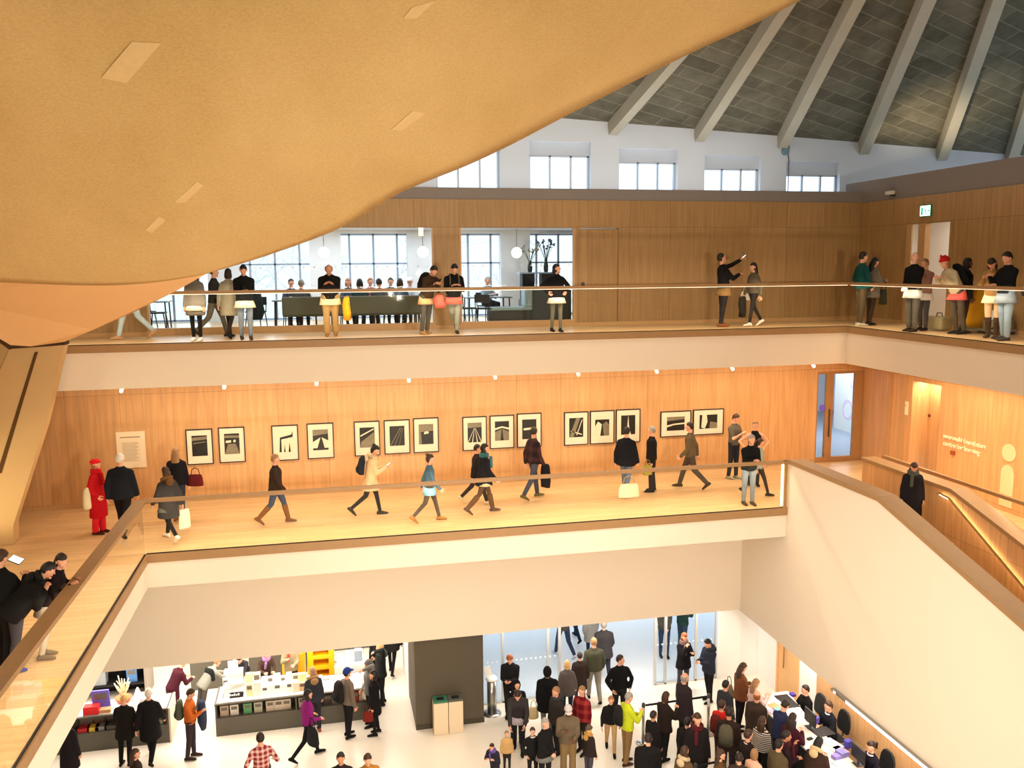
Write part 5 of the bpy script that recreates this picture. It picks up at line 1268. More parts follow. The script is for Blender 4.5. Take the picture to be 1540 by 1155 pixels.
M_MAT = plain(rgb(224, 208, 186), .5, .02, 4.0)
PICS = {'dark': [('m', [(0, .75), (1, .8), (1, .95), (0, .9)]), ('m', [(.1, .6), (.9, .66), (.9, .7), (.1, .65)])],
        'field': [('m', [(0, .0), (1, .0), (.75, .5), (.25, .5)]), ('l', [(.1, .55), (.45, .57), (.45, .68), (.1, .66)]), ('l', [(.6, .57), (.75, .58), (.75, .7), (.6, .68)]), ('m', [(0, .8), (1, .78), (1, .9), (0, .92)])],
        'beam': [('l', [(0, .0), (.1, .0), (.16, .72), (.9, .84), (1, 1), (0, 1)]), ('l', [(.25, .0), (1, .0), (1, .72), (.25, .62)]), ('d', [(.4, 0), (.45, .4), (.5, 0)]), ('d', [(.7, 0), (.78, .45), (.84, 0)])],
        'pylon': [('l', [(0, .1), (.28, .1), (.5, .62), (0, .4)]), ('l', [(.75, .1), (1, .1), (1, .45), (.58, .62)]), ('m', [(0, .7), (1, .8), (1, 1), (0, 1)])],
        'road': [('m', [(.0, .0), (1, .0), (.95, .75), (.1, .3)]), ('l', [(.05, .55), (.95, .88), (.95, .94), (.05, .62)])],
        'cables': [('m', [(.02, .0), (.06, .0), (.75, .9), (.72, .92)]), ('m', [(.3, .0), (.33, .0), (.85, .9), (.82, .9)]), ('m', [(.6, .0), (.62, .0), (.92, .9), (.9, .9)])],
        'blur': [('m', [(0, .6), (1, .66), (1, 1), (0, 1)]), ('m', [(.0, .0), (.2, .0), (.15, .6), (.0, .6)]), ('l', [(.35, .5), (.7, .54), (.65, .66), (.4, .64)])],
        'fan': [('l', [(.0, .0), (.05, .0), (.48, .72), (.46, .72)]), ('l', [(.3, .0), (.36, .0), (.5, .72), (.49, .72)]), ('l', [(.66, .0), (.72, .0), (.53, .72), (.52, .72)]), ('l', [(.95, .0), (1, .0), (.56, .72), (.54, .72)]), ('m', [(0, .74), (1, .76), (1, 1), (0, 1)])],
        'arch': [('m', [(.0, .0), (.38, .0), (.48, .6), (.0, .45)]), ('m', [(.62, .0), (1, .0), (1, .45), (.52, .6)]), ('l', [(.0, .55), (.5, .66), (1, .55), (1, .65), (.5, .74), (0, .65)])],
        'dark2': [('l', [(.1, .45), (.95, .5), (.95, .6), (.1, .56)])],
        'struts': [('m', [(.0, .0), (.3, .0), (.8, 1), (.5, 1)]), ('l', [(.5, .1), (.56, .1), (.95, .9), (.9, .9)]), ('l', [(.1, .3), (.9, .1), (.9, .16), (.1, .36)])],
        'path': [('l', [(.0, .0), (.36, .0), (.47, .6), (.2, .75), (.0, .5)]), ('m', [(.62, .0), (1, .0), (1, .55), (.8, .75), (.53, .6)]), ('l', [(0, .85), (1, .85), (1, 1), (0, 1)])],
        'spire': [('l', [(.3, .0), (.7, .0), (.56, .45), (.5, 1), (.44, .45)])],
        'curve': [('l', [(.0, .25), (.4, .4), (1, .45), (1, .55), (.4, .5), (0, .4)]), ('m', [(0, .7), (1, .8), (1, 1), (0, 1)])],
        'rock': [('l', [(.1, .1), (.3, .0), (.45, .5), (.4, 1), (.15, 1)]), ('m', [(.55, .0), (1, .0), (1, .4), (.6, .5)])]}
for (tl, br, lab, pic) in FR:
    A = aty(tl[0], tl[1], YBL); B = aty(br[0], br[1], YBL)
    x0, x1, z0, z1 = A.x, B.x, B.z, A.z
    t = thing('framed_photograph', lab, 'picture', ((x0 + x1) / 2, YBL, z0), 0, 'framed photographs along the oak wall')
    w, h = (x1 - x0) / 2, z1 - z0; f = .022
    b = nb()
    for a in ((-w, -w + f, 0, h), (w - f, w, 0, h), (-w + f, w - f, 0, f), (-w + f, w - f, h - f, h)): box(b, a[0], a[1], -.045, -.002, a[2], a[3])
    obj('frame', b, M_BLACK, t)
    b = nb(); box(b, -w + f, w - f, -.03, -.004, f, h - f); mt_ = obj('mat', b, M_MAT, t)
    mx, mz0, mz1 = (w * .40, h * .24, h * .82) if w < h * .5 else (w * .56, h * .24, h * .78)
    mx = w * .58; b = nb(); box(b, -mx, mx, -.034, -.03, mz0, mz1, 0)
    for c, poly in PICS[pic]:
        prism(b, [(-mx + 2 * mx * u, -.0345, mz0 + (mz1 - mz0) * v) for u, v in poly], (0, .0006, 0), {'d': 0, 'm': 1, 'l': 2}[c])
    obj('print', b, [M_PRD, M_PRM, M_PRL], mt_)
A, B = aty(174, 650, YBL), aty(221, 702, YBL)
b = nb(); box(b, A.x, B.x, YBL - .025, YBL - .002, B.z, A.z)
t = single('text_panel', b, plain(rgb(226, 208, 178), .7, .02, 4.0), 'pale exhibition text panel with a heading and small text, left of the photographs', 'sign')
b = nb(); wv = B.x - A.x; hv = A.z - B.z
for k, (u0, u1, v, th) in enumerate([(.14, .84, .86, .022)] + [(.2, .2 + .6 * (.9 + .1 * math.sin(k * 2.3)), .70 - .036 * k, .008) for k in range(15)]):
    box(b, A.x + wv * u0, A.x + wv * u1, YBL - .028, YBL - .025, B.z + hv * (v - th), B.z + hv * v)
obj('text_lines', b, plain(rgb(120, 106, 86), .8, .02), t)

# spotlights on the ceiling edge of the middle gallery
for i, (px, py) in enumerate([(182, 583), (337, 580), (476, 577), (615, 572), (745, 567), (870, 563), (988, 558), (1102, 554), (1224, 549)]):
    w = aty(px, py, YU + .35)
    t = thing('spotlight', 'small ceiling spotlight above the photographs, number %s from the left' % 'first second third fourth fifth sixth seventh eighth ninth'.split()[i], 'spotlight', (w.x, w.y, -.95), 0, 'ceiling spotlights of the middle gallery')
    b = nb(); tube(b, [(0, 0, -.001), (0, 0, -.05)], .012, 6); box(b, -.05, .05, -.05, .05, -.012, 0); obj('bracket', b, M_WHITE2, t)
    b = nb(); tube(b, [(0, .05, -.05), (0, -.02, -.10)], .04, 10); obj('lamp_head', b, emis((1, .86, .62, 1), 2.5), t)
    t.location.z = -.95

# ---- upper gallery fittings
def cctv(loc, yaw, label):
    t = thing('cctv_camera', label, 'camera', loc, yaw)
    b = nb(); tube(b, [(0, 0, 0), (0, -.10, 0), (0, -.14, .03)], .022, 8); obj('wall_arm', b, M_DGREY, t)
    b = nb(); box(b, -.16, .14, -.20, -.09, .02, .12); obj('housing', b, plain(rgb(206, 200, 190), .4, .04), t, bevel=.02)
    b = nb(); tube(b, [(-.16, -.145, .07), (-.18, -.145, .07)], .035, 10); obj('lens', b, M_BLACK, t)
w = aty(1236, 300, YBU + .03); cctv((w.x, YBU + .03, w.z), PI, 'small camera on the grey band above the long timber wall')
w = atx(1346, 294, XR + .03); cctv((XR + .03, w.y, w.z), PI * .5 + PI, 'white camera on the grey band of the right wall')
w = aty(1180, 228, YF)
t = thing('wall_alarm', 'small round wall alarm beside the third roof rib', 'alarm', (w.x, YF, w.z))
b = nb(); tube(b, [(0, 0, 0), (0, -.10, 0)], .13, 14); obj('sounder', b, plain(rgb(120, 150, 160), .5, .05), t)
b = nb(); tube(b, [(.1, -.02, 0), (.16, -.02, -.3), (.16, -.02, -1.6)], .015, 6); tube(b, [(.15, -.02, .1), (.15, -.02, .9)], .012, 6); obj('conduit', b, M_DGREY, t)
w = atx(1394, 317, XR)
t = thing('exit_sign', 'lit green exit sign above the upper doorway', 'sign', (XR, w.y, w.z), 0)
b = nb(); box(b, -.05, -.001, -.20, .20, -.14, .14); obj('case', b, plain(rgb(20, 150, 90), .4, .03), t)
b = nb(); box(b, -.054, -.05, -.185, .185, -.125, .125); obj('lit_panel', b, emis((.55, 1, .78, 1), 4.0), t)
b = nb(); x0, x1 = -.057, -.054
for a in ((-.03, .01, -.03, .04), (.02, .05, -.09, -.03), (-.06, -.03, -.09, -.03), (-.02, .005, .05, .085), (-.15, -.09, -.015, .015)): box(b, x0, x1, a[0], a[1], a[2], a[3])
prism(b, [(x0, -.15, -.04), (x0, -.15, .04), (x0, -.18, 0)], (.003, 0, 0)); box(b, x0, x1, .08, .15, -.10, .09)
obj('pictogram', b, emis((.02, .5, .25, 1), .6), t)

# ---- writing and figure on the right wall of the middle gallery
def wall_text(txt, px, py, size, label):
    cu = bpy.data.curves.new('t', 'FONT'); cu.body = txt; cu.size = size; cu.extrude = .012
    o = bpy.data.objects.new('t', cu); COL.objects.link(o)
    dg = bpy.context.evaluated_depsgraph_get(); me = bpy.data.meshes.new_from_object(o.evaluated_get(dg), depsgraph=dg)
    bpy.data.objects.remove(o); bpy.data.curves.remove(cu)
    me.materials.append(plain(rgb(252, 236, 206), .6, .02)); me.name = 'lettering'
    w = atx(px, py, XR)
    n = bpy.data.objects.new('wall_lettering', me); COL.objects.link(n)
    n.rotation_euler = (PI / 2, 0, -PI / 2); n.location = (XR - .014, w.y, w.z)
    return tag(n, label, 'lettering')
y0, y1 = atx(1419, 655, XR).y, atx(1482, 671, XR).y
L = wall_text('swarovski foundation', 1419, 658, .19, 'upper line of raised pale lettering on the wall beside the stairs'); 
L2 = wall_text('centre for learning', 1419, 668, .19, 'lower line of raised pale lettering on the wall beside the stairs')
k = (y0 - y1) / L.dimensions.x; L.scale = (k, k, 1); L2.scale = (k, k, 1); L2.location.z = L.location.z - .21 * k
w = atx(1518, 681, XR)
t = thing('wall_figure', 'pale flat person symbol on the wall beyond the stairs', 'sign', (XR, w.y, w.z))
b = nb(); tube(b, [(-.02, 0, 0), (0, 0, 0)], .20, 24); obj('head_disc', b, plain(rgb(232, 196, 152), .6, .02), t)
b = nb(); pts = [(-.02, .19 * math.cos(a), -.50 + .22 * math.sin(a)) for a in [PI * k / 12 for k in range(13)]] + [(-.02, -.19, -1.25), (-.02, .19, -1.25)]
prism(b, pts, (.02, 0, 0)); obj('body_shape', b, plain(rgb(232, 196, 152), .6, .02), t)
w = atx(1434, 681, XR); b = nb(); box(b, XR - .05, XR - .001, w.y - .06, w.y + .06, w.z - .05, w.z + .05)
single('call_point', b, plain(rgb(150, 70, 40), .5, .05), 'small red brown call point under the raised lettering', 'call point')
w = atx(1398, 625, XR + .52); b = nb(); tube(b, [(XR + .50, w.y, w.z), (XR + .52, w.y, w.z)], .045, 12)
single('wall_fitting', b, plain(rgb(110, 56, 30), .5, .05), 'round brown fitting inside the lit alcove', 'fitting')
w = atx(1360, 613, XR); b = nb(); box(b, XR - .012, XR - .001, w.y - .17, w.y + .15, w.z - .18, w.z + .18)
t = single('paper_notice', b, plain(rgb(236, 228, 196), .8, .02), 'paper notice taped beside the lit alcove', 'notice')
b = nb()
for q in (.08, .04): box(b, XR - .014, XR - .012, w.y - .08, w.y + .08, w.z + q, w.z + q + .015)
obj('text_lines', b, plain(rgb(120, 110, 90), .8, .02), t)

# ---- restaurant furniture
def dining_chair_proto(label, group):
    t = thing('dining_chair', label, 'chair', (0, 0, 0), 0, group); m = plain(rgb(40, 44, 50), .5, .08, 8.0)
    b = nb(); box(b, -.22, .22, -.21, .21, .43, .47); obj('seat', b, m, t, bevel=.015)
    for sx in (-1, 1):
        for sy in (-1, 1):
            b = nb(); tube(b, [(sx * .18, sy * .17, .43), (sx * .22, sy * .22, 0)], [.018, .013], 6); obj('leg', b, m, t)
    b = nb(); box(b, -.21, .21, -.25, -.22, .62, .84); tube(b, [(-.19, -.21, .45), (-.2, -.245, .84)], .014, 6); tube(b, [(.19, -.21, .45), (.2, -.245, .84)], .014, 6); obj('backrest', b, m, t)
    return t
CH = None
def dining_chair(x, y, yaw, label):
    global CH
    if CH is None: CH = dining_chair_proto(label, 'dark dining chairs of the restaurant'); CH.location = (x, y, 0); CH.rotation_euler.z = -math.radians(yaw); return CH
    return dup(CH, (x, y, 0), -math.radians(yaw), label)
for i, d in enumerate(DIN):
    if d[2] < 24: continue
    w = aty(d[0], d[1], d[2]); dining_chair(w.x, d[2], d[3], 'dark chair under the ' + d[4])
for i, (px, y, yaw, lab) in enumerate([(236, 24.6, 90, 'dark chair furthest left behind the walking legs'), (218, 25.4, 60, 'dark chair with crossed legs behind the canopy edge'), (384, 24.2, 200, 'dark chair with a coat over it beside the man in washed jeans'),
        (704, 24.0, 80, 'dark chair left of the small laid table'), (727, 23.7, 20, 'dark chair in front of the small laid table'), (686, 24.6, 80, 'dark chair behind the man with crossed legs')]):
    w = aty(px, 450, y); dining_chair(w.x, y, yaw, lab)
def table(x, y, w, d, label):
    t = thing('dining_table', label, 'table', (x, y, 0), 0, 'laid restaurant tables')
    b = nb(); box(b, -w / 2, w / 2, -d / 2, d / 2, .72, .75); obj('tabletop', b, plain(rgb(70, 74, 76), .3, .05), t, bevel=.006)
    for sx in (-1, 1):
        for sy in (-1, 1):
            b = nb(); tube(b, [(sx * (w / 2 - .08), sy * (d / 2 - .08), .72), (sx * (w / 2 - .06), sy * (d / 2 - .06), 0)], .02, 6); obj('leg', b, M_DGREY, t)
    return t
def setting(x, y, label, seed):
    random.seed(seed)
    b = nb(); lathe(b, [(.035, .751), (.008, .757), (.006, .83), (.035, .86), (.04, .92), (.034, .95)], (x, y, 0), 10)
    single('wine_glass', b, M_GLASS, label, 'glass', 'wine glasses on the restaurant tables', 0, True)
TB = []
for px, y, w, d, lab in [(444, 24.3, 1.2, .8, 'small dark table before the left diners'), (560, 24.3, 2.6, .8, 'long dark table in the restaurant middle'), (220, 25.0, 1.2, .8, 'dark table at the far left'), (732, 24.4, 1.3, 1.0, 'table beside the pale blue bench')]:
    c = aty(px, 450, y); TB.append(table(c.x, y, w, d, lab)); TB[-1]['px'] = px
    for k in range(4): setting(c.x - w * .36 + w * .24 * k, y - .15 + .3 * (k % 2), 'wine glass %s on the %s' % (['at the left', 'left of centre', 'right of centre', 'at the right'][k], lab), k)
for t in TB: del t['px']
# long olive banquette in front of the diners
x0, x1 = aty(424, 455, 23.2).x, aty(634, 455, 23.2).x
t = thing('banquette', 'long olive grey banquette with its back to the gallery glass', 'bench', ((x0 + x1) / 2, 23.2, 0)); m = plain(rgb(96, 98, 84), .6, .06, 6.0); hw = (x1 - x0) / 2
b = nb(); box(b, -hw, hw, -.08, .04, .38, .86); obj('backrest', b, m, t, bevel=.03)
b = nb(); box(b, -hw, hw, .04, .5, .34, .46); obj('seat', b, m, t, bevel=.03)
for k in range(4):
    b = nb(); x = -hw + .15 + (2 * hw - .3) * k / 3; tube(b, [(x, .0, .34), (x, .0, 0)], .02, 6); tube(b, [(x, .42, .34), (x, .42, 0)], .02, 6); obj('leg', b, M_DGREY, t)
# pale blue corner bench, dark counter, shelf with flowers
c = aty(772, 455, 23.9)
t = thing('corner_bench', 'pale blue padded bench with tall end back', 'bench', (c.x, 23.9, 0)); m = plain(rgb(150, 176, 186), .4, .05, 6.0)
b = nb(); box(b, -.75, .5, -.25, .25, .38, .48); obj('seat', b, m, t, bevel=.03)
b = nb(); box(b, .28, .5, -.25, .25, .48, 1.0); obj('backrest', b, m, t, bevel=.03)
b = nb(); box(b, -.7, .45, -.2, .2, 0, .38); obj('base', b, M_DGREY, t)
c = aty(824, 460, 24.4); b = nb(); box(b, -.62, .62, -.3, .3, 0, .92)
t = single('service_counter', b, plain(rgb(72, 78, 82), .5, .05), 'dark grey waist high counter at the right of the restaurant', 'counter', None, .01, False, (c.x, 24.4, 0))
c = aty(806, 425, 25.6)
t = thing('shelf_unit', 'dark open shelf carrying two flower vases', 'shelf', (c.x, 25.6, 0))
b = nb(); box(b, -.55, .65, -.2, .2, 1.38, 1.42); obj('top', b, plain(rgb(150, 166, 186), .3, .04), t)
for x in (-.3, .3):
    b = nb(); box(b, x - .16, x + .22, -.18, .18, .6, 1.38); obj('cabinet', b, M_BLACK, t)
b = nb(); box(b, -.5, .6, -.19, .19, 0, .6); obj('base', b, M_DGREY, t)
def vase(px, y, z, hv, hf, label, n, col):
    c = aty(px, 400, y); t = thing('flower_vase', label, 'vase', (c.x, y, z))
    b = nb(); lathe(b, [(.05, 0), (.07, .04), (.075, hv * .5), (.045, hv * .85), (.055, hv)], (0, 0, 0), 12); obj('vase', b, plain(rgb(36, 44, 44), .2, .05), t, True)
    b = nb(); bl = nb(); random.seed(n)
    for k in range(n):
        a, r = random.random() * 2 * PI, .08 + .22 * random.random(); e = Vector((r * math.cos(a), r * .6 * math.sin(a), hv + hf * (.55 + .45 * random.random())))
        tube(b, [(0, 0, hv * .8), e * .55 + Vector((0, 0, hv * .4)), e], .006, 5)
        for q in range(3): ell(bl, e + Vector((random.uniform(-.03, .03), random.uniform(-.03, .03), random.uniform(-.04, .03))), .028, .028, .024, 6, 5)
    obj('stems', b, plain(rgb(60, 70, 52), .8, .1), t); obj('blossom', bl, plain(rgb(*col), .8, .2), t, True)
vase(797, 25.6, 1.42, .34, .46, 'slim dark vase with thin pale flowers on the shelf', 12, (150, 140, 120))
vase(821, 25.6, 1.42, .38, .60, 'larger dark vase with blue grey blossom on the shelf', 18, (84, 96, 120))
for px, py, lab in ((487, 380, 'glowing globe pendant above the bald man'), (636, 379, 'glowing globe pendant left of the timber pier'), (777, 380, 'glowing globe pendant left of the flowers')):
    c = aty(px, py, 24.5); t = thing('pendant_lamp', lab, 'lamp', (c.x, 24.5, 2.75), 0, 'globe pendants of the restaurant')
    b = nb(); tube(b, [(0, 0, 0), (0, 0, c.z - 2.75 + .12)], .008, 6); obj('cord', b, M_DGREY, t)
    b = nb(); ell(b, (0, 0, c.z - 2.75), .15, .15, .15, 16, 10); obj('globe', b, emis((1, .97, .9, 1), 9.0), t)
c = aty(633, 352, 24.0); b = nb(); lathe(b, [(.06, 0), (.06, .3)], (c.x, 24.0, 2.45), 12)
single('ceiling_lantern', b, emis((1, .82, .35, 1), 2.5), 'small yellow cylinder lamp under the restaurant ceiling', 'lamp')
c = aty(384, 450, 24.2); folded_coat((c.x, 23.95, .95), 'dark coat slung over a restaurant chair back', (30, 44, 50), 0, .42, .7)

# ---- things on the upper right gallery floor
c = atx(1478, 470, 14.74)
t = thing('cleaning_trolley', 'cleaning trolley with tall yellow sack behind the leaning visitors', 'trolley', (14.74, c.y, 0)); m = plain(rgb(130, 126, 108), .5, .05)
b = nb(); lathe(b, [(.20, .12), (.22, .3), (.20, .7), (.23, .98)], (0, .18, 0), 14); obj('sack', b, plain(rgb(236, 170, 20), .6, .08, 5.0), t, True)
b = nb(); box(b, -.25, .25, -.75, .42, .07, .12); box(b, -.2, .2, -.72, -.25, .12, .32); obj('platform', b, m, t)
for sx in (-.22, .22):
    for y in (-.62, .32):
        b = nb(); tube(b, [(sx - .02, y, .09), (sx + .02, y, .09)], .09, 16); obj('wheel', b, M_BLACK, t)
for y in (-.36, -.62):
    b = nb(); tube(b, [(-.1, y, .43), (.1, y, .43)], .11, 16); obj('paper_roll', b, M_PAPER, t)
c = atz(1413, 500, 0); b = nb(); box(b, -.26, .26, -.17, .17, .02, .34)
t = single('travel_bag', b, plain(rgb(160, 150, 112), .7, .06), 'khaki box shaped bag on the floor behind the red cat hat', 'bag', None, .05, False, (14.3, c.y + .5, 0), PI / 2)
b = nb(); tube(b, [(-.1, 0, .34), (-.08, 0, .42), (.08, 0, .42), (.1, 0, .34)], .012, 6); obj('handle', b, M_DGREY, t)

# ---- ground: bins, donation post, queue barrier
for i, (x, lab, col) in enumerate(((2.44, 'left half of the twin recycling bins with green rim', (60, 120, 96)), (2.81, 'right half of the twin recycling bins with dark rim', (90, 92, 84)))):
    t = thing('recycling_bin', lab, 'bin', (x, 19.98, ZG), 0, 'twin recycling bins')
    b = nb(); box(b, -.178, .178, -.15, .15, 0, .82); obj('body', b, plain(rgb(226, 206, 176), .5, .03), t, bevel=.008)
    b = nb(); box(b, -.178, .178, -.15, .15, .825, .87); obj('lid', b, plain(rgb(*col), .4, .05), t)
    b = nb(); box(b, -.09, .09, -.07, .07, .87, .876); obj('opening', b, M_BLACK, t)
c = atz(740, 1073, ZG)
t = thing('donation_post', 'brushed steel column with a tilted white sign beside the glass', 'post', (c.x, c.y, ZG))
b = nb(); lathe(b, [(.24, 0), (.24, .015), (.02, .02)], (0, 0, 0), 24); obj('base_plate', b, M_STEEL, t)
b = nb(); lathe(b, [(.12, .018), (.12, .92)], (0, 0, 0), 24); obj('column', b, M_STEEL, t)
b = nb(); lathe(b, [(.14, .92), (.15, .94), (.12, 1.0), (.03, 1.03)], (0, 0, 0), 24); obj('coin_dish', b, M_PAPER, t)
b = nb(); box(b, -.085, .085, -.008, .008, 0, .30); b.transform(Matrix.Translation((-.05, 0, 1.0)) @ Matrix.Rotation(math.radians(-16), 4, 'Y')); obj('sign_plate', b, M_PAPER, t)
def barrier(loc, label):
    t = thing('queue_post', label, 'barrier post', loc, 0, 'queue barrier posts')
    b = nb(); lathe(b, [(.17, 0), (.17, .015), (.04, .03)], (0, 0, 0), 20); obj('base', b, M_STEEL, t)
    b = nb(); lathe(b, [(.034, .02), (.034, .96)], (0, 0, 0), 14); obj('post', b, M_STEEL, t)
    b = nb(); lathe(b, [(.042, .93), (.042, 1.02), (.02, 1.04)], (0, 0, 0), 14); obj('belt_head', b, M_DGREY, t)
    return Vector(loc)
q1 = barrier(atz(967, 1118, ZG), 'steel queue post nearest the lime jacket')
q2 = atz(1066, 1043, ZG + 1.04); q2 = barrier((q2.x, q2.y, ZG), 'steel queue post below the navy parka')
q3 = atz(1046, 1150, ZG + 1.0); q3 = barrier((q3.x, q3.y, ZG), 'queue post at the bottom edge of the queue')
q4 = atz(1110, 1144, ZG + 1.0); q4 = barrier((7.95, 15.78, ZG), 'queue post hidden low in the crowd')
for a, c, lab in ((q1, q2, 'black belt stretched between the two upper queue posts'), (q3, q4, 'black belt at the bottom edge of the queue')):
    d = (c - a).normalized(); a2, c2 = a + d * .05, c - d * .05; n2 = Vector((-d.y, d.x, 0)) * .003; z0, z1 = Vector((0, 0, .94)), Vector((0, 0, .995))
    b = nb(); hexa(b, [a2 - n2 + z0, c2 - n2 + z0, c2 + n2 + z0, a2 + n2 + z0, a2 - n2 + z1, c2 - n2 + z1, c2 + n2 + z1, a2 + n2 + z1]); single('barrier_belt', b, M_BLACK, lab, 'belt')

# ---- reception desk
t = thing('reception_desk', 'long white topped reception desk with black front', 'desk', (9.7, 16.0, ZG))
top = [(9.76, 17.42), (10.34, 18.06), (10.74, 18.06), (10.50, 16.6), (10.46, 10.5), (9.84, 10.5)]
b = nb(); prism(b, [(x - 9.7, y - 16, 1.02) for x, y in top], (0, 0, .04)); obj('desktop', b, plain(rgb(236, 228, 222), .3, .02), t)
b = nb(); prism(b, [(x - 9.7, y - 16, 0) for x, y in ((9.84, 17.38), (10.38, 17.98), (10.43, 17.93), (9.90, 17.35), (9.98, 10.5), (9.92, 10.5))], (0, 0, 1.02)); obj('front_panel', b, M_BLACK, t)
b = nb(); box(b, .58, .92, 1.3, 1.9, 1.06, 1.075); obj('desk_pad', b, M_BLACK, t)
ZD = ZG + 1.06
def on_desk(px, py, dz=0): return atz(px, py, ZD + dz)
def flat(px, py, w, d, h, col, lab, name='leaflet', cat='leaflet', rz=0.0, group=None):
    b = nb(); box(b, -w / 2, w / 2, -d / 2, d / 2, .002, h + .002); c = on_desk(px, py)
    return single(name, b, plain(rgb(*col), .6, .03, 8.0), lab, cat, group, 0, False, c, rz)
flat(1176, 1058, .22, .30, .01, (244, 240, 240), 'white sheet at the far end of the desk', rz=.4)
flat(1166, 1063, .22, .30, .01, (240, 176, 120), 'orange leaflet pile on the desk', rz=.3)
flat(1172, 1069, .20, .26, .012, (130, 200, 220), 'pale blue leaflet pile on the desk', rz=.3)
flat(1163, 1071, .20, .26, .012, (226, 190, 226), 'lilac leaflet pile at the desk corner', rz=.3)
flat(1192, 1046, .10, .14, .05, (70, 50, 160), 'small purple box on the black desk pad', 'gift_box', 'box')
def monitor(px, py, rz, lab):
    c = on_desk(px, py); t = thing('monitor', lab, 'screen', c, rz)
    b = nb(); box(b, -.22, .22, -.015, .015, .10, .40); obj('panel', b, M_BLACK, t)
    b = nb(); box(b, -.03, .03, -.02, .0, .01, .12); box(b, -.10, .10, -.08, .08, .002, .012); obj('stand', b, M_DGREY, t)
monitor(1218, 1094, PI / 2, 'black till screen in front of the first staff member')
monitor(1290, 1150, PI / 2, 'black till screen in front of the staff woman')
b = nb(); lathe(b, [(.05, .002), (.05, .16), (.02, .18), (.02, .21)], on_desk(1215, 1084), 10); single('glass_jar', b, plain(rgb(206, 206, 216), .2, .03), 'pale jar beside the first till screen', 'jar')
flat(1223, 1086, .16, .22, .14, (96, 78, 168), 'purple carrier box beside the pale jar', 'gift_box', 'box', .5)
flat(1237, 1101, .44, .34, .012, (34, 32, 34), 'black desk mat in front of the suited staff member', 'desk_mat', 'mat', .1)
flat(1252, 1120, .26, .40, .03, (246, 244, 246), 'white stack of maps on the desk', 'map_stack', 'papers', .25)
flat(1262, 1130, .26, .30, .03, (246, 246, 248), 'second white stack of maps nearer the front', 'map_stack', 'papers', .25)
flat(1266, 1136, .20, .20, .10, (128, 124, 190), 'lilac box near the bottom of the desk', 'gift_box', 'box', .2)
flat(1258, 1140, .18, .14, .07, (146, 130, 206), 'pale lilac box at the edge of the desk', 'gift_box', 'box', .2)
flat(1262, 1150, .20, .26, .012, (180, 214, 232), 'pale blue sheet at the bottom of the desk', rz=.2)
flat(1275, 1124, .14, .12, .16, (62, 58, 150), 'deep blue box beside the suited staff member', 'gift_box', 'box', .3)
flat(1218, 1112, .12, .07, .03, (24, 24, 26), 'black card reader on the desk', 'card_reader', 'card reader', .2)
def office_chair(p, lab):
    o = p.O; x = min(o.x + .06, 11.02)
    t = thing('office_chair', lab, 'chair', (x, o.y, ZG), 0, 'black chairs behind the desk')
    b = nb(); box(b, -.25, .22, -.24, .24, .63, .69); obj('seat', b, M_BLACK, t, bevel=.03)
    b = nb(); NR = [(.16, .76), (.22, .80), (.24, .95), (.22, 1.12), (.17, 1.22), (.08, 1.27)]
    prism(b, [(.24 + (z - .75) * .10, w, z) for w, z in NR] + [(.24 + (z - .75) * .10, -w, z) for w, z in reversed(NR)], (.05, 0, 0)); obj('backrest', b, M_BLACK, t, bevel=.02)
    b = nb(); tube(b, [(0, 0, .63), (0, 0, .08)], .03, 8); obj('column', b, M_DGREY, t)
    for k in range(5):
        a = 2 * PI * k / 5; b = nb(); tube(b, [(0, 0, .09), (.26 * math.cos(a), .26 * math.sin(a), .05)], .018, 6); ell(b, (.26 * math.cos(a), .26 * math.sin(a), .032), .03, .03, .03, 8, 6); obj('foot', b, M_DGREY, t)
    b = nb(); tube(b, [(.18, 0, .65), (.27, 0, .67), (.29, 0, .83)], .022, 6); obj('back_bracket', b, M_DGREY, t)
office_chair(ST1, 'black office chair of the far staff member'); office_chair(ST2, 'black office chair of the suited staff member'); office_chair(ST3, 'black office chair of the staff woman')

# ---- shop
M_UNIT = plain(rgb(92, 88, 78), .5, .05, 4.0); M_TOPW = plain(rgb(236, 232, 226), .4, .02, 3.0)
def shop_counter(x0, x1, y0, d, h, label, slot=True, endpanel=None):
    t = thing('shop_counter', label, 'counter', (x0, y0, ZG)); w = x1 - x0
    zs = .46
    b = nb()
    if slot:
        box(b, 0, w, 0, d, 0, zs); box(b, 0, w, .38, d, zs, h - .03)
        for x in (0, w / 2, w - .04): box(b, x, x + .04, 0, .38, zs, h - .03)
    else: box(b, 0, w, 0, d, 0, h - .03)
    obj('cabinet', b, M_UNIT, t)
    b = nb(); box(b, -.01, w + .01, -.015, d, h - .03, h); obj('worktop', b, M_UNIT if slot else M_TOPW, t)
    b = nb(); box(b, .04, w - .04, .05, d - .05, h, h + .004); obj('white_mat', b, M_TOPW, t)
    if endpanel:
        b = nb(); box(b, w + .01, w + .05, -.02, d, 0, h + .01); obj('end_panel', b, plain(rgb(214, 200, 182), .5, .03), t)
    return t
shop_counter(-9.0, -4.05, 21.0, .8, .88, 'long grey shop counter at the left, its right end panelled white', True, True)
shop_counter(-2.97, .85, 21.0, .95, .84, 'grey shop counter in the middle with a slot full of books')
random.seed(11)
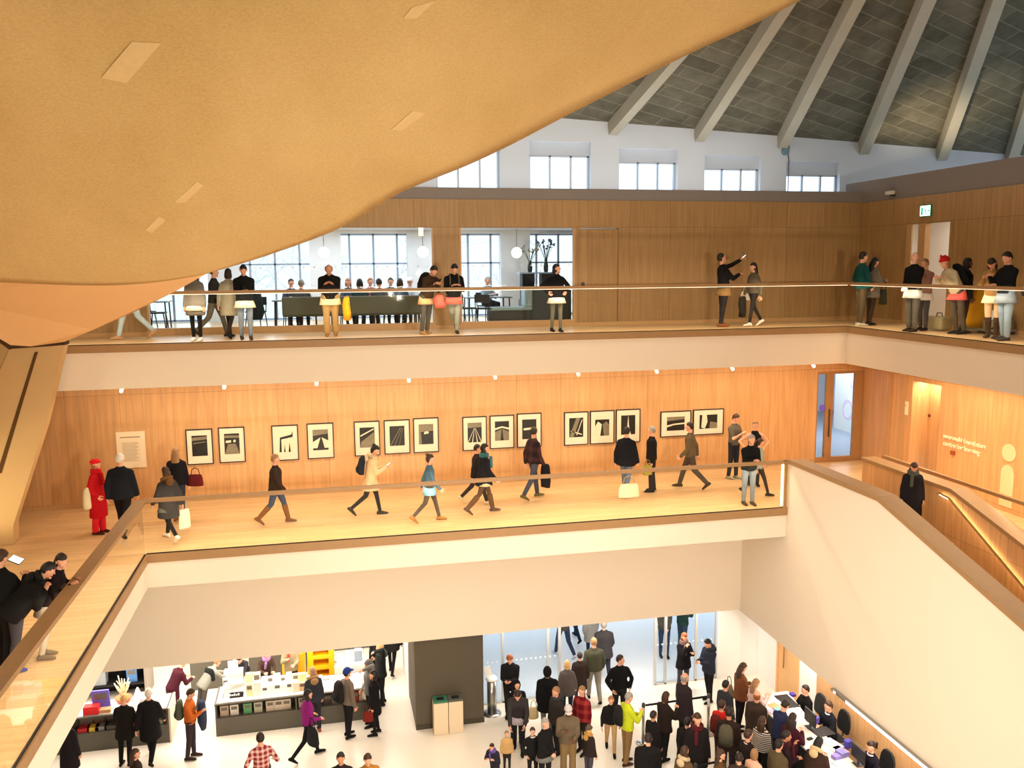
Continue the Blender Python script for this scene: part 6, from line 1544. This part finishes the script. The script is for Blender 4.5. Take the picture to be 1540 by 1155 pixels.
def good(name, x, y, z, w, d, h, col, lab, cat, group, tilt=0.0, rz=0.0, lidc=None):
    t = None
    b = nb(); box(b, -w / 2, w / 2, -d / 2, d / 2, 0, h)
    if tilt: b.transform(Matrix.Rotation(tilt, 4, 'X'))
    if name == 'book':
        o = obj('cover', b, plain(rgb(*col), .5, .06, 14.0)); t = thing(name, lab, cat, (x, y, z), rz, group); o.parent = t
        q = nb(); box(q, -w / 2 + .01, w / 2 - .004, -d / 2 + .004, d / 2 - .004, h, h + .004) if not tilt else box(q, -w * .36, w * .36, -d / 2 - .003, -d / 2, h * .55, h * .85)
        if tilt: q.transform(Matrix.Rotation(tilt, 4, 'X'))
        obj('page_edges' if not tilt else 'cover_title', q, plain(rgb(236, 230, 214) if not tilt else rgb(110, 104, 96), .7, .03), t)
        return t
    return single(name, b, plain(rgb(*col), .5, .06, 14.0), lab, cat, group, .004, False, (x, y, z), rz)
ordn = 'first second third fourth fifth sixth seventh eighth ninth tenth eleventh twelfth thirteenth fourteenth fifteenth sixteenth'.split()
# books in the slot of the middle counter
sl = [(328, (196, 178, 160)), (338, (180, 160, 140)), (353, (206, 200, 190)), (373, (90, 150, 100)), (389, (170, 170, 150)), (407, (196, 180, 160)), (420, (206, 190, 170)), (432, (200, 186, 164)), (444, (206, 192, 170)), (456, (190, 176, 156)), (468, (196, 184, 168)), (494, (70, 60, 56)), (506, (110, 106, 100)), (535, (150, 60, 44)), (545, (186, 170, 150))]
for i, (px, c) in enumerate(sl):
    x = aty(px, 1075, 21.12).x
    if -2.9 < x < .8 and abs(x - (-2.97 + 1.91 + .02)) > .12: good('book', x, 21.12, ZG + .462, .20, .03, .28, c, '%s book from the left in the slot of the middle counter, %s' % (ordn[i], 'green cover' if c[1] > c[0] else 'plain pale cover' if c[0] > 150 else 'dark cover'), 'book', 'books in the counter slot', .12)
# white goods on the middle counter
g2 = [(327, .16, .20, (214, 230, 240)), (341, .14, .30, (226, 236, 240)), (376, .16, .34, (240, 216, 170)), (388, .18, .36, (230, 226, 214)), (399, .14, .22, (240, 240, 238)), (408, .15, .24, (244, 242, 240)), (418, .16, .26, (240, 240, 240)), (427, .14, .22, (244, 244, 244)), (436, .14, .26, (240, 238, 232)), (446, .16, .24, (240, 214, 190)), (456, .18, .22, (230, 190, 140)), (466, .18, .16, (240, 226, 206)), (480, .2, .12, (244, 240, 236)), (492, .22, .06, (246, 244, 240))]
for i, (px, w, h, c) in enumerate(g2):
    for r, y in enumerate((21.25, 21.62)):
        x = aty(px, 1050, y).x
        if -2.85 < x < .75: good('book' if (i + r) % 2 == 0 else 'boxed_gift', x, y, ZG + .846, w, .05 if (i + r) % 2 == 0 else .12, h * (1 if r == 0 else 1.25), c, '%s %s from the left in the %s row on the middle counter' % (ordn[i], 'upright pale book' if (i + r) % 2 == 0 else 'pale gift box', 'front' if r == 0 else 'back'), 'book' if (i + r) % 2 == 0 else 'box', 'goods on the middle counter', .10 if (i + r) % 2 == 0 else 0)
# display case with black tray and card
x = aty(352, 1045, 21.45).x
t = thing('display_case', 'clear display case with white shelves and a black tray in front', 'display case', (x, 21.45, ZG + .85))
b = nb(); box(b, -.22, .22, .0, .3, 0, .05); box(b, -.22, .22, .0, .3, .24, .27); box(b, -.22, .22, .0, .3, .50, .54); box(b, -.22, .22, .28, .3, .05, .5); obj('shelves', b, M_PAPER, t)
b = nb(); box(b, -.235, -.225, 0, .3, 0, .54); box(b, .225, .235, 0, .3, 0, .54); obj('side_panes', b, M_GLASS, t)
b = nb(); box(b, -.24, .24, -.22, -.02, 0, .03); box(b, -.24, .24, -.22, -.20, .03, .13); obj('tray', b, M_BLACK, t)
for k, a in enumerate((-.17, -.08, -.03, .02, .07, .12)):
    b = nb(); box(b, a, a + (.02 if k == 0 else .035), -.224, -.22, .05, .09 + .02 * (k % 2)); obj('tray_letter', b, M_PAPER, t)
b = nb(); box(b, -.12, .12, .10, .11, .54, .82); box(b, -.12, .12, .05, .16, .54, .55); obj('price_card', b, M_PAPER, t)
# yellow stand with cushions
x = aty(484, 1020, 22.7).x
t = thing('display_stand', 'bright yellow toy shelf stand with three openings and pointed corners', 'stand', (x, 22.7, ZG)); m = plain(rgb(248, 176, 16), .5, .04, 4.0)
b = nb(); wall_x(b, -.2, -.16, -.35, .35, 0, 1.5, [(-.2, .2, .55, .75), (-.2, .2, .85, 1.05), (-.2, .2, 1.15, 1.35)])
box(b, -.35, -.31, -.16, .2, 0, 1.5); box(b, .31, .35, -.16, .2, 0, 1.5); box(b, -.31, .31, .16, .2, 0, 1.5)
obj('carcass', b, m, t)
for z in (.51, .81, 1.11, 1.46):
    b = nb(); box(b, -.31, .31, -.16, .16, z, z + .04); obj('shelf', b, m, t)
for sx in (-1, 1):
    b = nb(); prism(b, [(sx * .35, -.2, 1.5), (sx * .22, -.2, 1.5), (sx * .35, -.2, 1.72)], (0, .06, 0)); obj('corner_point', b, m, t)
for lab, col, loc, r in (('blue boat shaped cushion above the yellow stand', (70, 90, 200), (x + .05, 22.75, ZG + 1.51), (.42, .2, .16)), ):
    b = nb(); ell(b, (0, 0, r[2]), r[0], r[1], r[2], 16, 10); single('cushion', b, cloth(*col), lab, 'cushion', None, 0, True, loc)
b = nb(); lathe(b, [(.3, 0), (.32, .05), (.32, .9), (.3, .95)], (0, 0, 0), 16); t = single('display_plinth', b, plain(rgb(240, 170, 20), .5, .04), 'round yellow plinth left of the yellow stand', 'plinth', None, 0, False, (x - .75, 23.45, ZG))
b = nb(); ell(b, (0, 0, .17), .34, .24, .17, 16, 10); single('cushion', b, cloth(26, 84, 84), 'dark teal cushion on the round yellow plinth', 'cushion', None, 0, True, (x - .75, 23.45, ZG + .951))
# white glass topped display right of it
x = aty(526, 1020, 22.75).x
t = thing('display_cabinet', 'white display cabinet with a glass hood behind the blue cap', 'display case', (x, 22.75, ZG))
b = nb(); box(b, -.4, .4, -.3, .3, 0, .8); obj('cabinet', b, M_TOPW, t)
b = nb()
for a in ((-.4, .4, -.3, -.29), (-.4, .4, .29, .3), (-.4, -.39, -.29, .29), (.39, .4, -.29, .29)): box(b, a[0], a[1], a[2], a[3], .8, 1.25)
box(b, -.4, .4, -.3, .3, 1.25, 1.26); obj('glass_hood', b, M_GLASS, t)
for k, (dx, c, h) in enumerate(((-.25, (210, 220, 236), .2), (0, (190, 206, 230), .26), (.25, (150, 160, 180), .3))):
    good('boxed_gift', x + dx, 22.75, ZG + .802, .2, .2, h, c, '%s pale blue box inside the glass hood' % ('left', 'middle', 'right')[k], 'box', 'boxes in the glass hood')
# back shelf unit with blue goods
def shelf_unit(x, y, w, h, n, label, col, rz=0):
    t = thing('shop_shelf', label, 'shelf', (x, y, ZG), rz)
    b = nb(); box(b, -w / 2, -w / 2 + .03, 0, .4, 0, h); box(b, w / 2 - .03, w / 2, 0, .4, 0, h); box(b, -w / 2, w / 2, .38, .4, 0, h); obj('carcass', b, plain(rgb(*col), .5, .04), t)
    for k in range(n):
        z = .08 + (h - .1) * k / (n - 1); b = nb(); box(b, -w / 2 + .03, w / 2 - .03, 0, .38, z - .02, z); obj('shelf', b, plain(rgb(*col), .5, .04), t)
    return [ZG + .08 + (h - .1) * k / (n - 1) for k in range(n)]
x = aty(524, 985, 25.2).x
zs = shelf_unit(x, 25.2, 1.5, 2.0, 5, 'dark shelf unit with blue boxes at the back of the shop', (70, 76, 84))
for k, z in enumerate(zs[1:4]):
    for q in range(4):
        good('boxed_gift', x - .5 + .33 * q, 25.35, z + .002, .22, .2, .22 + .06 * ((k + q) % 3), [(60, 100, 150), (130, 170, 210), (206, 220, 236), (40, 70, 90)][(k + q) % 4], 'box %s on the %s shelf of the dark unit' % (('at the left', 'second', 'third', 'at the right')[q], ('lower', 'middle', 'upper')[k]), 'box', 'boxes on the dark shelf unit')
# low dark tables further back with boxes
for j, (pxa, pxb, y, lab) in enumerate(((286, 345, 23.6, 'dark low table behind the man in orange'), (375, 462, 24.0, 'dark table behind the browsing men'))):
    xa, xb = aty(pxa, 1010, y).x, aty(pxb, 1010, y).x
    shop_counter(xa, xb, y, .9, .95, lab, False)
    for k in range(7):
        x = xa + .15 + (xb - xa - .3) * k / 6
        good('boxed_gift', x, y + .35, ZG + .956, .17, .14, .2 + .08 * (k % 3), [(232, 236, 240), (206, 150, 120), (180, 206, 220), (244, 240, 232), (226, 200, 214)][(k + j) % 5], '%s small box from the left on the %s' % (ordn[k], lab), 'box', 'boxes on the ' + lab)
# unit behind the left counter with coral ornament
x0, x1 = aty(160, 1015, 23.4).x, aty(217, 1015, 23.4).x
t = thing('shop_shelf', 'black topped shelf behind the left counter with a grey side', 'shelf', (x1, 23.4, ZG))
b = nb(); box(b, -3.0, 0, .1, .8, 1.0, 1.06); box(b, -3, 0, .7, .8, 0, 1.0); box(b, -3, 0, .1, .7, .4, .44); obj('shelves', b, M_BLACK, t)
b = nb(); box(b, 0, .06, -.05, .85, 0, 1.25); obj('side_panel', b, plain(rgb(150, 140, 130), .5, .04), t)
for k in range(6): good('boxed_gift', x1 - .25 - .34 * k, 23.85, ZG + 1.062, .26, .2, .10 + .05 * (k % 3), [(214, 226, 240), (190, 210, 236), (236, 240, 244)][k % 3], '%s pale box from the right on the black topped shelf' % ordn[k], 'box', 'boxes on the black topped shelf')
good('book', x1 - .35, 23.6, ZG + .444, .26, .04, .4, (84, 130, 190), 'blue book standing in the black topped shelf', 'book', None, .08)
good('boxed_gift', x1 - 1.2, 23.7, ZG + .444, .4, .3, .36, (150, 156, 160), 'grey box standing in the black topped shelf', 'box', None)
# things on the left counter
def lc(px, y): return aty(px, 1055, y).x
x = lc(150, 21.2); good('boxed_gift', x - .18, 21.15, ZG + .886, .34, .2, .2, (220, 40, 44), 'bright red gift box on the left counter', 'box', None)
good('book', lc(153, 21.35), 21.35, ZG + .886, .40, .04, .52, (110, 104, 206), 'large violet book standing on the left counter', 'book', None, .2)
good('boxed_gift', lc(152, 21.2) + .1, 21.15, ZG + .886, .26, .16, .09, (206, 150, 110), 'low copper coloured box beside the red gift box', 'box', None)
for k in range(8):
    x = lc(205 + 7 * k, 21.4)
    if x < -4.2: good('boxed_gift', x, 21.3 + .3 * (k % 2), ZG + .886, .2, .2, .08 + .06 * (k % 3), [(240, 238, 236), (236, 206, 206), (244, 244, 246), (226, 214, 226)][k % 4], '%s pale box from the left on the white part of the left counter' % ordn[k], 'box', 'pale boxes on the left counter')
b = nb(); lathe(b, [(.16, 0), (.10, .12), (.02, .34)], (0, 0, 0), 12); single('paper_cone', b, M_PAPER, 'white paper cone on the left counter between two customers', 'ornament', None, 0, True, (lc(208, 21.55), 21.55, ZG + .886))
t = thing('coral_ornament', 'cream branching coral ornament in an orange bowl', 'ornament', (lc(186, 21.58), 21.58, ZG + .886))
b = nb(); lathe(b, [(.08, 0), (.17, .05), (.2, .12), (.17, .11)], (0, 0, 0), 14); obj('bowl', b, plain(rgb(216, 110, 60), .4, .05), t, True)
b = nb(); random.seed(4)
for k in range(9):
    a = 2 * PI * k / 9; e = Vector((.24 * math.cos(a) * (.5 + .5 * random.random()), .14 * math.sin(a), .42 + .26 * random.random()))
    tube(b, [(0, 0, .06), e * .5 + Vector((0, 0, .06)), e], [.022, .018, .012], 6)
    tube(b, [e * .6, e * .6 + Vector((0.09 * math.cos(a + 1), .05, .12))], [.014, .01], 5)
obj('branches', b, plain(rgb(236, 214, 170), .7, .05), t)
for k, (px, c) in enumerate([(127, (190, 40, 50)), (141, (230, 190, 70)), (153, (150, 146, 150)), (167, (96, 96, 92)), (205, (200, 50, 60)), (240, (150, 150, 130))]):
    x = aty(px, 1100, 21.14).x; 
    good('boxed_gift', x, 21.16, ZG + .462, .26 if k < 4 else .2, .2, .10, c, '%s small box from the left in the slot of the left counter' % ordn[k], 'box', 'boxes in the left counter slot')
for k, px in enumerate((131, 150, 168)):
    x = aty(px, 1085, 21.25).x; good('book', x, 21.3, ZG + .462, .34, .03, .30, [(110, 90, 80), (120, 84, 60), (80, 76, 78)][k], '%s large dark book from the left in the slot of the left counter' % ordn[k], 'book', 'dark books in the left counter slot', .1)

# ---- bare trees outside the restaurant windows
def bare_tree(x, y, h, label, seed):
    rnd = random.Random(seed); t = thing('bare_tree', label, 'tree', (x, y, ZG)); mb = plain(rgb(226, 228, 230), .9, .1, 2.0)
    tr = nb(); br = nb()
    tube(tr, [(0, 0, 0), (.1, 0, h * .3), (-.1, .1, h * .55)], [.28, .22, .16], 8)
    def grow(p, d, L, r, n):
        q = p + d * L; tube(br, [p, p.lerp(q, .5) + Vector((rnd.uniform(-.1, .1), rnd.uniform(-.1, .1), 0)) * L, q], [r, r * .8, r * .6], 5)
        if n == 0: return
        for k in range(3 if n > 1 else 2):
            e = (d + Vector((rnd.uniform(-.9, .9), rnd.uniform(-.9, .9), rnd.uniform(-.25, .6)))).normalized(); grow(p.lerp(q, rnd.uniform(.5, 1)), e, L * rnd.uniform(.6, .85), r * .6, n - 1)
    for k in range(5):
        a = 2 * PI * k / 5 + rnd.random(); grow(Vector((-.1, .1, h * (.3 + .05 * k))), Vector((math.cos(a), math.sin(a), .7)).normalized(), h * .2, .04, 3)
    obj('trunk', tr, mb, t, True); obj('branches', br, mb, t, True)
bare_tree(-6.0, 36, 17, 'bare winter tree behind the leftmost restaurant window', 1); bare_tree(2.0, 44, 19, 'bare winter tree behind the middle restaurant window', 2)
bare_tree(11.0, 38, 17, 'bare winter tree behind the window with the flowers', 3)
# ------------------------------------------------------------------ light
def area(name, loc, size, power, color, rot=(0, 0, 0), sy=None):
    l = bpy.data.lights.new(name, 'AREA'); l.energy = power; l.color = color; l.size = size
    if sy: l.shape = 'RECTANGLE'; l.size_y = sy
    o = bpy.data.objects.new(name, l); COL.objects.link(o); o.location = loc; o.rotation_euler = rot
    return o
def spot(name, loc, target, power, color, angle=60, blend=.6, r=.15):
    l = bpy.data.lights.new(name, 'SPOT'); l.energy = power; l.color = color; l.spot_size = math.radians(angle); l.spot_blend = blend; l.shadow_soft_size = r
    o = bpy.data.objects.new(name, l); COL.objects.link(o); o.location = loc
    o.rotation_euler = (Vector(target) - Vector(loc)).to_track_quat('-Z', 'Y').to_euler(); return o
WARM = (1.0, .82, .56); WARM2 = (1.0, .86, .66); NEUT = (1.0, .9, .78); COOL = (.8, .9, 1.0)
# middle gallery: ceiling strip of wall washers
area('lamp_gallery_strip', (4.0, 20.4, -.97), 18, 390, WARM, (0, 0, 0), .25)
area('lamp_left_gallery', (-7.0, 10, -.3), 3, 260, WARM, (0, 0, 0), 12)
area('lamp_stair', (13.8, 15.0, -.97), .3, 260, WARM, (0, 0, 0), 8)
area('lamp_alcove', (XR + .3, 19.2, -1.48), .25, 26, WARM, (0, 0, 0), 1.0)
# added fill over the hall, put in to brighten the plaster walls
area('fill_hall', (4.5, 15.0, 9.0), 9, 600, WARM2, (0, 0, 0), 6)
# shop and entrance ceilings
area('lamp_shop', (-3.0, 22.6, -7.43), 9, 700, NEUT, (0, 0, 0), 4)
area('lamp_entrance', (7.0, 20.6, -7.46), 6, 160, NEUT, (0, 0, 0), .6)
area('lamp_reception', (10.95, 14.5, -7.52), .5, 170, NEUT, (0, 0, 0), 9)
area('fill_lobby', (3.5, 12, -.9), 7, 620, NEUT, (0, 0, 0), 7)  # added fill hanging in the open hall, brightens floor and downstand
area('fill_downstand', (3.0, 7.5, -5.2), 9, 640, (1, .86, .72), (math.radians(78), 0, 0), .4)  # added fill below the view, aimed at the downstand wall
spot('lamp_rib', (18.5, 25.0, 3.3), (20.5, 26.0, 8), 500, WARM, 80, 1, .1)
spot('fill_far_fascia', (5.0, -2.5, 1.2), (4.5, 20, -.3), 4600, WARM2, 70, .8, .1)  # added fill behind the viewer to brighten the far fascia
# added spots out of view, put in to brighten the canopy
spot('fill_canopy', (3.5, -1.5, .2), (-1, 14, 4.5), 1250, (1, .88, .62), 80, 1, .06)
spot('fill_canopy_low', (-3.0, 3.0, -2.6), (-4, 15, 3.0), 1050, (1, .88, .62), 90, 1, .06)
spot('lamp_strut', (-8.4, 17.6, ZL + .2), (-6.6, 19.2, -2.9), 260, (1, .85, .5), 50, .8, .1)
area('fill_restaurant', (1.0, 25, 2.73), 9, 330, COOL, (0, 0, 0), 3.5)  # added cool fill standing in for daylight in the restaurant
area('fill_clerestory', (8, 25.2, 3.35), 14, 230, (1.0, .97, .93), (PI, 0, 0), 2.5)  # unseen fill behind the parapet, added to brighten roof and clerestory wall
# side rooms
area('lamp_side_room', (16.5, 25, -1.0), 4, 260, COOL, (0, 0, 0), 3)
area('lamp_side_upper', (16.2, 19.5, 2.97), 1.2, 70, NEUT, (0, 0, 0), 3)
for A, B, nrm, top in RAILS:
    d = B - A; mid = (A + B) / 2 + nrm * .05 + Vector((0, 0, top - .08))
    o = area('lamp_handrail', mid, d.length, d.length * 11, (1, .80, .56), (0, 0, 0), .03)
    o.rotation_euler = (Matrix((d.normalized(), -(Vector((0, 0, 1)) + nrm * .5).normalized().cross(d.normalized()), (Vector((0, 0, 1)) - nrm * .55).normalized())).transposed()).to_euler()
su = bpy.data.lights.new('daylight', 'SUN'); su.energy = 4.0; su.angle = math.radians(100); su.color = (.82, .91, 1.0)
suo = bpy.data.objects.new('daylight', su); COL.objects.link(suo); suo.location = (5, 60, 40); suo.rotation_euler = Vector((-.1, -.75, -.8)).to_track_quat('-Z', 'Y').to_euler()
W = bpy.data.worlds.new('sky'); SC.world = W; W.use_nodes = True
bg = W.node_tree.nodes['Background']; bg.inputs[0].default_value = (.72, .87, 1.0, 1); bg.inputs[1].default_value = 1.9
